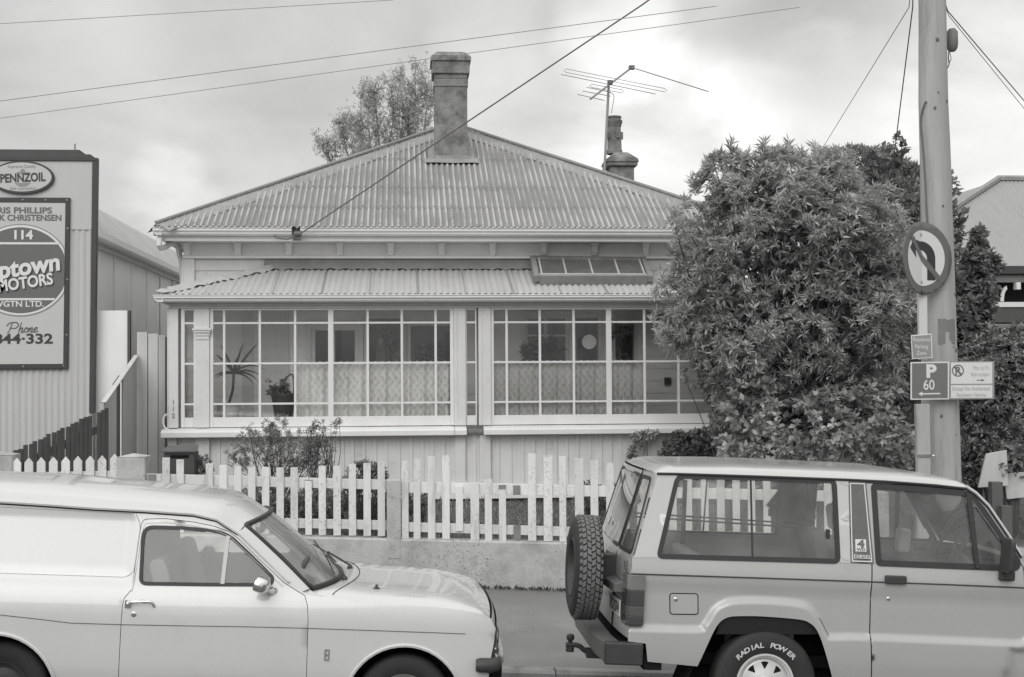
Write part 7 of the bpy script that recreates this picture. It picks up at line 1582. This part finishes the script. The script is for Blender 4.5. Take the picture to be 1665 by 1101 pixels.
# ---------------- behind the veranda glass ----------------
m = NT('lace'); pos = m.n('NewGeometry').outputs['Position']; sp9 = m.n('SeparateXYZ'); m.l(pos, sp9.inputs[0])
sx_ = m.math('SINE', m.math('MULTIPLY', sp9.outputs[0], 74)); sz_ = m.math('SINE', m.math('MULTIPLY', sp9.outputs[2], 60)); pat = m.math('MULTIPLY', sx_, sz_)
vo = m.n('TexVoronoi'); vo.inputs['Scale'].default_value = 55; m.l(pos, vo.inputs['Vector'])
hole = m.math('MULTIPLY', m.rng(pat, -.2, .5, 0, 1, True), m.rng(vo.outputs['Distance'], .2, .6, .25, 1)); wz = m.math('SINE', m.math('ADD', m.math('MULTIPLY', sp9.outputs[2], 27), m.math('MULTIPLY', m.math('ABSOLUTE', m.math('SINE', m.math('MULTIPLY', sp9.outputs[0], 37))), 3.0)))
hole = m.math('ADD', m.math('MULTIPLY', hole, .2), m.math('MULTIPLY', m.rng(wz, -.1, .6, 0, 1, True), m.math('MULTIPLY', m.rng(vo.outputs['Distance'], .15, .5, .08, .26), m.rng(m.noise(2.5, 3), .35, .65, .15, .9))))
d = m.n('BsdfDiffuse'); d.inputs[0].default_value = grey(.9); t = m.n('BsdfTranslucent'); t.inputs[0].default_value = grey(.75); mx = m.n('MixShader'); mx.inputs[0].default_value = .3; m.l(d.outputs[0], mx.inputs[1]); m.l(t.outputs[0], mx.inputs[2])
tr = m.n('BsdfTransparent'); m2 = m.n('MixShader'); m.l(m.math('ADD', hole, .06), m2.inputs[0]); m.l(mx.outputs[0], m2.inputs[1]); m.l(tr.outputs[0], m2.inputs[2]); m.l(m2.outputs[0], m.o.inputs[0]); M['lace'] = m.m
def curtain(x0, x1, y0, y1, lab, seed):
    r = random.Random(seed); ph = [r.uniform(0, 6.28) for _ in range(4)]; b = MB()
    def fn(u, v):
        x = lerp(vx(x0), vx(x1), u); a = .014 * math.sin(x * 41 + ph[0]) * 1.3 + .014 * math.sin(x * 67 + ph[1] + .6 * v) + .008 * math.sin(x * 23 + ph[2])
        return (x, VY + .085 + a * (.5 + .5 * v), lerp(vz(y0) + (.010 * math.sin(x * 75) if v == 0 else 0), vz(y1), v))
    b.grid(fn, int((x1 - x0) * .9), 10); c = thing('lace_curtain', (vx((x0 + x1) / 2), VY + .085, vz(y1)), lab, 'curtain', 'lace half curtains in the veranda'); b.build('cloth', M['lace'], c, smooth='all')
    b = MB(); b.tube([(vx(x0), VY + .085, vz(y0) - .012), (vx(x1), VY + .085, vz(y0) - .012)], .006, 6); b.build('rod', M['trim'], c, smooth=True); return c
curtain(483, 733, 588, 682, 'lace half curtain across the right part of the left veranda window', 1)
curtain(800, 1047, 588, 682, 'lace half curtain across the right hand veranda window', 5)
def blade(b, base, d, L_, w, droop, n=8):
    base = Vector(base); d = Vector(d).normalized(); s = d.cross(Vector((0, 0, 1)))
    if s.length < .1: s = Vector((1, 0, 0))
    s.normalize(); s = (s * math.cos(tw_ := RND.uniform(.6, 1.3)) + s.cross(d) * math.sin(tw_)).normalized(); v = []
    p = base.copy(); dd = d.copy()
    for k in range(n + 1):
        t = k / n; ww = w * (math.sin(math.pi * (t * .86 + .14)) ** .8) * .5; v += [p - s * ww, p + s * ww]; p = p + dd * (L_ / n); dd = (dd + Vector((0, 0, -droop / n))).normalized()
    b.add(v, [(2 * k, 2 * k + 1, 2 * k + 3, 2 * k + 2) for k in range(n)])
IY = 17.5
ip = lambda x, y, Y=IY: at(x, y, Y)
def pot(name, lab, x, y0, y1, r0, r1, mat='trim', Y=IY):
    t = thing(name, (ip(x, y1, Y).x, Y, ip(x, y1, Y).z), lab, 'pot plant'); b = MB(); c = ip(x, y1, Y); z1 = ip(x, y0, Y).z
    b.lathe([(0, c.z), (r0, c.z), (r1, z1 - .03), (r1 * 1.08, z1 - .03), (r1 * 1.08, z1), (r1 * .95, z1), (r1 * .9, z1 - .03), (0, z1 - .035)], (c.x, Y, 0), 'Z', 20); b.build('pot', M[mat], t, smooth=True); return t, Vector((c.x, Y, z1 - .02))
M['palm'] = leafmat('palm_leaf', .07, .4)
t, c = pot('pot_plant', 'strappy leaved plant in a pale pot behind the left end of the left veranda window', 372, 655, 690, .10, .15)
b = MB(); q = ip(380, 608); b.tube([c, c.lerp(q, .5) + Vector((.02, 0, 0)), q], .018, 6); b.build('stem', M['bark'], t, smooth=True)
b = MB()
for (dx, dz, L_, w, dr) in ((.6, .9, .5, .035, .25), (.25, 1, .42, .04, .3), (-.5, .8, .35, .04, .7), (.9, .45, .42, .035, 1.5), (.8, .25, .36, .035, 1.6), (-.8, .3, .3, .035, 1.2), (.35, .8, .38, .03, 1.9), (.95, .1, .32, .03, 1.7), (-.3, .9, .4, .035, .5), (.1, .6, .3, .04, 1.6), (.7, .7, .46, .03, 1.8), (-.6, .1, .25, .03, 1.0)): blade(b, q, (dx, RND.uniform(-.3, .3), dz), L_, w, dr)
b.build('leaves', M['palm'], t, smooth='all')
b = MB(); b.tube([ip(350, 682), ip(366, 618)], .01, 6); b.build('cane', M['trim'], t)
t, c = pot('pot_plant', 'dark basket planter with a tall handle inside the left veranda window', 461, 640, 688, .10, .15, 'plastic' if 'plastic' in M else 'dark')
b = MB(); b.tube(smoothpath([c + Vector((-.12, 0, 0)), c + Vector((-.02, 0, .15)), c + Vector((.10, 0, .26)), c + Vector((.13, 0, .12)), c + Vector((.12, 0, 0))], 5), .012, 6); b.build('handle', M['dark'], t, smooth=True)
P = np.array([tuple(c)] * 30) + NPR.normal(size=(30, 3)) * np.array([.06, .05, .04]) + np.array([-.03, 0, .06]); PP, DD, LL, WW = whorls(P, unit(NPR.normal(size=(30, 3)) + np.array([0, 0, .6])), 6, .04, .09, .05, .3); leaf_object('leaves', PP, DD, LL, WW, M['leafdark'], t, ROOTLOC[t])
def spray(lab, x, y, rx, ry, n, mat, base, Y=17.75, L0=.05, L1=.11, w=.03):
    bs = ip(base[0], base[1], Y); t = thing('house_plant', bs, lab, 'house plant', 'plants along the veranda back wall'); P, G = shell([(x, y, rx, ry, .12)], n, Y, .1, 1.1); PP, DD, LL, WW = whorls(P, G, 6, L0, L1, w, .3); leaf_object('leaves', PP, DD, LL, WW, M[mat], t, bs)
    b = MB(); stems(b, bs, [P[i] for i in range(min(8, n))], .006, .003, .1, 5, .03); b.build('stem', M['bark'], t, smooth=True)
    b = MB(); b.lathe([(0, bs.z - .16), (.07, bs.z - .16), (.10, bs.z), (.085, bs.z), (0, bs.z - .03)], (bs.x, Y, 0), 'Z', 16); b.build('pot', M['bare'], t, smooth=True); b = MB(); b.box(bs.x - .12, bs.x + .12, Y - .1, Y + .1, 1.16, bs.z - .162); b.build('stand', M['bare'], t)
spray('wispy light plant before the pale inner wall of the left window', 632, 560, 16, 26, 26, 'leafsoft', (632, 612))
spray('dark bushy plant at the right end of the left veranda window', 703, 570, 20, 16, 50, 'leafdark', (703, 606))
spray('dark bushy plant behind the second pane of the right veranda window', 888, 566, 28, 20, 80, 'leafdark', (888, 606))
spray('small upright plant inside the left edge of the right veranda window', 855, 572, 7, 16, 20, 'leafdark', (855, 606))
spray('thin hanging plant beside the right hand window mullion', 1005, 540, 14, 12, 22, 'leafdark', (1006, 606))
b = MB(); c = ip(958, 556, 17.6); b.lathe([(0, -.006), (.088, -.004), (.092, 0), (.088, .004), (0, .006)], c, 'Y', 28); b.build; o = b.build('hanging_disc', M['cream'], loc=tuple(c), smooth=True, angle=30); tag(o, 'round pale disc hanging inside the right veranda window', 'disc')
b = MB(); b.tube([c + Vector((0, 0, .09)), Vector((c.x, c.y, vz(500)))], .002, 4); b.build('cord', M['wire'], o)
b = MB(); c = ip(626, 556, 17.95); b.lathe([(0, -.012), (.05, -.01), (.085, -.003), (.09, 0)], c, 'Y', 8, 1, .7); b.lathe([(.03, -.016), (.045, -.014), (.05, -.01)], c, 'Y', 8); o = b.build('wall_ornament', M['lead'], loc=tuple(c), smooth=True); tag(o, 'dark rosette ornament on the dim inner door of the left window', 'ornament')
